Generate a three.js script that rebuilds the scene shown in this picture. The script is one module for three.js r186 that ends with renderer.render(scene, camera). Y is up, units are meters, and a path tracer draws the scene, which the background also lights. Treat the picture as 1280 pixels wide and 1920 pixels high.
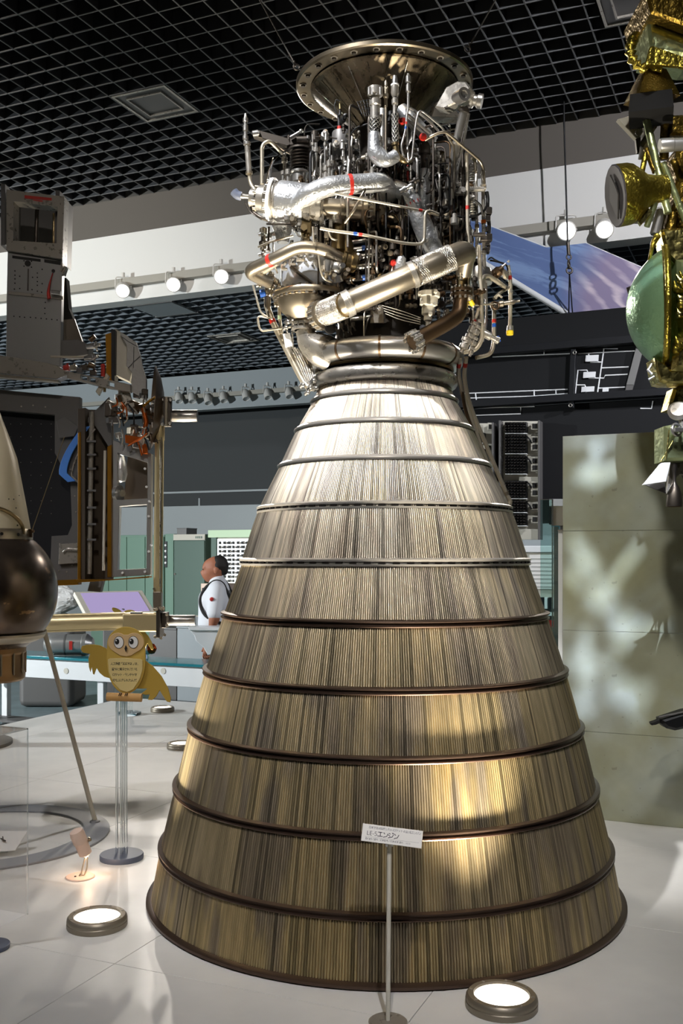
import * as THREE from 'three';
import { mergeGeometries } from 'three/addons/utils/BufferGeometryUtils.js';
import { RoundedBoxGeometry } from 'three/addons/geometries/RoundedBoxGeometry.js';
import { RectAreaLightUniformsLib } from 'three/addons/lights/RectAreaLightUniformsLib.js';
import { MarchingCubes } from 'three/addons/objects/MarchingCubes.js';

// ------------------------------------------------------------------ camera, light, exposure
const scene = new THREE.Scene();
scene.background = new THREE.Color(0x050506);
const renderer = new THREE.WebGLRenderer({ antialias: true });
renderer.toneMapping = THREE.LinearToneMapping;
renderer.toneMappingExposure = 1.0;
renderer.shadowMap.enabled = true;
RectAreaLightUniformsLib.init();
const F = 1867, HORIZON = 1040, EYE = 1.195;          // lens in pixels of a 1280 x 1920 frame, eye level over the plinth
const camera = new THREE.PerspectiveCamera(2 * Math.atan(960 / F) * 180 / Math.PI, 1280 / 1920, 0.05, 60);
camera.position.set(0, EYE, 0);
camera.lookAt(0, EYE, -1);
camera.setViewOffset(1280, 1920, 0, -(HORIZON - 960), 1280, 1920);   // a level camera with a raised lens
const V = (x, y, z) => new THREE.Vector3(x, y, z);
const at = (px, py, d) => V((px - 640) / F * d, EYE - (py - HORIZON) / F * d, -d);   // a point seen at px, py and d metres away
// the hall is turned 23.5 degrees: a runs along the beams (to the right), b away from the camera
const TURN = -23.5 * Math.PI / 180, CA = Math.cos(TURN), SA = Math.sin(TURN);
const hall = (a, y, b) => V(a * CA - b * SA, y, -a * SA - b * CA);
const toHall = (p) => [p.x * CA - p.z * SA, -(p.x * SA + p.z * CA)];
const LIGHTS = [                                      // spotlights outside the frame, most added as fill: place, target, candela, half angle
  { at: [-1.5, 5.0, -1.8], to: [0.05, 2.06, -3.45], power: 98, angle: 0.215, color: 0xfdfdff, label: 'overhead spotlight aimed at the engine head' },
  { at: [-0.2, 5.0, 0.7], to: [0.12, 0.9, -3.2], power: 43, angle: 0.25, color: 0xfff6ea, soft: 1, label: 'added overhead fill spotlight aimed at the nozzle front' },
  { at: [-3.4, 5.0, -2.0], to: [-1.3, 0.1, -4.8], power: 34, angle: 0.42, color: 0xfbfaff, label: 'overhead spotlight aimed at the left plinth' },
  { at: [1.1, 5.1, -1.2], to: [1.5, 0.9, -4.4], power: 24, angle: 0.32, size: 16, color: 0xf4f6ff, label: 'added overhead fill spotlight aimed at the stone wall' },
  { at: [0.5, 5.0, 1.2], to: [0.1, 0.0, -2.55], power: 46, angle: 0.27, color: 0xf7f8ff, soft: 1, label: 'added overhead fill spotlight aimed at the front of the plinth' },
  { at: [-0.6, 5.0, 0.2], to: [-2.0, 1.9, -6.0], power: 22, angle: 0.30, color: 0xfff4ea, soft: 0.9, label: 'added overhead fill spotlight aimed at the dark satellite' },
  { at: [0.0, 5.0, -0.9], to: [1.4, 2.0, -3.9], power: 42, angle: 0.24, size: 8, color: 0xfffaf0, label: 'added overhead fill spotlight aimed at the foil spacecraft' },
  { at: [-4.6, 5.0, -4.2], to: [-4.6, 4.3, -10.5], power: 78, angle: 0.75, color: 0xfff6ea, soft: 1, label: 'added overhead spotlight washing the left beam' },
  { at: [3.0, 5.0, -4.0], to: [2.4, 4.3, -9.0], power: 75, angle: 0.75, color: 0xf6f8ff, soft: 1, label: 'added overhead spotlight washing the right beam' },
  { at: [-14.2, 3.2, -6.6], to: [-6.0, 1.6, -13.6], power: 420, angle: 0.85, color: 0xf0fff8, soft: 1, label: 'added side fill spotlight lighting the far cabinets' },
  { at: [-9.8, 3.4, -6.2], to: [-3.2, -0.2, -9.2], power: 330, angle: 0.6, color: 0xf4fbff, soft: 1, label: 'added side fill spotlight lighting the display bench' },
  { at: [-12.5, 2.6, -4.5], to: [-3.5, 3.8, -14.0], power: 430, angle: 0.5, color: 0xf2fbff, soft: 1, label: 'added side fill spotlight raking the far fascia' },
  { at: [4.6, 3.6, -6.2], to: [1.5, 1.3, -9.0], power: 45, angle: 0.5, color: 0xf4f6ff, soft: 1, label: 'side spotlight lighting the equipment rack' },
];
const BEAM_SPOT = 24, FLOOR_LAMP = 21, PATTERN = 260;
function rng(seed) { let s = seed >>> 0; return () => { s = (s + 0x6D2B79F5) | 0; let t = Math.imul(s ^ (s >>> 15), 1 | s); t = (t + Math.imul(t ^ (t >>> 7), 61 | t)) ^ t; return ((t ^ (t >>> 14)) >>> 0) / 4294967296; }; }

// ------------------------------------------------------------------ things and parts
const used = new Map(), roots = new Map();
function numbered(name) { const n = used.get(name) ?? 0; used.set(name, n + 1); return n ? name + '_' + String(n).padStart(3, '0') : name; }
function shade(o) { o.traverse((m) => { if (m.isMesh) { m.castShadow = true; m.receiveShadow = true; } }); return o; }
function thing(name, label, category, pos, group) {
  const o = new THREE.Group(); o.name = numbered(name); o.position.copy(pos); scene.add(o);
  o.userData = { label, category }; if (group) o.userData.group = group;
  roots.set(o, pos); return o;
}
function tidy(g) { const list = Array.isArray(g) ? g : [g]; return list.length === 1 ? list[0] : merge(list); }
function part(parent, name, geo, mat, label) {                    // geometry comes in world coordinates
  const pos = roots.get(parent), g = tidy(geo); g.translate(-pos.x, -pos.y, -pos.z);
  const m = new THREE.Mesh(g, mat); m.name = name; parent.add(m); roots.set(m, pos);
  m.castShadow = m.receiveShadow = true; if (label) m.userData.label = label; return m;
}
function put(parent, name, mesh, p, q, s) {                       // another copy of a small shared geometry
  const pos = roots.get(parent), m = new THREE.Mesh(mesh.geometry ?? mesh, mesh.material); m.name = name;
  m.position.copy(p).sub(pos); if (q) m.quaternion.copy(q); if (s) m.scale.setScalar(s); parent.add(m); roots.set(m, pos); m.castShadow = m.receiveShadow = true; return m;
}
function struct(name, geo, mat) {
  const m = new THREE.Mesh(tidy(geo), mat); m.name = numbered(name); m.userData.kind = 'structure'; scene.add(m);
  roots.set(m, V(0, 0, 0)); m.castShadow = m.receiveShadow = true; return m;
}
function single(name, label, category, geo, mat, group) {         // a thing of one mesh
  const m = new THREE.Mesh(tidy(geo), mat); m.geometry.computeBoundingBox(); const b = m.geometry.boundingBox, c = b.getCenter(V(0, 0, 0)); c.y = b.min.y;
  m.geometry.translate(-c.x, -c.y, -c.z); m.position.copy(c); m.name = numbered(name); m.userData = { label, category }; if (group) m.userData.group = group;
  scene.add(m); roots.set(m, c); m.castShadow = m.receiveShadow = true; return m;
}
// ------------------------------------------------------------------ geometry helpers
function merge(list) {
  const keepUv = list.every((g) => g.attributes.uv), keepColor = list.every((g) => g.attributes.color), allIdx = list.every((g) => g.index);
  return mergeGeometries(list.map((g) => {
    const h = allIdx ? g : g.index ? g.toNonIndexed() : g;
    for (const k of Object.keys(h.attributes)) if (!(k === 'position' || k === 'normal' || (k === 'uv' && keepUv) || (k === 'color' && keepColor))) h.deleteAttribute(k);
    return h;
  }));
}
const UPV = V(0, 1, 0);
const quatTo = (d) => new THREE.Quaternion().setFromUnitVectors(UPV, d.clone().normalize());
function place(g, p, q) { if (q) g.applyQuaternion(q); g.translate(p.x, p.y, p.z); return g; }
function metreUv(g) {                                             // uv in metres, each face by its main direction
  const h = g.index ? g.toNonIndexed() : g, p = h.attributes.position, n = h.attributes.normal, uv = new Float32Array(p.count * 2);
  for (let i = 0; i < p.count; i += 3) {
    const nx = Math.abs(n.getX(i) + n.getX(i + 1) + n.getX(i + 2)), ny = Math.abs(n.getY(i) + n.getY(i + 1) + n.getY(i + 2)), nz = Math.abs(n.getZ(i) + n.getZ(i + 1) + n.getZ(i + 2));
    for (let k = i; k < i + 3; k++) {
      if (ny >= nx && ny >= nz) { uv[2 * k] = p.getX(k); uv[2 * k + 1] = p.getZ(k); }
      else if (nx >= nz) { uv[2 * k] = p.getZ(k); uv[2 * k + 1] = p.getY(k); }
      else { uv[2 * k] = p.getX(k); uv[2 * k + 1] = p.getY(k); }
    }
  }
  h.setAttribute('uv', new THREE.BufferAttribute(uv, 2)); return h;
}
function box(w, h, d, c, q, r) {
  const rad = r === undefined ? Math.min(w, h, d) * 0.12 : r;
  const g = rad > 0 ? new RoundedBoxGeometry(w, h, d, 1, rad) : new THREE.BoxGeometry(w, h, d);
  return place(metreUv(g), c, q);
}
const TQ = new THREE.Quaternion().setFromAxisAngle(UPV, TURN);
function hbox(a0, a1, y0, y1, b0, b1, r = 0, sa = 1, sb = 1) {
  const g = r > 0 ? new RoundedBoxGeometry(a1 - a0, y1 - y0, b1 - b0, 1, r) : new THREE.BoxGeometry(a1 - a0, y1 - y0, b1 - b0, sa, 1, sb);
  g.translate((a0 + a1) / 2, (y0 + y1) / 2, -(b0 + b1) / 2);
  const h = metreUv(g); return h.applyQuaternion(TQ);
}
function cyl(p0, p1, r0, r1 = r0, n = 20, open = false) {
  const d = p1.clone().sub(p0), g = new THREE.CylinderGeometry(r1, r0, d.length(), n, 1, open);
  return place(g, p0.clone().add(p1).multiplyScalar(0.5), quatTo(d));
}
// a turned shape: profile [[radius, height], ...] from p along direction dir
function turned(profile, p, dir = UPV, n = 28) {
  return place(creaseLathe(profile, n), p, quatTo(dir));
}
function creaseLathe(profile, n) {                                // flat rings between hard corners, smooth round the axis
  const pos = [], nor = [], uv = [], idx = []; let len = 0;
  for (let s = 0; s + 1 < profile.length; s++) {
    const [r0, y0] = profile[s], [r1, y1] = profile[s + 1], L = Math.hypot(r1 - r0, y1 - y0) || 1e-6, nr = (y1 - y0) / L, ny = -(r1 - r0) / L, base = pos.length / 3;
    // soften where neighbouring segments turn by less than about 35 degrees
    const soft = (q) => { const L2 = Math.hypot(q[1][0] - q[0][0], q[1][1] - q[0][1]) || 1e-6, a = (q[1][1] - q[0][1]) / L2, b = -(q[1][0] - q[0][0]) / L2; return a * nr + b * ny > 0.82 ? [a + nr, b + ny] : [nr, ny]; };
    const na = s > 0 ? soft([profile[s - 1], profile[s]]) : [nr, ny], nb = s + 2 < profile.length ? soft([profile[s + 1], profile[s + 2]]) : [nr, ny];
    for (let i = 0; i <= n; i++) {
      const t = i / n * Math.PI * 2, c = Math.sin(t), z = Math.cos(t);
      for (const [r, y, m, v] of [[r0, y0, na, len], [r1, y1, nb, len + L]]) { const l = Math.hypot(m[0], m[1]); pos.push(r * c, y, r * z); nor.push(m[0] / l * c, m[1] / l, m[0] / l * z); uv.push(t * Math.max(r0, r1), v); }
    }
    for (let i = 0; i < n; i++) { const k = base + i * 2; idx.push(k, k + 2, k + 1, k + 1, k + 2, k + 3); }
    len += L;
  }
  const g = new THREE.BufferGeometry(); g.setAttribute('position', new THREE.Float32BufferAttribute(pos, 3)); g.setAttribute('normal', new THREE.Float32BufferAttribute(nor, 3)); g.setAttribute('uv', new THREE.Float32BufferAttribute(uv, 2)); g.setIndex(idx); return g;
}
function rounded(pts, bend, steps = 6) {                          // a polyline with its corners bent
  const out = [pts[0].clone()];
  for (let i = 1; i + 1 < pts.length; i++) {
    const a = pts[i - 1], p = pts[i], b = pts[i + 1], la = p.distanceTo(a), lb = p.distanceTo(b), t = Math.min(bend, la * 0.48, lb * 0.48);
    const s = p.clone().lerp(a, t / la), e = p.clone().lerp(b, t / lb);
    for (let k = 0; k <= steps; k++) { const u = k / steps; out.push(s.clone().multiplyScalar((1 - u) ** 2).addScaledVector(p, 2 * u * (1 - u)).addScaledVector(e, u * u)); }
  }
  out.push(pts[pts.length - 1].clone()); return out;
}
function sweep(pts, r, n = 10, closed = false) {                  // a round bar along points; r is a number or a function of 0..1
  const N = pts.length, T = [], pos = [], nor = [], uv = [], idx = [];
  for (let i = 0; i < N; i++) { const a = pts[closed ? (i + N - 1) % N : Math.max(i - 1, 0)], b = pts[closed ? (i + 1) % N : Math.min(i + 1, N - 1)]; T.push(b.clone().sub(a).normalize()); }
  let u = Math.abs(T[0].y) < 0.9 ? V(0, 1, 0) : V(1, 0, 0); u.addScaledVector(T[0], -u.dot(T[0])).normalize();
  let len = 0; const rows = closed ? N + 1 : N;
  for (let j = 0; j < rows; j++) {
    const i = j % N; if (j) { len += pts[i].distanceTo(pts[(j - 1) % N]); u.addScaledVector(T[i], -u.dot(T[i])).normalize(); }
    const w = T[i].clone().cross(u), rr = typeof r === 'function' ? r(j / (rows - 1)) : r;
    for (let k = 0; k <= n; k++) { const a = k / n * Math.PI * 2, c = Math.cos(a), s = Math.sin(a), m = u.clone().multiplyScalar(c).addScaledVector(w, s); pos.push(pts[i].x + m.x * rr, pts[i].y + m.y * rr, pts[i].z + m.z * rr); nor.push(m.x, m.y, m.z); uv.push(a * rr, len); }
  }
  for (let j = 0; j + 1 < rows; j++) for (let k = 0; k < n; k++) { const a = j * (n + 1) + k, b = a + n + 1; idx.push(a, a + 1, b, b, a + 1, b + 1); }
  if (!closed) for (const [j, s] of [[0, -1], [rows - 1, 1]]) {
    const c = pos.length / 3, p = pts[j], t = T[j]; pos.push(p.x, p.y, p.z); nor.push(t.x * s, t.y * s, t.z * s); uv.push(0, 0);
    for (let k = 0; k <= n; k++) { const q = (j * (n + 1) + k) * 3; pos.push(pos[q], pos[q + 1], pos[q + 2]); nor.push(t.x * s, t.y * s, t.z * s); uv.push(0, 0); }
    for (let k = 1; k <= n; k++) s > 0 ? idx.push(c, c + k, c + k + 1) : idx.push(c, c + k + 1, c + k);
  }
  const g = new THREE.BufferGeometry(); g.setAttribute('position', new THREE.Float32BufferAttribute(pos, 3)); g.setAttribute('normal', new THREE.Float32BufferAttribute(nor, 3)); g.setAttribute('uv', new THREE.Float32BufferAttribute(uv, 2)); g.setIndex(idx); return g;
}
function ringOf(c, R, r, axis = UPV, n = 64, m = 10) { const q = quatTo(axis), pts = []; for (let i = 0; i < n; i++) { const t = i / n * Math.PI * 2; pts.push(V(R * Math.cos(t), 0, R * Math.sin(t)).applyQuaternion(q).add(c)); } return sweep(pts, r, m, true); }
// a plate with an outline of [x, y] pairs in metres, standing in the plane of right and up, of a given thickness
function plate(outline, thick, origin, right = V(1, 0, 0), up = UPV, holes = [], bevel = 0.002) {
  const s = new THREE.Shape(outline.map(([x, y]) => new THREE.Vector2(x, y)));
  for (const h of holes) s.holes.push(new THREE.Path(h.map(([x, y]) => new THREE.Vector2(x, y))));
  const b = Math.min(bevel, thick * 0.3), g = new THREE.ExtrudeGeometry(s, { depth: thick - 2 * b, bevelEnabled: b > 0, bevelSize: b, bevelThickness: b, bevelOffset: -b, bevelSegments: 1, steps: 1, curveSegments: 8 });
  g.translate(0, 0, -thick / 2 + b);
  const out = right.clone().cross(up).normalize(); g.applyMatrix4(new THREE.Matrix4().makeBasis(right.clone().normalize(), up.clone().normalize(), out)); g.translate(origin.x, origin.y, origin.z); return g;
}
// the same from corners in the photograph at a distance; yaw turns it about the upright through its middle
function cut(px, d, thick, { yaw = 0, holes = [], bevel = 0.002 } = {}) {
  const cx = px.reduce((s, p) => s + p[0], 0) / px.length, cy = px.reduce((s, p) => s + p[1], 0) / px.length, o = at(cx, cy, d), k = d / F;
  const right = V(Math.cos(yaw), 0, -Math.sin(yaw)), w = 1 / Math.cos(yaw);
  const m = (l) => l.map(([x, y]) => [(x - cx) * k * w, (cy - y) * k]);
  return plate(m(px), thick, o, right, UPV, holes.map(m), bevel);
}
const rect = (x0, y0, x1, y1) => [[x0, y0], [x1, y0], [x1, y1], [x0, y1]];
function hexNut(p, dir, r, h) { return cyl(p, p.clone().addScaledVector(dir.clone().normalize(), h), r, r, 6); }
function ballOf(c, r, n = 20) { return new THREE.SphereGeometry(r, n, Math.round(n * 0.7)).translate(c.x, c.y, c.z); }
// ------------------------------------------------------------------ textures and materials
function lattice(seed, n) { const r = rng(seed), a = new Float32Array(n * n); for (let i = 0; i < a.length; i++) a[i] = r(); return a; }
function tileNoise(seed, n) { const a = lattice(seed, n); return (u, v) => { const x = u * n, y = v * n, x0 = Math.floor(x), y0 = Math.floor(y), f = x - x0, g = y - y0, s = f * f * (3 - 2 * f), t = g * g * (3 - 2 * g), I = (i, j) => a[((j % n + n) % n) * n + ((i % n + n) % n)]; return (I(x0, y0) * (1 - s) + I(x0 + 1, y0) * s) * (1 - t) + (I(x0, y0 + 1) * (1 - s) + I(x0 + 1, y0 + 1) * s) * t; }; }
function fbm(seed, n, oct) { const l = []; for (let i = 0; i < oct; i++) l.push(tileNoise(seed + i * 17, n * 2 ** i)); return (u, v) => { let s = 0, w = 0.5, t = 0; for (const f of l) { s += f(u, v) * w; t += w; w *= 0.5; } return s / t; }; }
function dataTex(w, h, fn, srgb, repeatX = 1, repeatY = 1) {
  const d = new Uint8Array(w * h * 4);
  for (let y = 0; y < h; y++) for (let x = 0; x < w; x++) { const c = fn(x / w, y / h), i = (y * w + x) * 4; if (typeof c === 'number') d[i] = d[i + 1] = d[i + 2] = Math.max(0, Math.min(255, c * 255)); else for (let k = 0; k < 3; k++) d[i + k] = Math.max(0, Math.min(255, c[k] * 255)); d[i + 3] = 255; }
  const t = new THREE.DataTexture(d, w, h); t.wrapS = t.wrapT = THREE.RepeatWrapping; t.magFilter = THREE.LinearFilter; t.minFilter = THREE.LinearMipmapLinearFilter; t.generateMipmaps = true; t.repeat.set(repeatX, repeatY); if (srgb) t.colorSpace = THREE.SRGBColorSpace; t.needsUpdate = true; return t;
}
function canvasTex(w, h, draw) { const c = document.createElement('canvas'); c.width = w; c.height = h; draw(c.getContext('2d'), w, h); const t = new THREE.CanvasTexture(c); t.colorSpace = THREE.SRGBColorSpace; t.anisotropy = 4; return t; }
const nFine = fbm(11, 16, 4), nCoarse = fbm(23, 4, 5), nWarp = fbm(31, 4, 4);
const lerp3 = (a, b, t) => a.map((x, i) => x + (b[i] - x) * Math.max(0, Math.min(1, t)));
// crumpled foil: ridges where folded facets meet
const crumple = (() => { const A = fbm(41, 6, 3), B = fbm(43, 10, 3), C = fbm(47, 22, 2); return (u, v) => Math.abs(A(u, v) * 2 - 1) * 0.55 + Math.abs(B(u, v) * 2 - 1) * 0.3 + Math.abs(C(u, v) * 2 - 1) * 0.15; })();
const foilBump = dataTex(512, 512, crumple, false, 2.2, 2.2), foilBumpFine = dataTex(512, 512, crumple, false, 4.5, 4.5), foilBumpTiny = foilBumpFine.clone(); foilBumpTiny.repeat.set(8, 8);
const mat = (name, o, kind = THREE.MeshStandardMaterial) => { const m = new kind({ side: THREE.DoubleSide, ...o }); m.name = name; return m; };
const phys = (name, o) => mat(name, o, THREE.MeshPhysicalMaterial);
const smudge = dataTex(256, 256, (u, v) => 0.35 + 0.65 * nFine(u, v), false, 3, 3);
const M = {
  steel: mat('polished_steel', { color: 0xcfccc7, metalness: 0.92, roughness: 0.28 }),
  satin: mat('satin_steel', { color: 0xbcb7ae, metalness: 0.8, roughness: 0.45, roughnessMap: smudge }),
  warm: mat('straw_tinted_steel', { color: 0xb0a592, metalness: 0.92, roughness: 0.33 }),
  brass: mat('brassy_steel', { color: 0x9a8762, metalness: 0.95, roughness: 0.34 }),
  dark: mat('dark_steel', { color: 0x57514b, metalness: 0.9, roughness: 0.42 }),
  black: mat('black_rubber', { color: 0x111112, metalness: 0.1, roughness: 0.5 }),
  nearBlack: mat('near_black_metal', { color: 0x2a2622, metalness: 0.7, roughness: 0.5 }),
  bronze: mat('heat_browned_steel', { color: 0x6d5944, metalness: 0.9, roughness: 0.36 }),
  cone: mat('brown_brushed_metal', { color: 0x6f6350, metalness: 0.9, roughness: 0.42, roughnessMap: smudge }),
  cream: mat('cream_tube', { color: 0xc2b9a6, metalness: 0.7, roughness: 0.38 }),
  foil: mat('crinkled_silver_foil', { color: 0xe4e6e8, metalness: 0.88, roughness: 0.33, bumpMap: foilBumpTiny, bumpScale: 0.003 }),
  gold: mat('crinkled_gold_foil', { color: 0xa8963c, metalness: 0.95, roughness: 0.3, bumpMap: foilBumpFine, bumpScale: 0.008 }),
  greenGold: mat('green_gold_foil', { color: 0xb0ba8a, metalness: 0.85, roughness: 0.34, bumpMap: foilBump, bumpScale: 0.006 }),
  paleGold: mat('pale_gold_foil', { color: 0xcdbf77, metalness: 1, roughness: 0.26, bumpMap: foilBump, bumpScale: 0.01 }),
  brownFoil: mat('brown_gold_foil', { color: 0x6f5a22, metalness: 0.9, roughness: 0.36, bumpMap: foilBumpFine, bumpScale: 0.007 }),
  dome: mat('green_film', { color: 0x8db58c, metalness: 0.72, roughness: 0.32, bumpMap: foilBumpFine, bumpScale: 0.004 }),
  red: mat('red_tape', { color: 0xb42418, roughness: 0.5 }), blue: mat('blue_plastic', { color: 0x1d4fa0, roughness: 0.4 }), yellow: mat('yellow_plastic', { color: 0xe6c62a, roughness: 0.4 }),
  white: mat('white_paint', { color: 0xdedfdf, roughness: 0.55 }), whiteGloss: mat('white_gloss', { color: 0xeceded, roughness: 0.25 }),
  paper: mat('white_card', { color: 0xe9e6e0, roughness: 0.7 }),
  alu: mat('dull_aluminium', { color: 0x9c968c, metalness: 0.45, roughness: 0.5, roughnessMap: smudge }), aluDark: mat('grey_aluminium', { color: 0x62605e, metalness: 0.3, roughness: 0.5 }),
  sheet: mat('aluminium_sheet', { color: 0xaaa9a6, metalness: 0.7, roughness: 0.34 }), panelBlack: mat('black_panel', { color: 0x17181b, metalness: 0.2, roughness: 0.45 }),
  panelBrown: mat('brown_panel', { color: 0x4b4238, metalness: 0.4, roughness: 0.5 }), goldEdge: mat('gold_film_edge', { color: 0x9a6c1e, metalness: 0.8, roughness: 0.35 }),
  orange: mat('orange_film', { color: 0xb35414, metalness: 0.6, roughness: 0.3 }), blueFilm: mat('blue_film', { color: 0x4a86dc, roughness: 0.45 }),
  boom: mat('champagne_tube', { color: 0xcbb98c, metalness: 0.5, roughness: 0.36 }), blanket: mat('grey_blanket', { color: 0xb4b3b0, roughness: 0.6, bumpMap: foilBumpFine, bumpScale: 0.004 }),
  lampBody: mat('taupe_casting', { color: 0x8a8172, metalness: 0.6, roughness: 0.42 }), lens: mat('lit_lens', { color: 0xffffff, roughness: 0.3, emissive: 0xfff6e6, emissiveIntensity: 1.5 }),
  spotFace: mat('lit_spotlight_face', { color: 0xffffff, roughness: 0.3, emissive: 0xfffaf2, emissiveIntensity: 5 }), spotBody: mat('white_spotlight_body', { color: 0xcfcbc4, roughness: 0.45 }),
  acrylic: phys('clear_acrylic', { color: 0xffffff, transmission: 1, roughness: 0.02, ior: 1.45, thickness: 0 }),
  acrylicEdge: phys('clear_acrylic_rod', { color: 0xf4f8f8, transmission: 1, roughness: 0.03, ior: 1.45, thickness: 0.01 }),
  glass: phys('greenish_glass', { color: 0xdcefec, transmission: 1, roughness: 0.02, ior: 1.5, thickness: 0 }),
  tealGlass: mat('teal_glass_top', { color: 0x2f7c88, roughness: 0.12, metalness: 0.1 }),
  fascia: mat('taupe_paint', { color: 0x5b554e, roughness: 0.8 }), beam: mat('off_white_paint', { color: 0xd9d7d2, roughness: 0.7 }), ledge: mat('beige_paint', { color: 0x9d988d, roughness: 0.75 }),
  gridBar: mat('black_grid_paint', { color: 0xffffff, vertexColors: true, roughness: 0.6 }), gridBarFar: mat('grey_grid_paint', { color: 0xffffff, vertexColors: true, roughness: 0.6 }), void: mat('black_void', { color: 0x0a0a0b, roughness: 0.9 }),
  wallDark: mat('charcoal_wall', { color: 0x36393a, roughness: 0.8 }), wallGrey: mat('grey_wall', { color: 0x9ba1a3, roughness: 0.8 }), board: mat('black_board', { color: 0x0d0e10, roughness: 0.95 }),
  green: mat('green_cabinet_paint', { color: 0x70917f, roughness: 0.55 }), greenDark: mat('dark_green_cabinet_paint', { color: 0x4c6458, roughness: 0.55 }), greenPale: mat('pale_green_paint', { color: 0xc4dcb8, roughness: 0.6 }),
  owl: mat('mustard_board', { color: 0xc4a54c, roughness: 0.65 }), owlWing: mat('mustard_wing_board', { color: 0xae9038, roughness: 0.65 }), owlFace: mat('tan_board', { color: 0xd3b484, roughness: 0.65 }), owlBelly: mat('pale_yellow_board', { color: 0xd9c587, roughness: 0.65 }), owlEdge: mat('raw_board_edge', { color: 0x8e7843, roughness: 0.8 }),
  wood: mat('perch_wood', { color: 0xc69a5c, roughness: 0.6 }), ink: mat('black_ink', { color: 0x1c1a18, roughness: 0.7 }),
  discDark: mat('slate_disc', { color: 0x565d6e, roughness: 0.5 }), ringGrey: mat('smoked_ring', { color: 0x8d8f92, roughness: 0.5 }),
  skin: mat('skin', { color: 0xa2664a, roughness: 0.6 }), hair: mat('dark_hair', { color: 0x1b1613, roughness: 0.7 }), shirt: mat('white_shirt', { color: 0xe3e4e8, roughness: 0.8 }), trousers: mat('dark_trousers', { color: 0x25262b, roughness: 0.8 }),
  putty: mat('putty_grey', { color: 0xc7c2b4, roughness: 0.6 }), pink: mat('pale_peach_paint', { color: 0xd9bfae, roughness: 0.6 }),
};
M.floor = mat('pale_stone_floor', { roughness: 0.42, map: dataTex(512, 512, (u, v) => { const s = 0.86 + 0.05 * (nCoarse(u, v) - 0.5) + 0.05 * (nFine(u, v) - 0.5); return [s, s * 0.99, s * 0.965]; }, true, 0.6, 0.6) });
M.lowFloor = mat('grey_teal_floor', { color: 0xffffff, roughness: 0.35, map: dataTex(256, 256, (u, v) => { const s = 0.5 + 0.12 * (nFine(u, v) - 0.5); return [s * 0.86, s * 0.98, s]; }, true, 0.5, 0.5) });
M.stone = mat('olive_stone', { roughness: 0.5, map: dataTex(1024, 1024, (u, v) => {
  const w = nWarp(u, v), k = nCoarse(u + w * 0.3, v + w * 0.22), f = nFine(u, v), sp = nFine(u * 3 % 1, v * 3 % 1);
  let c = lerp3([0.575, 0.58, 0.49], [0.64, 0.66, 0.61], (k - 0.40) * 4); c = lerp3(c, [0.60, 0.59, 0.44], (nWarp(v, u) - 0.52) * 2.4);
  const d = 1 + 0.12 * (f - 0.5) - (sp > 0.80 ? 0.12 : 0); return c.map((x) => x * d);
}, true, 0.8, 0.8) });
// ------------------------------------------------------------------ the hall
const EA = V(CA, 0, -SA), EB = V(-SA, 0, -CA);
const onB = (px, py, b) => { const t = (px - 640) / F, d = b / (t * -SA + CA); return at(px, py, d); };
const abOf = (px, py, b) => { const p = onB(px, py, b); return [toHall(p)[0], p.y]; };
const cutB = (px, b, thick, holes = [], bevel = 0.002) => plate(px.map(([x, y]) => abOf(x, y, b)), thick, hall(0, 0, b), EA, UPV, holes.map((h) => h.map(([x, y]) => abOf(x, y, b))), bevel);
const BEAM_B = 9.277, CEIL = 5.195, LOW = 4.04, FLOOR = -0.45;
struct('floor', hbox(-14, 7, FLOOR - 0.2, FLOOR, -6, 15.4), M.lowFloor);
{ // the raised plinth with its stone slabs
  const A0 = -4.97, A1 = 5.2, B0 = 1.1, B1 = 6.92, S = 0.91, ja = -1.768, jb = 2.404;
  const body = struct('floor_platform', hbox(A0 + 0.01, A1 - 0.01, FLOOR, -0.02, B0 + 0.01, B1 - 0.01), M.floor);
  const as = [A0], bs = [B0];
  for (let a = ja - S * 10; a < A1; a += S) if (a > A0 + 0.05) as.push(a); as.push(A1);
  for (let b = jb - S * 2; b < B1; b += S) if (b > B0 + 0.05) bs.push(b); bs.push(B1);
  for (let i = 0; i + 1 < as.length; i++) for (let j = 0; j + 1 < bs.length; j++) part(body, 'tile', hbox(as[i] + 0.001, as[i + 1] - 0.001, -0.03, 0, bs[j] + 0.001, bs[j + 1] - 0.001, 0.0012), M.floor);
}
struct('wall_back', hbox(-14, 7, FLOOR, 6.2, 14.2, 14.6), M.wallDark);
struct('wall_back_lower', hbox(-14, 1, FLOOR, 1.98, 13.75, 14.2), M.wallGrey);
struct('wall_left', hbox(-14.3, -14, FLOOR, 6.2, -6, 15.4), M.wallDark);
struct('wall_right', hbox(7, 7.3, FLOOR, 6.2, -6, 15.4), M.wallDark);
struct('wall_front', hbox(-14, 7, FLOOR, 6.2, -6.3, -6), M.wallGrey);
for (const [a0, a1, y] of [[-9.8, -7.35, 2.22], [-7.35, -7.32, 2.1], [-8.75, -8.72, 2.1]]) struct('trim', hbox(a0, a1, a1 - a0 > 0.1 ? y : 1.98, y + 0.03, 14.18, 14.21), M.wallGrey.clone());
struct('ceiling_upper_slab', hbox(-14, 7, CEIL + 0.75, CEIL + 1.0, -6, BEAM_B + 0.2), M.void);
struct('ceiling_lower_slab', hbox(-14, 7, LOW + 0.45, LOW + 0.7, BEAM_B + 0.2, 15.4), M.void);
struct('trim_beam_fascia', hbox(-14, 7, LOW + 0.753, CEIL + 0.9, BEAM_B, BEAM_B + 0.2), M.fascia);
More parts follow.
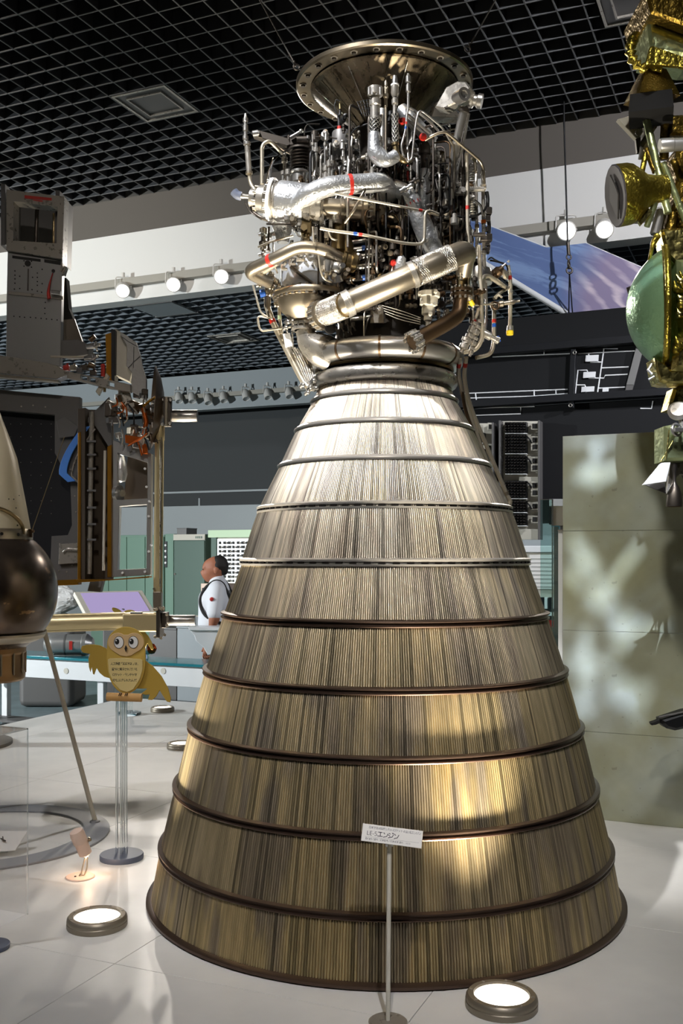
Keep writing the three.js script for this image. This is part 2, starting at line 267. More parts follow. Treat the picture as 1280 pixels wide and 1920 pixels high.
struct('trim_beam_white', hbox(-14, 7, LOW, LOW + 0.753, BEAM_B - 0.012, BEAM_B + 0.2), M.beam);
struct('trim_beam_ledge', hbox(-14, 7, 4.184, 4.27, BEAM_B - 0.09, BEAM_B - 0.012, 0.004), M.ledge);
struct('trim_far_fascia', hbox(-14, 7, 3.477, LOW, 13.52, 13.7), M.wallGrey);
struct('trim_far_ledge', hbox(-14, 7, 3.655, 3.72, 13.44, 13.52), M.ledge);

// the black open-cell ceilings: every bar is a piece
const PITCH = 0.193;
function openCeiling(name, a0, a1, b0, b1, y, h, m, holes, tint, edge) {
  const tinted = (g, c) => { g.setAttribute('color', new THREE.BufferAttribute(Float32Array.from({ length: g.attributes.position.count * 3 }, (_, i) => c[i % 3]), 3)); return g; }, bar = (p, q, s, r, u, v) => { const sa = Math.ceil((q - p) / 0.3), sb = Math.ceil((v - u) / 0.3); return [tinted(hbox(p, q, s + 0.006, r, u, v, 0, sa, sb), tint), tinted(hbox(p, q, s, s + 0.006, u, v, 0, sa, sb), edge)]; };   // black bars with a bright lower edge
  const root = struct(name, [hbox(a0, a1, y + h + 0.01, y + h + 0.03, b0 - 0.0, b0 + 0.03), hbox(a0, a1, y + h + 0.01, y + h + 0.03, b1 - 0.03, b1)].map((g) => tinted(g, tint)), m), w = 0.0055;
  const runs = (lo, hi, gaps) => { let out = [[lo, hi]]; for (const [g0, g1] of gaps) out = out.flatMap(([s, e]) => (g1 <= s || g0 >= e) ? [[s, e]] : [[s, g0], [g1, e]].filter(([p, q]) => q - p > 0.02)); return out; };
  const na = Math.round((a1 - a0) / PITCH), nb = Math.round((b1 - b0) / PITCH), oa = holes.length ? holes[0][0] - PITCH * 1.5 : a0, ob = holes.length ? holes[0][1] - PITCH * 1.5 : b0;
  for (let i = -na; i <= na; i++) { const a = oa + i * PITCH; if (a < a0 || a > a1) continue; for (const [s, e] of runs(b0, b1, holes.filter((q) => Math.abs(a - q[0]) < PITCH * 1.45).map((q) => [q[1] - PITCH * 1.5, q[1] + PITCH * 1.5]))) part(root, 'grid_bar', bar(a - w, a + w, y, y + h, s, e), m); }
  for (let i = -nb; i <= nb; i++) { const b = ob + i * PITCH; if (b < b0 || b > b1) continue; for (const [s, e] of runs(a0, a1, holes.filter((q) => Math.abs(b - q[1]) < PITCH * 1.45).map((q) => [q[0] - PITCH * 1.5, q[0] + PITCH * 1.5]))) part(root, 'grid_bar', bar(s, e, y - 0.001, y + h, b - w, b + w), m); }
}
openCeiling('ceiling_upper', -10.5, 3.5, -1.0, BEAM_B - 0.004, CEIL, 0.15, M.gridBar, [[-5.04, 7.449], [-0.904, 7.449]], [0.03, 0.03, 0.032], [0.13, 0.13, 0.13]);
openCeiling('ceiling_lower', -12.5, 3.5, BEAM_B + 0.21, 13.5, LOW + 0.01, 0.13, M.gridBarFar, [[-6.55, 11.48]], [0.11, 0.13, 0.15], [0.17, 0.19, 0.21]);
function diffuser(name, label, a, b, y, s, group) {
  const t = thing(name, label, 'air vent', hall(a, y, b), group);
  const f = (o, i, y0, y1) => [hbox(a - o, a + o, y0, y1, b - o, b - i), hbox(a - o, a + o, y0, y1, b + i, b + o), hbox(a - o, a - i, y0, y1, b - i, b + i), hbox(a + i, a + o, y0, y1, b - i, b + i)];
  part(t, 'frame', f(s, s - 0.022, y, y + 0.03), M.alu); part(t, 'panel', hbox(a - s + 0.022, a + s - 0.022, y + 0.012, y + 0.03, b - s + 0.022, b + s - 0.022), M.aluDark);
  part(t, 'inner_frame', f(s * 0.66, s * 0.66 - 0.012, y - 0.004, y + 0.012), M.alu);
  part(t, 'duct', hbox(a - s * 0.8, a + s * 0.8, y + 0.03, y + 0.7, b - s * 0.8, b + s * 0.8), M.void);
}
diffuser('ceiling_vent', 'square ceiling vent with a pale rim in the black grid left of the engine', -5.04, 7.449, CEIL - 0.004, 0.275, 'square ceiling vents');
diffuser('ceiling_vent', 'square grey ceiling vent cut by the frame above the gold foil spacecraft', -0.904, 7.449, CEIL - 0.004, 0.275, 'square ceiling vents');
diffuser('ceiling_vent', 'dark square vent low in the far ceiling left of the engine valves', -6.55, 11.48, LOW + 0.004, 0.25, 'square ceiling vents');
{ const p = [-6.5, 9.78], t = thing('ceiling_panel', 'pale square panel in the far ceiling beside the left beam spotlight', 'ceiling panel', hall(p[0], LOW + 0.02, p[1])); part(t, 'panel', hbox(p[0] - 0.27, p[0] + 0.27, LOW - 0.002, LOW + 0.02, p[1] - 0.26, p[1] + 0.26), M.wallGrey); part(t, 'rim', [hbox(p[0] - 0.3, p[0] + 0.3, LOW - 0.004, LOW + 0.01, p[1] - 0.29, p[1] - 0.26), hbox(p[0] - 0.3, p[0] + 0.3, LOW - 0.004, LOW + 0.01, p[1] + 0.26, p[1] + 0.29)], M.aluDark); part(t, 'backing', hbox(p[0] - 0.2, p[0] + 0.2, LOW + 0.02, LOW + 0.46, p[1] - 0.2, p[1] + 0.2), M.void); }
// services above the grid, glimpsed through its cells
for (const [a, b, l, lab] of [[-4.3, 6.35, 2.2, 'dark ceiling pipe glimpsed through the grid beside the cable']]) { const t = thing('ceiling_pipe', lab, 'pipe', hall(a, CEIL + 0.4, b)); part(t, 'pipe', sweep([hall(a - l / 2, CEIL + 0.42, b), hall(a + l / 2, CEIL + 0.42, b)], 0.03, 8), M.aluDark); for (const s of [-0.7, 0.1, 0.8]) part(t, 'hanger', hbox(a + s - 0.01, a + s + 0.01, CEIL + 0.4, CEIL + 0.76, b - 0.035, b + 0.035), M.aluDark); }

// spotlights on the tracks
function aimed(root, px) { return px; }
function trackSpot(label, p, target, lit, group, r = 0.08, base = UPV, name = 'track_spotlight') {
  const t = thing(name, label, 'spotlight', p, group), dir = target.clone().sub(p).normalize(), back = p.clone().addScaledVector(dir, -0.17);
  part(t, 'housing', turned([[0.03, 0], [r * 0.72, 0.012], [r * 0.96, 0.06], [r, 0.11], [r, 0.165], [r * 0.9, 0.17], [r * 0.88, 0.158]], back, dir, 24), M.spotBody);
  part(t, 'lamp_face', turned([[0, 0], [r * 0.86, 0]], p.clone().addScaledVector(dir, -0.014), dir, 24), lit ? M.spotFace : M.white);
  const side = dir.clone().cross(UPV).normalize(), mid = p.clone().addScaledVector(dir, -0.09);
  const up = mid.clone().addScaledVector(base, r + 0.05);
  part(t, 'bracket', [sweep(rounded([mid.clone().addScaledVector(side, r + 0.005), up.clone().addScaledVector(side, r), up.clone().addScaledVector(side, -r), mid.clone().addScaledVector(side, -r - 0.005)], 0.02, 3), 0.007, 6), cyl(up, up.clone().addScaledVector(base, 0.05), 0.02, 0.02, 12)], M.spotBody);
  if (lit) { const s = new THREE.SpotLight(lit.color, lit.power, 0, lit.angle, lit.soft ?? 0.6, 2); s.position.copy(p).addScaledVector(dir, 0.01); s.target.position.copy(target); s.castShadow = true; s.shadow.radius = lit.size ?? 2.2; s.name = 'spotlight_beam'; scene.add(s, s.target); }
  return t;
}
const beamLit = { color: 0xfff6ea, power: BEAM_SPOT, angle: 0.5, soft: 0.8 };
const bs = (px, py) => onB(px, py, BEAM_B - 0.17);
trackSpot('lit track spotlight on the left beam, leftmost of the three', bs(230, 546), V(-1.3, 0.2, -4.2), beamLit, 'lit spotlights on the beam track');
trackSpot('lit track spotlight on the left beam, middle one of three', bs(325, 534), V(-0.6, 1.2, -3.0), beamLit, 'lit spotlights on the beam track');
trackSpot('lit track spotlight on the beam half hidden by the engine nozzle pipes', bs(415, 519), V(0.0, 1.5, -2.4), beamLit, 'lit spotlights on the beam track');
trackSpot('glaring track spotlight right of the engine behind the hanging cable', bs(1062, 433), V(0.9, 1.3, -1.6), { ...beamLit, power: BEAM_SPOT * 1.2 }, 'lit spotlights on the beam track', 0.088);
trackSpot('white track spotlight on the right beam beside the gold foil instrument', bs(1133, 431), V(0.9, 0.6, -3.2), { ...beamLit, power: BEAM_SPOT * 0.6 }, 'lit spotlights on the beam track', 0.082);
for (const [px, py, l] of [[336, 753, 'unlit track spotlight right of the bronze dish rim, leftmost of the far row'], [361, 753, 'unlit spotlight above the chrome stub beside the bronze dish'], [391, 756, 'unlit far spotlight with a glint, third of the row'], [420, 752, 'unlit far track spotlight with a bright lower rim'], [462, 748, 'unlit far track spotlight, third left of the engine throat'], [503, 746, 'unlit far spotlight turned down, second left of the engine throat'], [543, 744, 'unlit far track spotlight next to the engine throat']])
  trackSpot(l, onB(px, py, 13.36), onB(px, py, 13.36).add(V(0.12, -0.5, 0.25)), null, 'unlit spotlights on the far track', 0.06);
// unseen spotlights out of the frame, most of them added fill
for (const L of LIGHTS) trackSpot(L.label, V(...L.at), V(...L.to), { color: L.color, power: L.power, angle: L.angle, soft: L.soft ?? 0.5, size: L.size }, 'overhead spotlights outside the view');
// stone-clad wall on the right
{
  const A0 = -0.889, A1 = 2.6, B = 4.58, wall = struct('wall_stone', hbox(A0 + 0.002, A1, 0, 1.735, B + 0.02, B + 0.26), M.stone), ys = [0, 0.394, 0.85, 1.303, 1.737];
  for (let j = 0; j < 4; j++) for (const [x0, x1] of [[A0, 0.95], [0.95, A1]]) part(wall, 'panel', hbox(x0 + 0.0006, x1 - 0.0006, ys[j] + 0.0007, ys[j + 1] - 0.0007, B, B + 0.02, 0.001), M.stone);
}

{ // an added, unseen projector: its cut-out plate throws patches imitating foil reflections on the stone
  const p = V(0.55, 4.95, -1.0), aim = onB(1150, 1075, 4.58), dir = aim.clone().sub(p).normalize(), o = p.clone().addScaledVector(dir, 0.6), ex = dir.clone().cross(UPV).normalize(), ey = ex.clone().cross(dir).normalize();
  const t = thing('added_pattern_projector', 'added overhead projector with a cut-out plate imitating foil reflections on the stone wall', 'projector', p.clone());
  const onPlate = ([x, y]) => { const w = onB(x, y, 4.58).sub(p), k = 0.6 / w.dot(dir); w.multiplyScalar(k).addScaledVector(dir, -0.6); return [w.dot(ex), w.dot(ey)]; };
  const cuts = [[[1058, 822], [1120, 824], [1232, 819], [1232, 831], [1130, 831], [1075, 828]], [[1106, 834], [1126, 834], [1122, 862], [1110, 864]], [[1072, 893], [1100, 870], [1130, 876], [1165, 868], [1232, 865], [1232, 883], [1160, 885], [1140, 897], [1118, 912], [1095, 904]], [[1206, 1010], [1202, 1032], [1170, 1073], [1154, 1094], [1143, 1080], [1160, 1060], [1188, 1024]], [[1066, 1000], [1082, 1008], [1100, 1032], [1112, 1045], [1126, 1072], [1110, 1084], [1092, 1062], [1076, 1036]], [[1096, 1118], [1112, 1098], [1132, 1086], [1152, 1100], [1156, 1124], [1136, 1142], [1112, 1138]], [[1060, 1070], [1076, 1062], [1090, 1085], [1096, 1106], [1078, 1098]], [[1086, 1188], [1104, 1180], [1110, 1226], [1126, 1252], [1112, 1284], [1090, 1292], [1078, 1256], [1064, 1238], [1072, 1222], [1090, 1228]], [[1070, 1312], [1092, 1298], [1122, 1316], [1100, 1342], [1080, 1334]], [[1142, 1148], [1186, 1152], [1202, 1176], [1238, 1162], [1258, 1176], [1228, 1204], [1192, 1200], [1166, 1218], [1150, 1196]], [[1130, 1290], [1160, 1268], [1196, 1288], [1222, 1284], [1216, 1312], [1180, 1322], [1146, 1310]], [[1236, 1100], [1262, 1085], [1275, 1110], [1250, 1128]], [[1132, 1228], [1160, 1232], [1150, 1256], [1134, 1250]], [[1180, 1330], [1206, 1326], [1198, 1352], [1184, 1350]], [[1262, 1040], [1284, 1030], [1284, 1062], [1268, 1066]]];
  part(t, 'cut_out_plate', plate([[-0.16, -0.16], [0.16, -0.16], [0.16, 0.16], [-0.16, 0.16]], 0.002, o, ex, ey, cuts.map((c) => { const q = c.map(onPlate); let a = 0; q.forEach((u, i) => { const v = q[(i + 1) % q.length]; a += u[0] * v[1] - v[0] * u[1]; }); return a > 0 ? q.reverse() : q; }), 0), M.panelBlack);
  part(t, 'barrel', turned([[0.09, 0.03], [0.16, 0.58], [0.165, 0.6], [0.165, 0.62], [0.16, 0.6]], p, dir, 24), M.spotBody); part(t, 'housing', turned([[0, -0.2], [0.08, -0.2], [0.09, -0.18], [0.09, 0.03]], p, dir, 24), M.spotBody); part(t, 'bracket', box(0.03, 0.3, 0.03, p.clone().add(V(0, 0.2, 0))), M.spotBody); part(t, 'lamp_face', turned([[0, -0.01], [0.012, -0.01]], p, dir, 16), M.lens);
  const s = new THREE.SpotLight(0xd6e4ff, PATTERN, 0, 0.2, 0.3, 2); s.position.copy(p); s.target.position.copy(aim); s.castShadow = true; s.shadow.radius = 0.27; s.name = 'added_projector_beam'; scene.add(s, s.target);
}
// ------------------------------------------------------------------ the rocket engine
{
  const EX = 0.152, ED = 3.547, base = V(EX, 0, -ED);
  const e = (px, py, dz = 0) => at(px, py, ED - dz), ax = (y) => V(EX, y, -ED);
  const eng = thing('rocket_engine', 'large upright rocket engine with a bronze ribbed bell nozzle and a head of tangled pipes', 'rocket engine', base);
  // --- bell: [height, radius] at each stiffening ring
  const P = [[0.012, 0.826], [0.187, 0.793], [0.396, 0.744], [0.6015, 0.694], [0.793, 0.641], [0.986, 0.578], [1.174, 0.512], [1.355, 0.451], [1.508, 0.378], [1.635, 0.319], [1.738, 0.262], [1.812, 0.232]];
  const curve = new THREE.CatmullRomCurve3(P.map(([y, r]) => V(r, y, 0)), false, 'centripetal');
  const wallAt = (i, t) => { const q = curve.getPoint((i + t) / (P.length - 1)); return [q.y, q.x - (i < 6 ? 0.014 : 0.009)]; };
  const liner = []; for (let i = 0; i < P.length - 1; i++) for (let k = 0; k < 4; k++) { const [y, r] = wallAt(i, k / 4); liner.push([r - 0.009, y]); } liner.push([0.2, 1.83]);
  const bell = part(eng, 'nozzle', turned(liner, ax(0), UPV, 96), M.nearBlack);
  const tubeMat = mat('heat_streaked_nozzle_tubes', { color: 0xffffff, vertexColors: true, metalness: 0.82, roughness: 0.4 });
  const streak = fbm(71, 96, 3), blotch = fbm(77, 12, 4), fleck = rng(5);
  const silver = [0.58, 0.53, 0.45], straw = [0.60, 0.48, 0.25], brown = [0.26, 0.20, 0.15], blueish = [0.30, 0.29, 0.31], bronze = [0.36, 0.28, 0.16], deep = [0.15, 0.11, 0.075];
  for (let i = 0; i < P.length - 1; i++) {
    const N = i < 4 ? 600 : i < 6 ? 520 : 440, S = 7, R = i < 1 ? 5 : 6, pos = [], idx = [], col = [], nor = [];
    const low = Math.max(0, 1 - i / 7);                            // towards the mouth the metal is browner
    for (let k = 0; k < N; k++) {
      const b0 = pos.length / 3, own = (fleck() - 0.5), dark = fleck() < 0.11 ? 0.5 : 1;
      for (let j = 0; j <= R; j++) {
        const t = j / R, [y, r] = wallAt(i, t), [ya, ra] = wallAt(i, Math.min(1, t + 0.05)), [yb, rb] = wallAt(i, Math.max(0, t - 0.05)), sl = (rb - ra) / Math.max(1e-4, ya - yb);
        const h = Math.PI * r / N, u = k / N;
        const s = streak((u + i * 0.137) % 1, (y * 0.035 + i * 0.31) % 1), q = blotch((u + i * 0.21) % 1, (y * 0.12 + i * 0.17) % 1);
        let c = lerp3(silver, straw, low * 0.9 + 0.15 + (q - 0.5) * 0.9); c = lerp3(c, lerp3(brown, blueish, q * 1.6 - 0.3), Math.min(0.62, (s - 0.49) * 3.6)); c = lerp3(c, lerp3(bronze, deep, Math.min(0.7, (s - 0.46) * 2.4)), low * 0.42);
        const gain = dark * (1 + own * 0.5) * (1 + 0.06 * Math.sin(j * 2.1 + k));
        for (let m = 0; m <= S; m++) {
          const edge = m === 0 || m === S, a0 = 0.06 + 0.88 * (m - 1) / (S - 2), w = m === 0 ? 0 : m === S ? 1 : 0.05 + 0.9 * (m - 1) / (S - 2), th = (k + w) / N * Math.PI * 2, lift = edge ? 0.05 : Math.sin(Math.PI * a0), rr = edge ? r - h * 0.9 : r + h * 0.95 * lift, ca = Math.sin(th), sa = Math.cos(th);
          pos.push(EX + rr * ca, y, -ED + rr * sa); const sx = -Math.cos(Math.PI * (edge ? w : a0)), nx = ca * (lift + 0.15) + sa * sx, nz = sa * (lift + 0.15) - ca * sx, ny = sl * (lift + 0.15), l = Math.hypot(nx, ny, nz); nor.push(nx / l, ny / l, nz / l);
          for (let z = 0; z < 3; z++) col.push(Math.min(0.95, c[z] * gain));
        }
      }
      for (let j = 0; j < R; j++) for (let m = 0; m < S; m++) { const a = b0 + j * (S + 1) + m, b = a + S + 1; idx.push(a, b, a + 1, a + 1, b, b + 1); }
    }
    const g = new THREE.BufferGeometry(); g.setAttribute('position', new THREE.Float32BufferAttribute(pos, 3)); g.setAttribute('normal', new THREE.Float32BufferAttribute(nor, 3)); g.setAttribute('color', new THREE.Float32BufferAttribute(col, 3)); g.setIndex(idx.reverse());
    part(bell, 'tube_band', g, tubeMat);
  }
  const ringDark = mat('browned_ring_steel', { color: 0x54443a, metalness: 0.75, roughness: 0.36 }), ringLight = mat('bright_ring_steel', { color: 0xb4b0aa, metalness: 0.65, roughness: 0.3 });
  for (let i = 1; i <= 10; i++) {
    const [y, r] = P[i], w = r - (i < 6 ? 0.014 : 0.009);
    let g;
    if (i <= 5) g = turned([[w, -0.012], [r - 0.001, -0.010], [r, -0.007], [r - 0.006, -0.004], [r - 0.007, 0.003], [r + 0.001, 0.006], [r, 0.010], [w, 0.014]], ax(y), UPV, 128);
    else if (i <= 7) g = turned([[w - 0.002, -0.016], [r + 0.001, -0.015], [r + 0.002, -0.009], [r - 0.005, -0.007], [r - 0.005, -0.002], [r + 0.001, 0], [r + 0.002, 0.006], [r - 0.004, 0.009], [w - 0.002, 0.011]], ax(y), UPV, 128);
    else g = turned([[w - 0.004, -0.010], [w + 0.002, -0.010], [r, -0.008], [r + 0.003, -0.003], [r + 0.002, 0.002], [r - 0.002, 0.004], [w + 0.001, 0.009], [w - 0.006, 0.010]], ax(y), UPV, 128);
    const rg = part(bell, 'stiffening_ring', g, i <= 5 ? ringDark : ringLight);
  }
  part(bell, 'exit_lip', turned([[0.80, 0], [0.828, 0], [0.833, 0.004], [0.833, 0.012], [0.826, 0.016], [0.812, 0.018]], ax(0.002), UPV, 128), ringDark);
  { const clips = []; for (const i of [6, 7]) { const [y, r] = P[i]; for (let k = 0; k < 72; k++) { const t = k / 72 * Math.PI * 2 + 0.03; clips.push(new THREE.BoxGeometry(0.022, 0.005, 0.006).applyQuaternion(new THREE.Quaternion().setFromAxisAngle(UPV, t)).translate(EX + (r - 0.003) * Math.sin(t), y - 0.0045, -ED + (r - 0.003) * Math.cos(t))); } } const m = part(bell, 'ring_clips', clips, M.nearBlack); m.userData.kind = 'stuff'; }
  // --- helpers for the head
  const pp = (l) => l.map(([x, y, z]) => e(x, y, z));
  function pipe(name, pts, r, m, { bend = 0.04, tapes = [], n = 12, label } = {}) {
    const path = rounded(pp(pts), bend), o = part(eng, name, sweep(path, r, n), m, label);
    const len = [0]; for (let i = 1; i < path.length; i++) len.push(len[i - 1] + path[i].distanceTo(path[i - 1]));
    for (const [t, tm, w = 0.012] of tapes) { const s = t * len[len.length - 1]; let i = 1; while (i < path.length - 1 && len[i] < s) i++; const d = path[i].clone().sub(path[i - 1]).normalize(), c = path[i - 1].clone().addScaledVector(d, s - len[i - 1]); part(o, tm === M.red || tm === M.blue ? 'tape_band' : 'collar', cyl(c.clone().addScaledVector(d, -w / 2), c.clone().addScaledVector(d, w / 2), (typeof r === 'number' ? r : r(t)) * (tm === M.red || tm === M.blue ? 1.06 : 1.3), undefined, 14), tm); }
    return o;
  }
  const lathe = (name, prof, p, dir, m, n = 24, parent = eng) => part(parent, name, turned(prof, p, dir, n), m);
  const nutStack = (k) => [[0, 0], [0.7 * k, 0], [0.7 * k, k], [k, k * 1.05], [k, k * 2], [0.6 * k, k * 2.1], [0.6 * k, k * 2.8], [0.85 * k, k * 2.9], [0.85 * k, k * 3.8], [0.4 * k, k * 4.3], [0, k * 4.5]];
  function bolts(parent, c, axis, R, n, r, h, m, name = 'bolt') { const q = quatTo(axis), d = axis.clone().normalize(), g = new THREE.CylinderGeometry(r, r, h, 6), proto = { geometry: g, material: m }; for (let i = 0; i < n; i++) { const t = (i + 0.5) / n * Math.PI * 2; put(parent, name, proto, V(R * Math.cos(t), 0, R * Math.sin(t)).applyQuaternion(q).add(c), q); } }
  // --- throat, manifolds and chamber
  lathe('throat_collar', [[0.232, 1.77], [0.236, 1.79], [0.232, 1.835], [0.215, 1.845], [0.21, 1.86], [0.222, 1.862], [0.222, 1.872], [0.20, 1.875]], ax(0), UPV, M.bronze, 72);
  part(eng, 'lower_manifold', ringOf(ax(1.806), 0.236, 0.027, UPV, 96, 16), M.satin);
  const upM = part(eng, 'upper_manifold', ringOf(ax(1.885), 0.248, 0.037, UPV, 96, 16), M.steel);
  for (let i = 0; i < 5; i++) { const t = -1.2 + i * 0.55, q = V(Math.sin(t), 0, Math.cos(t)), c = ax(1.885).addScaledVector(q, 0.248), d = V(Math.cos(t), 0, -Math.sin(t)); part(upM, 'weld_seam', cyl(c.clone().addScaledVector(d, -0.004), c.clone().addScaledVector(d, 0.004), 0.0385, undefined, 20), M.bronze); }
  const tb = lathe('bolt_flange', [[0.20, 0], [0.245, 0], [0.247, 0.006], [0.245, 0.012], [0.2, 0.012]], ax(1.838), UPV, M.brass, 72); bolts(tb, ax(1.846), UPV, 0.236, 40, 0.006, 0.018, M.warm);
  lathe('combustion_chamber', [[0.215, 1.86], [0.185, 1.93], [0.165, 2.0], [0.165, 2.3], [0.21, 2.31], [0.21, 2.36], [0.17, 2.37], [0.15, 2.5], [0.1, 2.56], [0.06, 2.68], [0, 2.69]], ax(0), UPV, M.nearBlack, 48);  // chamber doubles as a dark core, coloured to stand for shade between pipes
  // --- mounting flange and thrust cone on top
  const fl = lathe('mounting_flange', [[0.262, 0], [0.308, 0], [0.3135, 0.004], [0.3135, 0.016], [0.31, 0.02], [0.255, 0.02], [0.255, 0.004], [0.262, 0]], ax(2.852), UPV, mat('brown_flange_metal', { color: 0x857a68, metalness: 0.92, roughness: 0.3 }), 96);
  bolts(fl, ax(2.850), UPV, 0.29, 24, 0.0085, 0.014, M.dark); bolts(fl, ax(2.851), UPV, 0.29, 24, 0.013, 0.004, M.alu, 'washer');
  const tc = lathe('thrust_cone', [[0.258, 2.855], [0.262, 2.846], [0.254, 2.842], [0.085, 2.70], [0.06, 2.69], [0, 2.688]], ax(0), UPV, M.cone, 72);
  for (let i = 0; i < 9; i++) { const t = -1.35 + i * 0.27, a = V(Math.sin(t), 0, Math.cos(t)), p = ax(2.83).addScaledVector(a, 0.251), q = ax(2.71).addScaledVector(a, 0.098); part(tc, 'weld_seam', sweep([p, q], 0.0016, 5), i % 3 ? M.cone : M.satin); }
  lathe('gimbal_hub', [[0.06, 2.56], [0.085, 2.58], [0.09, 2.66], [0.1, 2.68], [0.1, 2.70], [0, 2.705]], ax(0), UPV, M.dark, 32);
  // gusset and clevis on the right, with the strut below it
  part(eng, 'gusset', cut([[812, 200], [838, 197], [862, 222], [803, 228]], ED - 0.12, 0.05, { yaw: 0.3 }), M.alu);
  const cl = part(eng, 'clevis', cut([[822, 197], [842, 164], [862, 158], [877, 163], [884, 176], [880, 190], [868, 196], [838, 204]], ED - 0.24, 0.05, { yaw: -0.5, bevel: 0.004 }), M.satin);
  part(cl, 'pin', turned([[0, 0], [0.013, 0], [0.013, 0.004], [0.022, 0.005], [0.023, -0.04], [0, -0.04]].reverse(), e(869, 177, 0.285), V(0.45, -0.1, 1), 20), M.steel);
  part(cl, 'side_nut', turned([[0.012, 0], [0.026, 0.004], [0.026, 0.02], [0.018, 0.024], [0.018, 0.032], [0.024, 0.036], [0.024, 0.05], [0, 0.052]], e(876, 186, 0.22), V(1, -0.25, 0.2), 20), M.steel);
  pipe('strut', [[871, 200, 0.25], [855, 270, 0.22], [838, 372, 0.16], [832, 410, 0.14]], 0.0145, M.steel, { bend: 0.2, tapes: [[0.03, M.dark, 0.012], [0.33, M.satin, 0.006], [0.96, M.satin, 0.03]] });
  pipe('strut_conduit', [[879, 213, 0.24], [862, 300, 0.21], [848, 370, 0.17]], 0.004, M.steel);
  // --- upright fittings in front of the cone
  const fit = (name, x, y0, y1, prof, m, dz = 0.3) => { const a = e(x, y1, dz), L = e(x, y0, dz).y - a.y; return lathe(name, prof.map(([r, t]) => [r * 0.0018, t * L]), a, UPV, m, 20); };
  const valve = fit('flanged_fitting', 703, 165, 225, [[0, 0], [11, 0], [11, 0.06], [9, 0.08], [9, 0.42], [11, 0.45], [11, 0.62], [8, 0.65], [8, 0.76], [14, 0.77], [14, 1], [0, 1]], M.satin);
  for (const dx of [-11, -5, 3, 10]) part(valve, 'bolt', cyl(e(703 + dx, 178, 0.318), e(703 + dx, 164, 0.318), 0.006, 0.006, 6), M.steel);
  const braid = (p0, p1, r, turns, nw, wr, m, parent) => { const d = p1.clone().sub(p0), L = d.length(), q = quatTo(d), gs = []; for (const s of [1, -1]) for (let w = 0; w < nw; w++) { const pts = []; for (let k = 0; k <= 14; k++) { const t = k / 14, a = s * t * turns * Math.PI * 2 + w / nw * Math.PI * 2; pts.push(V(r * Math.cos(a), t * L, r * Math.sin(a)).applyQuaternion(q).add(p0)); } gs.push(sweep(pts, wr, 4)); } const o = part(parent, 'wire_braid', gs, m); o.userData.kind = 'stuff'; return o; };
  const sl1 = part(eng, 'braided_sleeve', cyl(e(702, 252, 0.3), e(703, 224, 0.3), 0.019, 0.018, 20), M.black); braid(e(702, 252, 0.3), e(703, 224, 0.3), 0.0192, 0.4, 9, 0.0012, M.satin, sl1);
  pipe('foil_elbow', [[702, 252, 0.3], [702, 288, 0.31], [724, 303, 0.31], [742, 292, 0.3], [744, 215, 0.27]].slice(0, 4), (t) => 0.021 + 0.008 * Math.sin(Math.PI * Math.min(1, t * 1.25)) , M.foil, { bend: 0.05, n: 18 });
  pipe('foil_riser', [[722, 304, 0.27], [716, 265, 0.25], [716, 206, 0.22]], 0.011, M.foil, { bend: 0.03 });
  fit('slim_fitting', 723, 150, 200, [[0, 0], [3, 0], [3, 0.3], [4.5, 0.34], [4.5, 0.48], [3, 0.5], [3, 0.66], [4, 0.68], [4, 0.73], [2.5, 0.75], [3, 0.9], [0.8, 1], [0, 1]], M.warm);
  pipe('slim_pipe', [[723, 200, 0.3], [723, 286, 0.3], [732, 300, 0.3], [746, 302, 0.28]], 0.0036, M.warm, { bend: 0.03 });
  const cap = fit('capped_fitting', 740, 160, 214, [[0, 0], [4, 0], [4, 0.3], [6, 0.35], [6, 0.5], [4, 0.55], [5.5, 0.62], [7, 0.7], [7, 0.96], [0, 1]], M.satin);
  part(cap, 'white_ring', cyl(e(740, 161.5, 0.3), e(740, 158.5, 0.3), 0.0135, undefined, 20), M.white); lathe('cap', [[0.0105, 0], [0.0105, 0.016], [0.007, 0.028], [0, 0.03]], e(740, 158.5, 0.3), UPV, M.steel, 6, cap);
  const sl2 = part(eng, 'braided_sleeve', cyl(e(741, 270, 0.3), e(740, 214, 0.3), 0.0105, undefined, 16), M.black); braid(e(741, 270, 0.3), e(740, 214, 0.3), 0.0108, 0.9, 7, 0.0009, M.satin, sl2);
  pipe('brass_elbow', [[741, 268, 0.3], [743, 290, 0.3], [756, 303, 0.3], [768, 300, 0.28]], 0.0095, M.brass, { bend: 0.03, tapes: [[0.05, M.brass, 0.008]] });
  fit('slim_fitting', 765, 138, 206, [[0, 0], [2.5, 0], [2.5, 0.46], [4.5, 0.5], [4.5, 0.68], [3, 0.7], [3, 0.74], [5, 0.75], [5, 0.92], [3, 0.95], [2, 1], [0, 1]], M.steel);
  pipe('sensing_tube', [[764, 205, 0.3], [759, 250, 0.3], [751, 276, 0.3], [758, 298, 0.3], [766, 304, 0.3], [763, 270, 0.27], [762, 205, 0.25]], 0.0036, M.steel, { bend: 0.02, tapes: [[0.12, M.red, 0.008], [0.16, M.blue, 0.008], [0.4, M.satin, 0.01]] });
  pipe('sensing_tube', [[765, 302, 0.31], [772, 298, 0.31], [778, 240, 0.31], [785, 203, 0.31], [830, 240, 0.28], [842, 262, 0.26]], 0.0034, M.steel, { bend: 0.025, tapes: [[0.45, M.satin, 0.01]] });
  pipe('sensing_tube', [[768, 202, 0.3], [800, 222, 0.29], [822, 246, 0.28]], 0.004, M.steel);
  pipe('foil_duct', [[752, 205, 0.2], [775, 228, 0.22], [812, 268, 0.2]], 0.022, M.foil, { bend: 0.04, n: 16 });
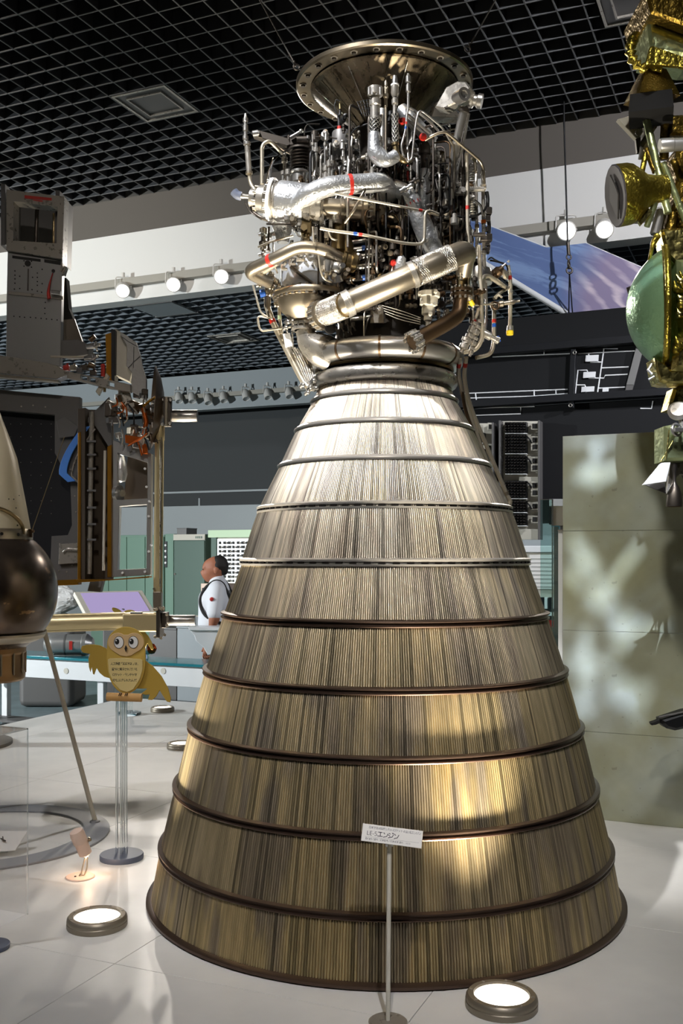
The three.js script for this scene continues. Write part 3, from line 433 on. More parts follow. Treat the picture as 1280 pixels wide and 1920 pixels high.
  pipe('duct_rail', [[764, 215, 0.255], [806, 250, 0.24]], 0.0055, M.steel); pipe('duct_rail', [[764, 225, 0.25], [800, 256, 0.24]], 0.0045, M.steel);
  part(eng, 'red_tag', cyl(e(752, 228, 0.27), e(757, 226, 0.28), 0.012, 0.010, 12), M.red);
  lathe('red_button', [[0, 0], [0.012, 0], [0.012, 0.008], [0, 0.01]], e(792, 258, 0.28), V(0.2, 0.1, 1), M.red, 14);
  pipe('vent_line', [[796, 263, 0.27], [815, 252, 0.28], [834, 246, 0.28], [905, 306, 0.16], [908, 345, 0.14]], 0.0048, M.warm, { bend: 0.03 });
  pipe('vent_line', [[842, 262, 0.25], [851, 275, 0.24], [852, 330, 0.22], [849, 372, 0.2]], 0.004, M.warm);
  // wire basket at the apex of the cone
  { const g = []; for (let i = 0; i < 4; i++) g.push(sweep([e(668 + i * 3, 192 + i * 7, 0.2), e(694, 186 + i * 8, 0.24)], 0.0012, 4)); for (let i = 0; i < 5; i++) g.push(sweep([e(669 + i * 6, 190 - i, 0.2), e(680 + i * 4, 218, 0.22)], 0.0012, 4)); part(eng, 'wire_mesh', g, M.black); }
  // --- upper left
  const nose = fit('tall_fitting', 460, 213, 272, [[0, 0], [4, 0], [4, 0.15], [5.5, 0.18], [5.5, 0.28], [3.6, 0.3], [3.6, 0.42], [5, 0.45], [5, 0.62], [3.5, 0.64], [3.5, 0.72], [5, 0.74], [5, 0.85], [3.4, 0.87], [2, 1], [0, 1]], M.steel, 0.08);
  pipe('sleeved_riser', [[463, 268, 0.08], [467, 326, 0.08]], 0.0095, M.satin, { tapes: [[0.02, M.steel, 0.01], [0.97, M.warm, 0.008]] });
  pipe('riser_elbow', [[467, 325, 0.08], [469, 344, 0.08], [480, 360, 0.1]], 0.0062, M.cream, { bend: 0.04 });
  part(eng, 'arm_bracket', cut([[472, 249], [482, 246], [540, 262], [546, 274], [538, 277], [476, 258]], ED - 0.1, 0.03), M.dark);
  part(eng, 'arm_knob', [hexNut(e(474, 251, 0.12), V(1, 0.15, 0), 0.011, 0.018), cyl(e(481, 249, 0.12), e(486, 250, 0.12), 0.007)], M.steel);
  pipe('arched_tube', [[491, 345, 0.12], [491, 272, 0.12], [504, 263, 0.12], [530, 288, 0.08]], 0.0064, M.cream, { bend: 0.03 });
  pipe('arched_tube', [[505, 262, 0.06], [534, 283, 0.03], [560, 295, 0.02]], 0.005, M.dark);
  pipe('wire', [[508, 345, 0.1], [507, 312, 0.1], [525, 286, 0.08], [545, 282, 0.06]], 0.0022, M.black); pipe('wire', [[498, 348, 0.1], [502, 322, 0.1], [512, 296, 0.08]], 0.002, M.warm); pipe('thin_rod', [[506, 344, 0.13], [505, 320, 0.13]], 0.003, M.steel);
  const bel = lathe('bellows', Array.from({ length: 37 }, (_, i) => [0.031 + 0.0065 * Math.cos(i / 36 * 12 * Math.PI), i / 36 * 0.068]), e(563, 318, 0.1), UPV, M.dark, 32);
  part(bel, 'top_plate', turned([[0, 0], [0.042, 0], [0.042, 0.006], [0, 0.006]], e(563, 283, 0.1), UPV, 28), M.dark);
  lathe('valve_barrel', [[0, 0], [0.024, 0], [0.024, 0.028], [0.03, 0.03], [0.03, 0.036], [0, 0.036]], e(561, 341, 0.12), UPV, M.steel, 24);
  part(eng, 'actuator_head', [box(0.07, 0.034, 0.06, e(563, 270, 0.09)), cyl(e(556, 262, 0.12), e(578, 262, 0.12), 0.012), cyl(e(541, 281, 0.1), e(541, 254, 0.1), 0.005)], M.dark);
  part(eng, 'actuator_rod', [sweep([e(544, 258, 0.13), e(563, 247, 0.13)], 0.006, 8), ballOf(e(564, 246, 0.13), 0.008, 10), hexNut(e(577, 260, 0.13), V(0, 1, 0), 0.006, 0.01)], M.steel);
  for (const [x, y0, y1, r, z, m] of [[586, 252, 322, 0.0032, 0.14, M.steel], [592, 268, 326, 0.0052, 0.14, M.steel], [609, 243, 345, 0.0034, 0.18, M.steel], [617, 300, 343, 0.006, 0.2, M.satin], [622, 292, 343, 0.004, 0.2, M.steel], [533, 285, 350, 0.006, 0.05, M.satin], [540, 318, 352, 0.006, 0.08, M.steel], [530, 320, 345, 0.004, 0.12, M.steel], [672, 298, 335, 0.005, 0.16, M.satin], [650, 300, 330, 0.008, 0.17, M.satin], [663, 290, 332, 0.0035, 0.2, M.dark], [764, 310, 345, 0.004, 0.22, M.red], [770, 310, 345, 0.003, 0.23, M.satin]]) { const o = part(eng, 'rod', cyl(e(x, y1, z), e(x, y0, z), r, undefined, 10), m); part(o, 'nut', hexNut(e(x, (y0 * 0.7 + y1 * 0.3), z), UPV, r * 1.9, r * 3), M.satin); }
  lathe('ribbed_cap', [[0, 0], [0.013, 0], [0.013, 0.03], [0.008, 0.034], [0, 0.034]], e(590, 264, 0.13), UPV, M.dark, 12);
  const can = lathe('canister', [[0, 0], [0.03, 0], [0.032, 0.003], [0.032, 0.088], [0.03, 0.092], [0.008, 0.094], [0, 0.094]], e(640, 298, 0.14), UPV, M.aluDark, 32);
  part(can, 'lead', [cyl(e(636, 246, 0.15), e(635, 216, 0.15), 0.0065, 0.005), cyl(e(637, 216, 0.15), e(638, 196, 0.15), 0.005, 0.004)], M.black); part(can, 'brass_pin', cyl(e(637.5, 205, 0.152), e(637, 190, 0.152), 0.0055, 0.004, 10), M.brass); part(can, 'red_collar', cyl(e(636, 243, 0.15), e(636, 237, 0.15), 0.0075, undefined, 12), M.red);
  pipe('wire', [[637, 190, 0.16], [630, 186, 0.16], [626, 200, 0.16], [633, 216, 0.16]], 0.0018, M.black, { bend: 0.02 }); pipe('wire', [[690, 232, 0.24], [664, 240, 0.22], [654, 262, 0.2], [646, 292, 0.19]], 0.0022, M.black, { bend: 0.05 }); pipe('wire', [[592, 257, 0.15], [606, 256, 0.18], [632, 260, 0.18]], 0.0022, M.dark, { bend: 0.03 });
  for (const [x, y, s] of [[642, 272, 0.009], [643, 286, 0.006], [611, 255, 0.006], [668, 270, 0.007], [657, 285, 0.008], [648, 312, 0.01]]) part(eng, 'terminal', [cyl(e(x, y + 8, 0.2), e(x, y - 6, 0.2), s, s * 0.7, 12), ballOf(e(x, y - 6, 0.2), s * 0.9, 10)], M.steel);
  // --- turbopump, lying left to right
  const A = e(470, 371, 0.2), Bp = e(607, 387, 0.24), td = Bp.clone().sub(A), tl = td.length();
  const pump = lathe('turbopump', [[0, 0], [0.03, 0], [0.03, 0.1], [0.044, 0.11], [0.046, 0.2], [0.034, 0.21], [0.036, 0.26], [0.06, 0.265], [0.064, 0.28], [0.064, 0.34], [0.06, 0.35], [0.064, 0.37], [0.064, 0.78], [0.068, 0.79], [0.068, 0.87], [0.06, 0.88], [0.056, 1], [0.03, 1.02]].map(([r, t]) => [r, t * tl]), A, td, M.satin, 40);
  part(pump, 'foil_jacket', turned([[0.0655, 0.39], [0.0665, 0.4], [0.0665, 0.75], [0.0655, 0.76]].map(([r, t]) => [r, t * tl]), A, td, 40), M.foil);
  part(pump, 'rim_flange', turned([[0.05, 0.27], [0.072, 0.275], [0.072, 0.315], [0.05, 0.32]].map(([r, t]) => [r, t * tl]), A, td, 40), M.whiteGloss); bolts(pump, A.clone().addScaledVector(td, 0.265), td, 0.066, 16, 0.005, 0.014, M.steel);
  bolts(pump, A.clone().addScaledVector(td, 0.09), td, 0.038, 8, 0.005, 0.016, M.warm);
  const knob = pipe('elbow_port', [[470, 369, 0.2], [456, 368, 0.2], [446, 366, 0.2], [440, 361, 0.2]], (t) => 0.007 + 0.0045 * t, M.satin, { bend: 0.02 }); part(knob, 'rubber_cap', sweep(rounded(pp([[452, 368, 0.2], [444, 366, 0.2], [438, 359, 0.2]]), 0.02), 0.0145, 14), M.discDark);
  pipe('drain_hose', [[471, 386, 0.2], [474, 398, 0.2], [488, 408, 0.22], [502, 413, 0.22]], 0.0055, M.dark, { bend: 0.03 }); pipe('wire', [[458, 376, 0.2], [466, 396, 0.2], [490, 412, 0.22]], 0.0018, M.dark);
  const C2 = e(604, 390, 0.24), D2 = e(760, 400, 0.2), cd = D2.clone().sub(C2), cL = cd.length();
  const outl = lathe('pump_outlet', [[0.03, 0], [0.033, 0.05], [0.033, 0.2], [0.036, 0.21], [0.036, 0.25], [0.034, 0.26], [0.034, 0.45], [0.044, 0.47], [0.046, 0.52], [0.04, 0.54], [0.044, 0.57], [0.044, 0.61], [0.03, 0.63], [0.028, 0.7], [0.028, 0.95], [0.02, 1]].map(([r, t]) => [r, t * cL]), C2, cd, M.warm, 32); bolts(outl, C2.clone().addScaledVector(cd, 0.55), cd, 0.042, 14, 0.004, 0.02, M.satin);
  lathe('down_pipe', [[0.024, 0], [0.024, 0.10], [0.028, 0.105], [0.028, 0.13], [0.022, 0.135]], e(634, 470, 0.22), UPV, M.brass, 24);
  part(eng, 'white_cap', cyl(e(630, 421, 0.235), e(630, 402, 0.235), 0.021, undefined, 20), M.satin);
  // silver foil-wrapped lines
  pipe('foil_wrapped_pipe', [[556, 382, 0.27], [575, 366, 0.31], [612, 349, 0.33], [722, 341, 0.29], [728, 368, 0.22]], (t) => t < 0.12 ? 0.026 + t * 0.04 : 0.031, M.foil, { bend: 0.05, n: 22, tapes: [[0.52, M.red, 0.012]], label: 'silver foil wrapped pipe with a red tape band' });
  pipe('foil_wrapped_pipe', [[712, 352, 0.2], [740, 350, 0.23], [765, 366, 0.24], [782, 400, 0.24], [813, 472, 0.22]], (t) => 0.026 + 0.008 * t, M.foil, { bend: 0.06, n: 22, tapes: [[0.47, M.red, 0.012]] });
  pipe('foil_wrapped_column', [[796, 318, 0.2], [795, 350, 0.2], [795, 398, 0.2]], (t) => 0.017 + 0.006 * t, M.foil, { n: 18 }); lathe('column_neck', [[0.016, 0], [0.016, 0.05], [0.02, 0.055], [0.02, 0.09], [0.012, 0.1]], e(796, 320, 0.2), UPV, M.dark, 20);
  pipe('long_tube', [[628, 362, 0.34], [660, 370, 0.34], [797, 396, 0.3], [822, 404, 0.27]], 0.0042, M.cream, { tapes: [[0.8, M.red, 0.012]] }); pipe('long_tube', [[600, 428, 0.32], [618, 432, 0.32], [680, 440, 0.32], [745, 454, 0.32], [772, 458, 0.31], [795, 457, 0.3], [797, 392, 0.3], [822, 402, 0.28]], 0.0052, M.cream, { bend: 0.03, tapes: [[0.27, M.red, 0.012], [0.235, M.blue, 0.012]] });
  pipe('diagonal_tube', [[703, 316, 0.2], [686, 352, 0.33], [660, 400, 0.31], [646, 418, 0.28]], 0.0045, M.warm);
  // cluster under the pump
  for (const [x, y, h, w, m] of [[574, 428, 26, 20, M.brass], [550, 412, 14, 14, M.warm], [562, 422, 16, 9, M.satin], [590, 405, 14, 16, M.warm], [603, 412, 24, 9, M.satin], [538, 410, 10, 10, M.steel], [592, 440, 22, 8, M.satin], [612, 446, 16, 9, M.warm], [620, 425, 22, 7, M.satin]]) part(eng, 'valve_block', [box(w * 0.0018, h * 0.0018, 0.035, e(x, y, 0.24)), cyl(e(x, y + h * 0.5, 0.25), e(x, y + h * 0.8, 0.25), w * 0.0006, undefined, 8), hexNut(e(x - w * 0.2, y, 0.26), V(0, 0, 1), w * 0.0006, 0.012)], m);
  part(eng, 'foil_cone', turned([[0, 0], [0.02, 0], [0.042, 0.075], [0.03, 0.085], [0, 0.086]].map(([r, y]) => [r, y]), e(530, 455, 0.14), UPV, 20), M.foil);
  const chain = lathe('fitting_column', [[0, 0], [0.008, 0], [0.008, 0.02], [0.013, 0.022], [0.013, 0.04], [0.007, 0.043], [0.007, 0.07], [0.012, 0.072], [0.012, 0.085], [0.016, 0.09], [0.016, 0.1], [0.009, 0.104], [0.009, 0.125], [0.014, 0.128], [0.014, 0.145], [0.006, 0.15], [0, 0.152]], e(494, 508, 0.12), UPV, M.warm, 12);
  for (const [x, y] of [[488, 440], [502, 446], [500, 470], [488, 478], [506, 488], [497, 505], [510, 440], [486, 498]]) part(chain, 'fitting', [hexNut(e(x - 3, y, 0.14), V(1, 0.2, 0.3), 0.007, 0.02), ballOf(e(x + 4, y - 1, 0.145), 0.007, 10)], M.steel);
  pipe('thin_tube', [[484, 463, 0.16], [510, 452, 0.2], [550, 442, 0.22]], 0.0036, M.cream); pipe('thin_tube', [[500, 420, 0.2], [545, 421, 0.24], [555, 428, 0.25]], 0.0036, M.satin); pipe('thin_tube', [[512, 455, 0.17], [512, 490, 0.17], [520, 512, 0.18]], 0.003, M.steel); pipe('thin_tube', [[504, 425, 0.16], [503, 470, 0.15]], 0.004, M.dark);
  pipe('thin_tube', [[586, 425, 0.3], [588, 455, 0.3]], 0.003, M.cream); pipe('thin_tube', [[597, 478, 0.3], [600, 505, 0.3], [606, 523, 0.29], [622, 529, 0.26]], 0.0033, M.cream, { bend: 0.02 }); pipe('thin_tube', [[616, 435, 0.29], [620, 447, 0.29], [632, 451, 0.28]], 0.003, M.cream, { bend: 0.01 });
  // big bent pipe on the left
  pipe('bent_pipe', [[505, 530, 0.1], [460, 510, 0.17], [527, 479, 0.25], [560, 462, 0.27], [600, 465, 0.27], [642, 487, 0.24]], 0.0205, M.warm, { bend: 0.045, n: 20, tapes: [[0.42, M.red, 0.014]] });
  pipe('bent_pipe_twin', [[506, 535, 0.06], [478, 520, 0.1], [520, 492, 0.2]], 0.010, M.cream, { bend: 0.03 });
  lathe('union_nut', [[0.02, 0], [0.026, 0.002], [0.026, 0.012], [0.021, 0.014], [0.027, 0.017], [0.027, 0.03], [0.034, 0.034], [0.034, 0.05], [0.02, 0.056]], e(640, 485, 0.24), V(1, -0.25, -0.2), M.brass, 20);
  part(eng, 'elbow_housing', [ballOf(e(655, 490, 0.2), 0.036, 20), cyl(e(655, 488, 0.2), e(640, 440, 0.2), 0.03, 0.028)], M.brass);
  part(eng, 'valve_body', [ballOf(e(632, 502, 0.26), 0.022, 18), cyl(e(632, 502, 0.26), e(610, 496, 0.27), 0.012), cyl(e(615, 490, 0.27), e(614, 510, 0.27), 0.016, 0.012), cyl(e(632, 515, 0.26), e(634, 528, 0.25), 0.014, 0.018), hexNut(e(640, 500, 0.28), V(0.3, 0, 1), 0.01, 0.016)], M.steel);
  for (const [x, y] of [[610, 520], [618, 512], [603, 508], [645, 520], [625, 522], [650, 512]]) part(eng, 'screw_boss', hexNut(e(x, y, 0.25), V(0.2, 0.3, 1), 0.0085, 0.022), M.warm);
  // gas generator drum with its bolted flange and bowl
  const gx = 588, gz = 0.1, gc = e(gx, 555, gz);
  const drum = lathe('generator_drum', [[0.112, 0], [0.114, 0.004], [0.114, 0.095], [0.105, 0.125], [0.085, 0.15], [0.05, 0.165], [0, 0.17]], gc, UPV, mat('blue_grey_steel', { color: 0xb6bcc6, metalness: 0.5, roughness: 0.4 }), 48);
  for (const [x, y, s] of [[545, 492, 0.018], [560, 484, 0.022], [575, 480, 0.02], [590, 490, 0.022], [568, 498, 0.016], [550, 478, 0.014], [604, 484, 0.015], [530, 500, 0.015], [580, 503, 0.014]]) part(drum, 'fitting', [hexNut(e(x, y + 4, 0.19), V(0.1, 1, 0.3), s * 0.6, s), cyl(e(x, y, 0.19), e(x + 6, y - 8, 0.22), s * 0.35, s * 0.25, 10), box(s * 1.3, s * 0.5, s, e(x + 3, y + 5, 0.2))], M.steel);
  pipe('cable_sleeve', [[545, 500, 0.21], [560, 512, 0.215], [590, 535, 0.21]], 0.006, M.dark, { bend: 0.03 });
  const gf = lathe('generator_flange', [[0.1, 0], [0.134, 0], [0.136, 0.004], [0.136, 0.014], [0.134, 0.018], [0.11, 0.018]], e(gx - 4, 562, gz), UPV, M.warm, 48); bolts(gf, e(gx - 4, 557, gz), UPV, 0.126, 32, 0.0065, 0.034, M.steel);
  lathe('generator_bowl', [[0.036, 0], [0.04, 0.008], [0.062, 0.024], [0.088, 0.05], [0.1, 0.08], [0.104, 0.1], [0.1, 0.108]].map(([r, y]) => [r * 0.92, y * 0.8]), e(571, 606, gz + 0.02), UPV, M.warm, 48);
  const gn = lathe('neck_flange', [[0.034, 0], [0.044, 0], [0.044, 0.008], [0.036, 0.01], [0.036, 0.016], [0.044, 0.018], [0.044, 0.026], [0.034, 0.027]], e(570, 620, gz + 0.02), UPV, M.satin, 32); bolts(gn, e(570, 612, gz + 0.02), UPV, 0.041, 14, 0.004, 0.02, M.steel);
  part(eng, 'exhaust_duct', sweep(rounded(pp([[571, 618, 0.12], [577, 638, 0.12], [598, 655, 0.13], [622, 668, 0.12]]), 0.04), (t) => 0.032 + 0.028 * Math.min(1, t * 1.2), 28), M.satin);
  // braided duct crossing the front
  const f1 = lathe('duct_flange', [[0.03, 0], [0.044, 0.002], [0.05, 0.004], [0.05, 0.014], [0.044, 0.016], [0.05, 0.019], [0.05, 0.028], [0.04, 0.032]], e(596, 593, 0.19), e(648, 571, 0.3).sub(e(596, 593, 0.19)), M.warm, 32); bolts(f1, e(600, 591, 0.203), e(648, 571, 0.3).sub(e(596, 593, 0.19)), 0.045, 16, 0.005, 0.026, M.steel);
  const feed = part(eng, 'feed_duct', sweep(rounded(pp([[604, 589, 0.21], [650, 570, 0.3], [735, 533, 0.345], [812, 497, 0.33], [848, 482, 0.29]]), 0.06), 0.0385, 28), M.warm);
  part(feed, 'elbow', sweep(rounded(pp([[842, 484, 0.295], [876, 470, 0.25], [868, 515, 0.2]]), 0.07, 12), (t) => 0.0385 - 0.012 * Math.max(0, t - 0.55) / 0.45, 28), M.warm);
  const bs1 = part(feed, 'braided_section', cyl(e(609, 587, 0.217), e(647, 571.5, 0.296), 0.0405, undefined, 28), M.brass); braid(e(609, 587, 0.217), e(647, 571.5, 0.296), 0.0416, 0.8, 20, 0.0019, M.satin, bs1);
  const bs2 = part(feed, 'braided_section', cyl(e(778, 513, 0.338), e(842, 484.5, 0.3), 0.0405, undefined, 28), M.dark); braid(e(778, 513, 0.338), e(842, 484.5, 0.3), 0.0416, 0.95, 20, 0.0021, M.satin, bs2);
  for (const [x, y, z, w] of [[607, 588, 0.215, 3], [650, 570, 0.3, 5], [656, 567, 0.305, 2], [775, 514.5, 0.34, 3], [771, 516, 0.34, 2], [845, 483.5, 0.297, 3]]) { const d = e(x + 10, y - 4.4, z).sub(e(x, y, z)).normalize(), c = e(x, y, z); part(feed, 'collar', cyl(c.clone().addScaledVector(d, -w * 0.0018), c.clone().addScaledVector(d, w * 0.0018), 0.0435, undefined, 28), M.satin); }
  lathe('drop_pipe', [[0.022, 0], [0.022, 0.085], [0.026, 0.09]], e(867, 552, 0.19), UPV, M.brass, 24);
  const f2 = lathe('pipe_flange', [[0.022, 0], [0.038, 0.002], [0.038, 0.012], [0.03, 0.014], [0.038, 0.018], [0.038, 0.028], [0.022, 0.03]], e(865, 558, 0.19), UPV, M.bronze, 28); bolts(f2, e(865, 550, 0.19), UPV, 0.033, 12, 0.005, 0.042, M.satin);
  pipe('return_pipe', [[864, 552, 0.19], [862, 590, 0.2], [838, 606, 0.24], [772, 642, 0.3]], 0.0255, M.bronze, { bend: 0.06, n: 20 });
  const f3 = lathe('pipe_collar', [[0.026, 0], [0.036, 0.003], [0.036, 0.013], [0.03, 0.015], [0.036, 0.018], [0.034, 0.028], [0.026, 0.03]], e(771, 642.5, 0.3), e(838, 606, 0.24).sub(e(771, 642.5, 0.3)), M.satin, 28); bolts(f3, e(776, 640, 0.297), e(838, 606, 0.24).sub(e(771, 642.5, 0.3)), 0.033, 12, 0.0045, 0.035, M.steel);
  // things in the dark middle
  for (const [y, z] of [[452, 0.2], [466, 0.21], [481, 0.21], [500, 0.21], [521, 0.21], [541, 0.2], [580, 0.2], [596, 0.19]]) { const o = part(eng, 'cross_tube', cyl(e(656, y + 3, z), e(702, y - 3, z), 0.0085, undefined, 14), M.steel); part(o, 'collar', cyl(e(678, y, z), e(686, y - 1, z), 0.0098, undefined, 14), y === 466 || y === 521 ? M.blue : M.satin); }
  part(eng, 'perforated_bracket', cut([[696, 462], [708, 460], [712, 472], [700, 476], [701, 548], [714, 566], [696, 566]], ED - 0.22, 0.005), M.alu); part(eng, 'perforated_bracket', cut([[694, 572], [718, 572], [720, 606], [694, 606]], ED - 0.2, 0.005, { holes: [rect(708, 576, 712, 581).reverse()] }), M.alu);
  pipe('post', [[691, 420, 0.24], [691, 545, 0.24]], 0.0038, M.satin); pipe('post', [[686, 455, 0.24], [686, 540, 0.24]], 0.003, M.dark);
  for (const [x, y, r, m] of [[736, 492, 0.012, M.red], [712, 518, 0.012, M.brass], [722, 500, 0.01, M.dark], [753, 494, 0.013, M.satin], [716, 486, 0.008, M.steel], [730, 474, 0.011, M.warm], [700, 440, 0.014, M.bronze], [720, 462, 0.01, M.warm]]) part(eng, 'plug', [cyl(e(x, y, 0.2), e(x + 2, y + 1, 0.25), r, r * 0.85, 14), cyl(e(x + 2, y + 1, 0.25), e(x + 3, y + 1, 0.262), r * 0.5, undefined, 8)], m);
  part(eng, 'foil_cover', turned([[0, 0], [0.014, 0.002], [0.018, 0.02], [0.014, 0.045], [0, 0.055]], e(746, 508, 0.25), V(0.3, 1, 0.1), 18), M.foil);
  lathe('actuator', [[0, 0], [0.007, 0], [0.007, 0.025], [0.014, 0.03], [0.014, 0.045], [0.022, 0.05], [0.022, 0.075], [0.03, 0.08], [0.03, 0.105], [0.036, 0.108], [0.036, 0.122], [0.03, 0.126], [0.012, 0.128], [0, 0.128]], e(801, 618, 0.25), V(0.05, 1, 0), M.putty, 14);
  part(eng, 'actuator_stem', [cyl(e(797, 640, 0.25), e(800, 612, 0.25), 0.006, 0.009, 12), ballOf(e(792, 615, 0.26), 0.011, 12), ballOf(e(797, 640, 0.25), 0.008, 10)], M.discDark);
  for (const [x, y] of [[786, 552], [816, 548], [790, 570], [814, 572], [806, 590]]) part(eng, 'actuator_screw', hexNut(e(x, y, 0.29), V(0, 0.2, 1), 0.0065, 0.012), M.putty);
  for (let i = 0; i < 4; i++) pipe('spark_wire', [[716 + i * 2, 573 + i * 5, 0.23], [750, 582 + i * 6, 0.25], [788, 596 + i * 4, 0.24]], 0.0014, M.cream, { bend: 0.05 });
  lathe('round_port', [[0.014, 0], [0.02, 0.002], [0.02, 0.016], [0.014, 0.018], [0.014, 0.008], [0, 0.008]], e(618, 616, 0.2), V(0.2, 0, 1), M.black, 20);
  for (const [x, y] of [[640, 612], [650, 604], [656, 618], [634, 624], [648, 628], [662, 610]]) part(eng, 'cable_clip', [box(0.014, 0.022, 0.014, e(x, y, 0.22), undefined, 0.003), cyl(e(x - 5, y - 8, 0.22), e(x + 4, y + 10, 0.23), 0.003, undefined, 8)], M.nearBlack);
  // right-hand bank of upright tubes
  for (const [pts, r, m, tp] of [[[[874, 288, 0.2], [876, 340, 0.2], [876, 420, 0.2], [880, 470, 0.2], [879, 520, 0.2], [875, 552, 0.2], [888, 575, 0.18]], 0.0062, M.cream, [[0.35, M.red], [0.62, M.satin], [0.97, M.yellow, 0.02]]], [[[893, 300, 0.1], [892, 350, 0.12], [894, 420, 0.12], [893, 480, 0.12]], 0.0055, M.satin, [[0.7, M.brass]]], [[[905, 312, 0.1], [906, 400, 0.1], [907, 480, 0.1], [906, 560, 0.1]], 0.0066, M.satin, [[0.42, M.orange], [0.05, M.steel], [0.65, M.steel]]], [[[898, 460, 0.14], [900, 520, 0.14], [902, 545, 0.14]], 0.007, M.cream, []], [[[886, 430, 0.16], [885, 500, 0.16], [887, 600, 0.15]], 0.003, M.satin, []], [[[846, 344, 0.2], [845, 400, 0.2], [838, 408, 0.2], [825, 406, 0.2]], 0.0045, M.steel, []], [[[812, 340, 0.22], [812, 402, 0.22]], 0.0042, M.steel, []], [[[822, 285, 0.15], [822, 330, 0.15]], 0.004, M.satin, []], [[[816, 262, 0.16], [815, 300, 0.16], [806, 312, 0.16]], 0.0035, M.steel, []], [[[908, 470, 0.06], [911, 540, 0.06], [912, 600, 0.06], [905, 640, 0.06]], 0.0045, M.steel, []], [[[884, 296, 0.14], [890, 300, 0.12], [891, 320, 0.12]], 0.006, M.warm, []], [[[816, 425, 0.24], [820, 450, 0.24], [818, 478, 0.24]], 0.006, M.steel, []]]) pipe('upright_tube', pts, r, m, { bend: 0.03, tapes: tp });
  part(eng, 'tube_clamp', [box(0.085, 0.012, 0.02, e(884, 355, 0.17)), box(0.03, 0.02, 0.024, e(862, 360, 0.18)), hexNut(e(868, 358, 0.2), V(0, 0, 1), 0.009, 0.012), box(0.02, 0.016, 0.03, e(905, 352, 0.12))], M.satin); part(eng, 'tube_clamp', [box(0.07, 0.01, 0.02, e(890, 440, 0.15)), box(0.026, 0.018, 0.024, e(906, 448, 0.12))], M.dark);
  pipe('black_cable', [[862, 378, 0.16], [885, 372, 0.17], [902, 385, 0.16], [904, 402, 0.14]], 0.004, M.black, { bend: 0.03 }); pipe('black_cable', [[914, 382, 0.1], [906, 398, 0.13], [888, 406, 0.16], [865, 408, 0.17], [850, 402, 0.17]], 0.004, M.black, { bend: 0.04 }); pipe('black_cable', [[912, 360, 0.06], [914, 372, 0.06], [913, 400, 0.06], [917, 420, 0.05], [915, 470, 0.05]], 0.007, M.black, { bend: 0.03 });
  for (const [x, y, s] of [[916, 396, 0.013], [914, 410, 0.011], [916, 446, 0.014], [913, 456, 0.01], [911, 430, 0.009], [912, 470, 0.012]]) part(eng, 'connector', [box(s * 1.6, s * 1.8, s * 1.6, e(x, y, 0.06)), cyl(e(x, y, 0.06), e(x + 4, y - 7, 0.06), s * 0.5, s * 0.4, 10)], M.nearBlack);
  { const sp = []; for (let k = 0; k <= 130; k++) { const t = k / 130; sp.push(e(884, 308 + t * 96, 0.08).add(V(0.011 * Math.cos(k), 0, 0.011 * Math.sin(k)))); } part(eng, 'coil_spring', sweep(sp, 0.002, 5), M.satin); part(eng, 'ribbed_hose', turned(Array.from({ length: 41 }, (_, i) => [0.02 + 0.004 * (i % 2), i * 0.005]), e(864, 410, 0.04), UPV, 18), M.black); }
  lathe('chrome_dome', [[0, 0], [0.05, 0], [0.052, 0.03], [0.045, 0.05], [0.02, 0.062], [0, 0.064]], e(895, 532, 0.06), UPV, M.steel, 28); lathe('inner_cylinder', [[0, 0], [0.05, 0], [0.05, 0.1], [0, 0.1]], e(848, 460, 0.04), UPV, M.dark, 28); lathe('egg_valve', [[0, 0], [0.014, 0.006], [0.02, 0.025], [0.018, 0.045], [0.008, 0.06], [0, 0.06]], e(836, 405, 0.16), UPV, M.alu, 18);
  // right-hand outboard valves and drain lines
  pipe('drain_pipe', [[948, 540, 0.02], [930, 526, 0.06], [912, 516, 0.1], [902, 524, 0.12], [902, 600, 0.12], [905, 632, 0.12], [893, 656, 0.12], [868, 661, 0.13]], 0.0082, M.cream, { bend: 0.045, tapes: [[0.42, M.blue, 0.008]] });
  pipe('drain_pipe', [[926, 575, 0.05], [926, 640, 0.05], [921, 664, 0.06], [892, 671, 0.08]], 0.0072, M.cream, { bend: 0.05, tapes: [[0.22, M.red, 0.012], [0.29, M.blue, 0.012], [0.02, M.warm, 0.014]] });
  const dp = pipe('drain_pipe', [[952, 498, 0.0], [955, 512, 0.0], [957, 540, 0.0], [956, 615, 0.0]], 0.0068, M.cream, { bend: 0.03, tapes: [[0.2, M.red, 0.014], [0.42, M.satin, 0.01]] }); part(dp, 'yellow_cap', turned([[0, 0], [0.012, 0], [0.013, 0.006], [0.013, 0.014], [0, 0.014]], e(955.5, 628, 0), UPV, 14), M.yellow); part(dp, 'end_fitting', cyl(e(956, 620, 0), e(956, 611, 0), 0.0125, 0.011, 12), M.satin);
  pipe('link_pipe', [[926, 560, 0.05], [938, 548, 0.03], [955, 538, 0.0]], 0.006, M.cream); pipe('cross_tube', [[868, 571, 0.2], [890, 572, 0.16], [925, 570, 0.06]], 0.0032, M.cream);
  const bk = lathe('bleed_valve', [[0, 0], [0.01, 0], [0.01, 0.014], [0.006, 0.016], [0.006, 0.03], [0.011, 0.032], [0.011, 0.044], [0.007, 0.048], [0.007, 0.07], [0.009, 0.072], [0.009, 0.082], [0.004, 0.09], [0.004, 0.104], [0, 0.106]], e(919, 573, 0.05), V(1, 0.16, 0), M.warm, 14); part(bk, 'ring_nut', ringOf(e(928, 573, 0.06), 0.014, 0.004, V(0.3, 0.4, 1), 20, 6), M.bronze); part(bk, 'handle', sweep(rounded(pp([[929, 560, 0.06], [934, 552, 0.06], [941, 558, 0.06]]), 0.01), 0.004, 6), M.cream);
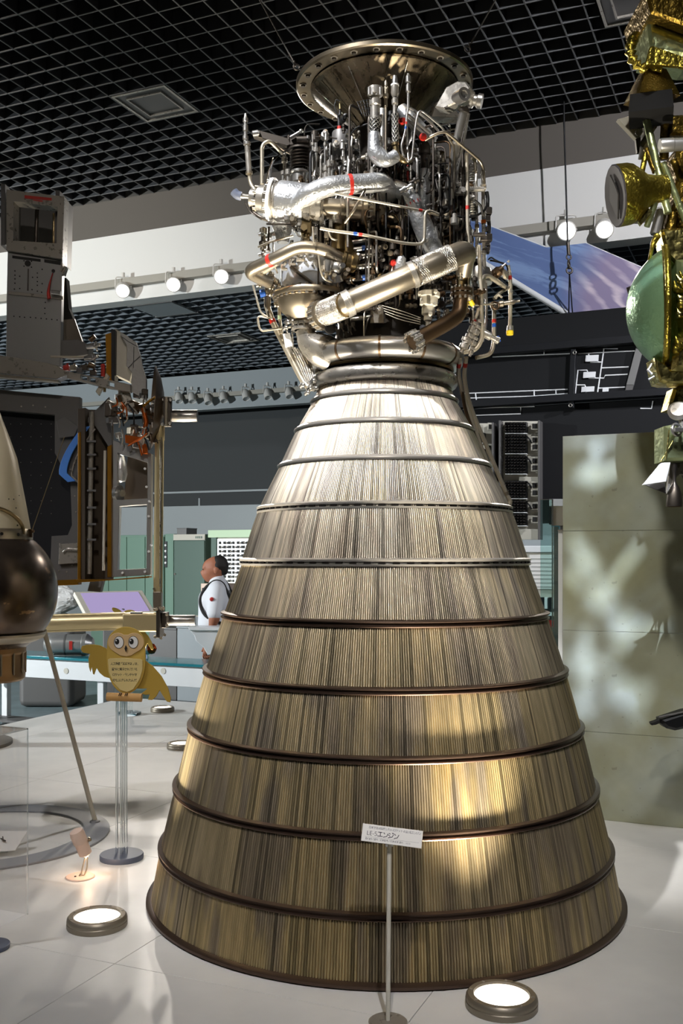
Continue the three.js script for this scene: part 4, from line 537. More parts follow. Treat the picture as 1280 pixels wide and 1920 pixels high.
  const sv = lathe('solenoid_valve', [[0, 0], [0.014, 0], [0.018, 0.012], [0.018, 0.034], [0.012, 0.04], [0.006, 0.05], [0, 0.05]], e(922, 520, 0.04), V(0.7, 0.6, 0.3), M.bronze, 16); part(sv, 'stem', [cyl(e(930, 510, 0.05), e(948, 494, 0.05), 0.005, 0.0035, 8), hexNut(e(937, 504, 0.05), V(0.7, 0.6, 0), 0.008, 0.012), ballOf(e(953, 490, 0.05), 0.005, 8)], M.steel); part(sv, 'lever', sweep(rounded(pp([[918, 488, 0.04], [930, 490, 0.04], [944, 494, 0.04]]), 0.01), 0.0035, 6), M.black); part(sv, 'round_gauge', turned([[0, 0], [0.016, 0], [0.018, 0.01], [0, 0.014]], e(944, 516, 0.04), V(0.8, 0.2, 0.5), 16), M.cream);
  pipe('wire', [[915, 487, 0.05], [920, 482, 0.05], [932, 490, 0.05], [950, 496, 0.03], [952, 512, 0.01]], 0.0028, M.black, { bend: 0.02 });
  const rv = lathe('relief_valve', [[0, 0], [0.012, 0], [0.014, 0.008], [0.014, 0.03], [0.009, 0.034], [0.009, 0.052], [0.012, 0.054], [0.012, 0.062], [0, 0.066]], e(905, 624, 0.1), V(0.8, -0.42, 0), M.satin, 14); part(rv, 'blue_cap', cyl(e(930, 637, 0.07), e(936, 635, 0.07), 0.011, undefined, 14), M.blue);
  for (const [x, y, s] of [[882, 625, 0.012], [888, 634, 0.013], [876, 640, 0.012], [893, 618, 0.01], [872, 652, 0.014], [865, 662, 0.016], [884, 652, 0.011], [880, 668, 0.009]]) part(eng, 'union', turned([[0, 0], [s * 0.6, 0], [s * 0.6, s], [s, s], [s, s * 2], [s * 0.7, s * 2.1], [s * 0.7, s * 2.6], [s, s * 2.7], [s, s * 3.4], [0, s * 3.5]], e(x, y, 0.13), V(0.35, 1, 0), 12), M.satin);
  pipe('slanted_tube', [[897, 578, 0.13], [884, 620, 0.13], [874, 652, 0.13]], 0.0055, M.cream, { tapes: [[0.35, M.red, 0.016]] }); pipe('slanted_tube', [[901, 585, 0.1], [893, 625, 0.1], [884, 660, 0.1]], 0.0055, M.cream, { tapes: [[0.38, M.red, 0.016]] });
  pipe('downcomer', [[862, 672, 0.12], [858, 700, 0.08], [868, 745, 0.03], [934, 925, 0.0], [938, 944, 0.0]], 0.0075, M.cream, { bend: 0.06, tapes: [[0.05, M.red, 0.016], [0.85, M.warm, 0.012]] }); pipe('downcomer', [[874, 670, 0.11], [869, 706, 0.06], [880, 760, 0.0], [950, 928, -0.03], [958, 942, -0.03], [950, 952, -0.03]], 0.0075, M.cream, { bend: 0.06, tapes: [[0.05, M.red, 0.016], [0.9, M.warm, 0.012]] }); pipe('downcomer', [[866, 735, 0.06], [872, 770, 0.04], [930, 930, 0.02], [945, 948, 0.02]], 0.0062, M.bronze, { bend: 0.04 });
  // left-hand drain line and its satellites
  const dl = pipe('drain_pipe', [[501, 546, 0.05], [500, 575, 0.05], [512, 606, 0.06], [566, 712, 0.1], [578, 727, 0.12], [588, 728, 0.13]], 0.0108, M.cream, { bend: 0.05, tapes: [[0.27, M.red, 0.014]] }); part(dl, 'top_fitting', turned([[0, 0], [0.009, 0], [0.014, 0.004], [0.014, 0.02], [0.01, 0.024], [0.01, 0.036], [0, 0.038]], e(501, 557, 0.05), UPV, 14), M.satin); part(dl, 'blue_cap', cyl(e(487, 551, 0.06), e(497, 549, 0.06), 0.013, undefined, 14), M.blue); part(dl, 'red_collar', cyl(e(496, 533, 0.06), e(503, 532, 0.06), 0.008, undefined, 12), M.red);
  for (const [x, y, s] of [[508, 540, 0.011], [484, 536, 0.008], [515, 530, 0.012], [522, 540, 0.01], [508, 552, 0.012], [516, 556, 0.013], [518, 572, 0.012], [494, 520, 0.01], [506, 518, 0.012], [486, 512, 0.011]]) part(eng, 'fitting', [hexNut(e(x - 3, y, 0.09), V(1, 0.2, 0.4), s * 0.8, s * 1.8), ballOf(e(x + 4, y, 0.1), s * 0.8, 10), cyl(e(x, y, 0.1), e(x + 1, y - 9, 0.1), s * 0.5, undefined, 8)], M.warm);
  pipe('thin_tube', [[474, 535, 0.05], [488, 586, 0.05], [512, 601, 0.06]], 0.0034, M.cream, { bend: 0.015 }); pipe('thin_tube', [[511, 598, 0.07], [482, 591, 0.07], [485, 612, 0.07], [490, 621, 0.07], [545, 613, 0.13]], 0.0036, M.cream, { bend: 0.02 });
  pipe('thin_tube', [[506, 556, 0.07], [506, 575, 0.07]], 0.003, M.warm); pipe('instrument_tube', [[523, 575, 0.1], [524, 600, 0.1], [528, 625, 0.1]], 0.0055, M.cream, { tapes: [[0.4, M.greenPale, 0.012]] });
  for (let i = 0; i < 6; i++) pipe('guide_tube', [[542 + i * 5, 648 + i * 2, 0.09], [556 + i * 5, 676 + i, 0.1], [576 + i * 3, 722, 0.12]], 0.0042, i % 2 ? M.steel : M.satin, { tapes: [[0.3 + 0.08 * (i % 3), M.warm, 0.018], [0.62, M.satin, 0.014]] });
  part(eng, 'name_tag', cut([[530, 626], [543, 624], [549, 648], [535, 652]], ED - 0.12, 0.003), M.white); part(eng, 'tag_bracket', [sweep([e(537, 612, 0.11), e(538, 626, 0.12)], 0.003, 6), sweep([e(547, 610, 0.11), e(549, 652, 0.11), e(552, 656, 0.11)], 0.003, 6)], M.satin);
  for (const [x, y, s] of [[538, 605, 0.012], [546, 600, 0.01], [552, 612, 0.01], [534, 616, 0.008], [566, 724, 0.011], [580, 728, 0.012], [590, 730, 0.01], [586, 716, 0.011], [575, 738, 0.009]]) part(eng, 'fitting', [hexNut(e(x - 3, y + 2, 0.13), V(0.5, 0.5, 0.4), s * 0.8, s * 1.8), ballOf(e(x + 3, y - 2, 0.14), s * 0.75, 10)], M.steel);
  // smaller fittings, lines and wires that crowd the gaps
  const r = rng(77), kinds = [nutStack(1), [[0, 0], [1, 0], [1, 1.4], [0.6, 1.5], [0.6, 2.4], [0, 2.5]], [[0, 0], [0.5, 0], [0.5, 1.5], [1.1, 1.6], [1.1, 2.2], [0.7, 2.3], [0.9, 3.2], [0, 3.4]]].map((p) => turned(p, V(0, 0, 0), UPV, 10)), mats = [M.steel, M.dark, M.dark, M.warm, M.bronze, M.satin];
  for (let i = 0; i < 330; i++) {
    const t = -1.45 + 2.9 * r(), y = 2.0 + 0.62 * r(), R = (y > 2.45 ? 0.15 : 0.2) + 0.06 * r(), s = 0.005 + 0.007 * r(), p = ax(y).add(V(R * Math.sin(t), 0, R * Math.cos(t)));
    const dir = r() < 0.55 ? UPV : r() < 0.5 ? V(Math.sin(t), 0.2, Math.cos(t)) : V(Math.cos(t), 0.3 * r(), -Math.sin(t));
    put(eng, 'small_fitting', { geometry: kinds[i % 3], material: mats[Math.floor(r() * 6)] }, p, quatTo(dir), s);
  }
  const dim = [M.dark, M.nearBlack, M.dark, M.satin, M.bronze, M.steel, M.black];
  for (let i = 0; i < 260; i++) {                                  // the crowded crown and the flanks
    const high = i % 2, t = high ? -1.7 + 3.4 * r() : (r() < 0.5 ? -1 : 1) * (0.75 + 0.9 * r()), y = high ? 2.3 + 0.34 * r() : 1.98 + 0.5 * r(), R = high ? 0.16 + 0.15 * r() : 0.22 + 0.12 * r(), s = 0.005 + 0.009 * r(), p = ax(y).add(V(R * Math.sin(t), 0, R * Math.cos(t)));
    put(eng, 'small_fitting', { geometry: kinds[i % 3], material: dim[Math.floor(r() * 7)] }, p, quatTo(r() < 0.6 ? UPV : V(Math.sin(t + 1), 0.3, Math.cos(t + 1))), s);
  }
  for (let i = 0; i < 90; i++) {
    const t = -1.8 + 3.6 * r(), y = 2.2 + 0.2 * r(), R = 0.17 + 0.15 * r(), h = 0.1 + 0.28 * r(), P3 = (a, yy, q) => ax(yy).add(V(q * Math.sin(a), 0, q * Math.cos(a)));
    part(eng, 'small_tube', sweep(rounded(i % 3 ? [P3(t, y, R - 0.04), P3(t, y, R), P3(t, Math.min(2.68, y + h), R), P3(t + 0.25 * (r() - 0.5), Math.min(2.68, y + h), R - 0.05)] : [P3(t, y - 0.15, R), P3(t, y + 0.1, R), P3(t + 0.3 * (r() - 0.5), y + 0.22, R - 0.04)], 0.03, 4), 0.002 + 0.0035 * r(), 7), dim[Math.floor(r() * 7)]);
  }
  for (let i = 0; i < 130; i++) {
    const t = -1.5 + 3.0 * r(), y = 2.0 + 0.5 * r(), R = 0.19 + 0.07 * r(), w = (r() - 0.5) * 0.5, h = (r() - 0.4) * 0.3, P3 = (a, yy, q) => ax(yy).add(V(q * Math.sin(a), 0, q * Math.cos(a)));
    const pts = i % 2 ? [P3(t, y, R - 0.05), P3(t, y, R + 0.02), P3(t, y + h, R + 0.02), P3(t + w, y + h, R), P3(t + w, y + h * 1.4, R - 0.06)] : [P3(t, y, R - 0.03), P3(t + w * 0.3, y + h * 0.4, R + 0.015), P3(t + w, y + h, R - 0.02)];
    part(eng, i % 5 ? 'small_tube' : 'wire', sweep(rounded(pts, 0.03, 4), i % 5 ? 0.0022 + 0.003 * r() : 0.0018, 7), i % 5 ? mats[Math.floor(r() * 6)] : M.black);
  }
}
// cables that hold the engine upright
for (const [a, b, lab] of [[at(558, 130, 3.547), V(-1.2, 5.18, -4.4), 'thin steel cable running from the left flange rim to the ceiling'], [at(874, 96, 3.547), V(1.55, 5.18, -4.4), 'thin steel cable with a shackle running from the right flange rim to the ceiling']]) {
  const t = thing('support_cable', lab, 'cable', a, 'steel cables holding the engine'), d = b.clone().sub(a).normalize();
  part(t, 'wire_rope', sweep([a.clone().addScaledVector(d, 0.04), b], 0.0028, 6), M.aluDark);
  part(t, 'shackle', [ringOf(a.clone().addScaledVector(d, 0.012), 0.011, 0.003, V(0.3, 0.2, 1), 20, 6), ringOf(a.clone().addScaledVector(d, 0.03), 0.009, 0.0028, V(1, 0.2, 0.2), 20, 6)], M.dark);
  part(t, 'thimble', sweep([a.clone().addScaledVector(d, 0.045), a.clone().addScaledVector(d, 0.075)], 0.004, 8), M.dark);
}
// ------------------------------------------------------------------ signs and writing
// strokes of the characters on a ten by ten grid: x y x y ..., strokes parted by spaces
const GLYPH = {
  人: '504509 454799', 工: '1181 5158 0898', 衛: '2003 1429 30403242 3464 3666 5058 8083 6393 7595 8489', 星: '20702374 2024 7074 2272 2777 4549 1989 1655', '「': '40904045', '」': '55595959 2959', お: '0262 3038 38191627 275776 768869 7082', す: '0292 5057 573355 554839', み: '1151 511906 063788 7249', は: '1018 3393 6068 683947 4799', '、': '2849',
  屋: '108083 1383 101309 2575 453878 5659 2979 2777', 外: '3013 135329 3546 7079 7496', に: '1018 4282 464789', 展: '10808282 1282 1019 3363 2475 4346 6346 2696 3659 4699', 示: '2070 0393 5358 5849 3617 6697', さ: '0282 3164 6446 172969', れ: '2029 0333 333307 336368 6898', て: '0181 814448 4879', い: '1017 1729 7087', る: '1171 711556 568859 5938', ロ: '1181 8188 8818 1811', ケ: '3004 2292 6266 6639', ッ: '1325 4355 8266 6639', ト: '3039 3374', '・': '4555 4654', ラ: '2070 0383 8359', ン: '1133 197792', チ: '7021 0494 5155 5539', ャ: '049476 3049', で: '0191 914448 4879 6466 8486', 打: '2029 0343 0746 4092 7079 7959', ち: '0282 401556 568849', 上: '4048 4474 0898', げ: '1018 4292 706749 8081 9091', ら: '4060 222655 557768 6839', た: '0262 3019 5383 5799', ん: '400945 455888 8896', だ: '0262 3019 5383 5799 8082 9092',
  ジ: '1132 0436 097793 7081 8091', 日: '2080 8089 8929 2920 2484', 本: '0292 5059 5208 5298 3777', 自: '21818989 8929 2921 2383 2686 4022', 主: '4050 1282 5258 1585 0898', 開: '0009 0030 3003 3363 9099 6090 2575 2777 4549 6569', 発: '30125092 1383 2575 2606 3819 6899', し: '303858 5886', た2: '', H: '', の: '514816 163371 719558', 第: '2040 6080 1383 8386 1686 1619 5359 1989 9998', 段: '2019 2050 2343 2646 50906065 5585 855999 5599', エ: '1181 5158 0898', 酸: '0040 1019 3039 0949 0545 5094 5595 7579 5999', 化: '3004 1419 7079 799996 9375', 剤: '2024 0242 0549 4509 1519 7076 9099', 燃: '2029 0406 4446 6099 7090 5059 0989', 料: '2029 0444 0006 5070 8089 5696', 液: '0112 0435 0918 3090 5039 6080 7699', 体: '2004 1319 5059 3393 5037 5097', 素: '1181 0393 5056 2575 3878 5859', 水: '5059 0343 4309 8064 5499', 力: '0383 838769 5009', 推: '1019 0333 5039 4949 4090 4393 4696 7079', '：': '4243 4748', '／': '9009',
};
function write(g, text, x, y, s, gap = 1.06, weight = 0.1) {          // draws the strokes with the canvas pen
  g.lineWidth = s * weight; g.lineCap = 'round'; g.lineJoin = 'round';
  for (const ch of text) {
    if (GLYPH[ch]) { for (const st of GLYPH[ch].split(' ')) { g.beginPath(); for (let i = 0; i + 1 < st.length; i += 2) { const px = x + (+st[i] + 0.5) / 10 * s, py = y + (+st[i + 1] + 0.5) / 10 * s; i ? g.lineTo(px, py) : g.moveTo(px, py); } g.stroke(); } x += s * gap; }
    else { g.font = `${s * 1.05}px sans-serif`; g.fillText(ch, x, y + s * 0.9); x += g.measureText(ch).width * 1.02; }
  }
  return x;
}
function printed(parent, name, tex, w, h, o, right, up, rough = 0.7) {
  const g = new THREE.PlaneGeometry(w, h), n = right.clone().cross(up).normalize(); g.applyMatrix4(new THREE.Matrix4().makeBasis(right.clone().normalize(), up.clone().normalize(), n)); g.translate(o.x + n.x * 0.001, o.y + n.y * 0.001, o.z + n.z * 0.001);
  return part(parent, name, g, mat('printed_' + name, { map: tex, roughness: rough }));
}
// engine caption on its stand
{
  const d = 2.53, foot = at(727, 1917, 2.544), t = thing('caption_stand', 'small white caption card on a slim grey pole before the nozzle', 'sign', V(foot.x, 0, foot.z));
  const p0 = at(680, 1545, d), p1 = at(793, 1559.5, d), p3 = at(676.5, 1575, d + 0.0), right = p1.clone().sub(p0), w = right.length(), up0 = p0.clone().sub(p3), up = up0.clone().setLength(up0.length()), c = p0.clone().add(p1).multiplyScalar(0.5).addScaledVector(up, -0.5), h = up.length();
  right.normalize(); const tilt = up.clone().normalize().add(V(0, 0, -0.35)).normalize(); up.copy(tilt.addScaledVector(right, -tilt.dot(right)).normalize());
  const H = h * 1.06; part(t, 'card', plate([[-w / 2, -H / 2], [w / 2, -H / 2], [w / 2, H / 2], [-w / 2, H / 2]], 0.004, c, right, up, [], 0.001), M.paper);
  const tex = canvasTex(1152, 320, (g, W, Hh) => { g.fillStyle = '#ece9e4'; g.fillRect(0, 0, W, Hh); g.fillStyle = g.strokeStyle = '#4a4650'; write(g, '日本で自主開発したH-Ⅰロケットの第2段エンジン'.replace('Ⅰ', 'I'), 110, 30, 46, 1.0, 0.09); g.fillStyle = g.strokeStyle = '#2b2930'; write(g, 'LE-5エンジン', 80, 108, 104, 1.0, 0.13); g.fillStyle = g.strokeStyle = '#55525a'; write(g, '酸化剤／燃料：液体酸素／液体水素 推力：10.5t', 70, 246, 40, 1.0, 0.1); g.fillRect(60, 228, 1040, 3); });
  const n = right.clone().cross(up).normalize(); printed(t, 'lettering', tex, w * 0.985, H * 0.97, c.clone().addScaledVector(n, 0.0022), right, up);
  part(t, 'pole', sweep([V(foot.x, 0.004, foot.z), V(foot.x + 0.004, c.y - H * 0.3, foot.z - 0.008)], 0.0058, 12), M.putty);
  part(t, 'clip', box(0.02, 0.03, 0.012, V(foot.x + 0.004, c.y - H * 0.42, foot.z - 0.01)), M.white);
  part(t, 'base', turned([[0, 0.006], [0.046, 0.006], [0.05, 0.003], [0.05, 0], [0, 0]].reverse(), V(foot.x, 0, foot.z)), M.alu);
}
// owl boards on clear stands
function owl(label, cx, cy, d, k, base, flip, raised, text) {
  const P = (l) => l.map(([x, y]) => [cx + flip * (x - 545) / 4 * k, cy + (y - 760) / 4 * k]), t = thing('owl_sign', label, 'sign', V(base.x, 0, base.z), 'owl signs on clear stands'), z = d;
  const oval = (x, y, rx, ry, n = 28) => P(Array.from({ length: n }, (_, i) => [x + rx * Math.cos(i / n * 6.2832), y + ry * Math.sin(i / n * 6.2832)]));
  const lw = [[400, 625], [350, 600], [300, 593], [250, 595], [215, 605], [204, 630], [222, 655], [275, 665], [262, 700], [265, 760], [277, 800], [288, 765], [296, 815], [306, 820], [324, 770], [345, 805], [380, 835], [425, 848], [450, 720]].map(([x, y]) => raised ? [x * 0.8 + 130, y - 180 + (x - 204) * 0.3] : [x, y]);
  part(t, 'wing', cut(P(lw), z + 0.006, 0.005), M.owlWing);
  part(t, 'wing', cut(P([[670, 700], [740, 750], [810, 830], [860, 920], [882, 1000], [876, 1028], [850, 1022], [822, 980], [796, 938], [770, 985], [740, 1010], [708, 1008], [722, 968], [690, 972], [660, 962], [702, 925], [620, 925]]), z + 0.008, 0.005), M.owlWing);
  const bodyPts = []; for (let i = 0; i <= 24; i++) { const a = -Math.PI + i / 24 * Math.PI; bodyPts.push([545 + 142 * Math.cos(a), 590 + 130 * Math.sin(a)]); } for (let i = 0; i <= 20; i++) { const a = i / 20 * Math.PI; bodyPts.push([545 + 146 * Math.cos(a), 700 + 262 * Math.sin(a) ** 0.9]); }
  part(t, 'body', cut(P(bodyPts), z, 0.006), M.owl);
  const heart = []; for (let i = 0; i <= 16; i++) { const a = Math.PI * (0.72 + i / 16 * 0.98); heart.push([483 + 74 * Math.cos(a), 578 + 72 * Math.sin(a)]); } for (let i = 0; i <= 16; i++) { const a = Math.PI * (1.3 + i / 16 * 0.98); heart.push([605 + 74 * Math.cos(a), 578 + 72 * Math.sin(a)]); } heart.push([625, 650], [585, 675], [545, 684], [500, 676], [462, 652]);
  part(t, 'face', cut(P(heart), z - 0.0048, 0.004), M.owlFace);
  for (const [x, y] of [[490, 578], [598, 577]]) { const r = part(t, 'eye_rim', cut(oval(x, y, 38, 47), z - 0.0076, 0.002), M.ink); part(r, 'eye', cut(oval(x, y, 34, 43), z - 0.0088, 0.0014), M.whiteGloss); part(r, 'pupil', cut(oval(x - 14, y - 6, 17, 22), z - 0.0098, 0.0012), M.ink); part(r, 'glint', cut(oval(x - 20, y - 14, 5, 6, 12), z - 0.0108, 0.001), M.whiteGloss); }
  part(t, 'beak', cut(P([[542, 598], [553, 622], [543, 652], [532, 624]]), z - 0.0088, 0.004), M.ink);
  const belly = [[408, 705], [425, 697], [540, 694], [650, 702], [668, 712], [668, 780], [650, 850], [600, 930], [552, 952], [500, 935], [450, 880], [415, 800]];
  const bg = cut(P(belly), z - 0.0048, 0.004); let bm = M.owlBelly;
  if (text) { const c0 = at(...P([[408, 952]])[0], z), c1 = at(...P([[668, 694]])[0], z), bp = bg.attributes.position, uv = new Float32Array(bp.count * 2); for (let i = 0; i < bp.count; i++) { uv[2 * i] = (bp.getX(i) - c0.x) / (c1.x - c0.x); uv[2 * i + 1] = (bp.getY(i) - c0.y) / (c1.y - c0.y); } bg.setAttribute('uv', new THREE.BufferAttribute(uv, 2));
    const tex = canvasTex(780, 774, (g, w, h) => { g.fillStyle = '#d9c587'; g.fillRect(0, 0, w, h); g.fillStyle = g.strokeStyle = '#2a241a'; const L = ['人工衛星「おおすみ」は、', '屋外に展示されている', 'ロケット・ランチャで', '打ち上げられたんだ']; L.forEach((s, i) => write(g, s, [68, 96, 112, 112][i], 96 + i * 124, 60, [0.9, 0.96, 0.9, 1.0][i], 0.13)); }); bm = mat('printed_belly', { map: tex, roughness: 0.65 }); }
  part(t, 'belly', bg, bm);
  const l0 = P([[400, 985]])[0], l1 = P([[662, 993]])[0], lg = part(t, 'perch', cyl(at(l0[0], l0[1], z - 0.004), at(l1[0], l1[1], z - 0.004), 0.0165 * k * d / 3.91, undefined, 20), M.wood);
  for (const x of [490, 503, 537, 550]) { const a = P([[x + 6, 958]])[0], b = P([[x - 2, 978]])[0]; part(t, 'claw', sweep([at(a[0], a[1], z - 0.012), at(b[0], b[1], z - 0.024)], 0.0016, 6), M.ink); }
  const top = at(cx, P([[545, 1018]])[0][1], d).y;
  for (const [dx, dz] of [[-0.018, 0.006], [0.002, 0.014], [0.019, 0.004], [0.004, -0.014]]) part(t, 'rod', cyl(V(base.x + dx, 0.02, base.z + dz), V(base.x + dx * 0.9, top, base.z + dz), 0.0055, undefined, 12), M.acrylicEdge);
  part(t, 'base', turned([[0, 0], [0.084, 0], [0.085, 0.003], [0.085, 0.018], [0.083, 0.021], [0, 0.021]], V(base.x, 0, base.z), UPV, 40), raised ? M.acrylicEdge : M.discDark);
}
owl('mustard owl-shaped sign with a written belly on clear rods and a slate disc base', 236.5, 1250, 3.9, 1, V(at(228, 1610, 3.915).x, 0, -3.915), 1, false, true);
owl('farther mustard owl sign whose head shows above the champagne boom', 243, 1183, 7.44, 0.53, V(at(243, 1340, 7.44).x, 0, -7.44), 1, true, false);

// ------------------------------------------------------------------ lamps on the plinth
function floorLamp(label, px, py, R, group, power) {
  const d = EYE * F / (py - HORIZON), c = at(px, py, d); c.y = 0;
  const t = thing('floor_lamp', label, 'floor lamp', c, group), y = 0.036;
  part(t, 'housing', turned([[R * 0.98, 0], [R, 0.003], [R, 0.016], [R * 0.985, 0.018], [R, 0.021], [R * 0.985, y - 0.006], [R * 0.93, y], [R * 0.78, y], [R * 0.765, y - 0.004]], c, UPV, 48), M.lampBody);
  part(t, 'lens', turned([[0, y - 0.003], [R * 0.5, y - 0.0035], [R * 0.765, y - 0.006]].reverse(), c, UPV, 40), M.lens);
  for (let i = 0; i < 8; i++) { const a = i / 8 * Math.PI * 2 + 0.3, p = c.clone().add(V(R * 0.86 * Math.cos(a), y - 0.001, R * 0.86 * Math.sin(a))); part(t, 'screw', cyl(p, p.clone().add(V(0, 0.003, 0)), 0.0048, 0.004, 8), M.alu); }
  const s = new THREE.SpotLight(0xfff3dc, power, 0, 0.62, 0.55, 2); s.position.set(c.x, y + 0.004, c.z); s.target.position.copy(c).add(V((0.152 - c.x) * 0.12, 1, (-3.547 - c.z) * 0.12)); s.castShadow = true; s.shadow.radius = 2.5; s.name = 'floor_lamp_beam'; scene.add(s, s.target); return t;
}
floorLamp('round lit floor lamp at the front left of the nozzle', 182, 1736, 0.096, 'round floor lamps on the plinth', FLOOR_LAMP * 2.7);
floorLamp('round lit floor lamp cut by the lower edge, right of the caption stand', 940, 1888, 0.095, 'round floor lamps on the plinth', FLOOR_LAMP * 2.2);
floorLamp('small round floor lamp half hidden behind the nozzle left side', 341, 1403, 0.092, 'round floor lamps on the plinth', FLOOR_LAMP * 1.5);
floorLamp('farthest small round floor lamp beyond the owl wing', 304.5, 1334, 0.09, 'round floor lamps on the plinth', FLOOR_LAMP);
{ // small adjustable spotlight
  const c = at(150, 1645, 3.69); c.y = 0; const t = thing('adjustable_spotlight', 'small cream spotlight on a round foot near the clear case', 'spotlight', c), P = (x, y, z = 0) => at(x, y, 3.69 - z);
  part(t, 'base', turned([[0, 0.004], [0.05, 0.004], [0.054, 0.001], [0.054, 0], [0, 0]].reverse(), c.clone().add(V(0, 0.001, 0)), UPV, 32), M.pink); part(t, 'screw', cyl(at(141, 1652, 3.68).setY(0.005), at(141, 1652, 3.68).setY(0.008), 0.004, 0.004, 8), M.dark);
  const ax0 = P(161, 1602), ax1 = P(144, 1562, 0.02), D = ax1.clone().sub(ax0).normalize();
  part(t, 'housing', turned([[0.018, 0], [0.024, 0.004], [0.0245, 0.05], [0.027, 0.052], [0.0275, 0.085], [0.024, 0.1], [0.012, 0.106], [0, 0.107]], ax0, D, 28), M.pink);
  part(t, 'lamp_face', turned([[0, 0], [0.017, 0]], ax0.clone().addScaledVector(D, 0.004), D, 20), M.lens);
  part(t, 'cable', sweep(rounded([P(160, 1607), P(155, 1625), P(152, 1640), P(158, 1641), P(163, 1628), P(164, 1606)], 0.01, 4), 0.003, 8), M.cream); part(t, 'stem', cyl(P(150, 1645).setY(0.004), P(153, 1638), 0.006, 0.005, 12), M.cream); part(t, 'thumb_screw', [hexNut(P(165, 1575), V(1, 0.2, 0.3), 0.006, 0.012), cyl(P(164, 1585), P(167, 1570), 0.003)], M.warm);
  const s = new THREE.PointLight(0xffd2a8, 0.045); s.position.copy(ax0).addScaledVector(D, -0.012); s.castShadow = true; s.shadow.radius = 0.6; s.name = 'spotlight_glow'; scene.add(s);
}
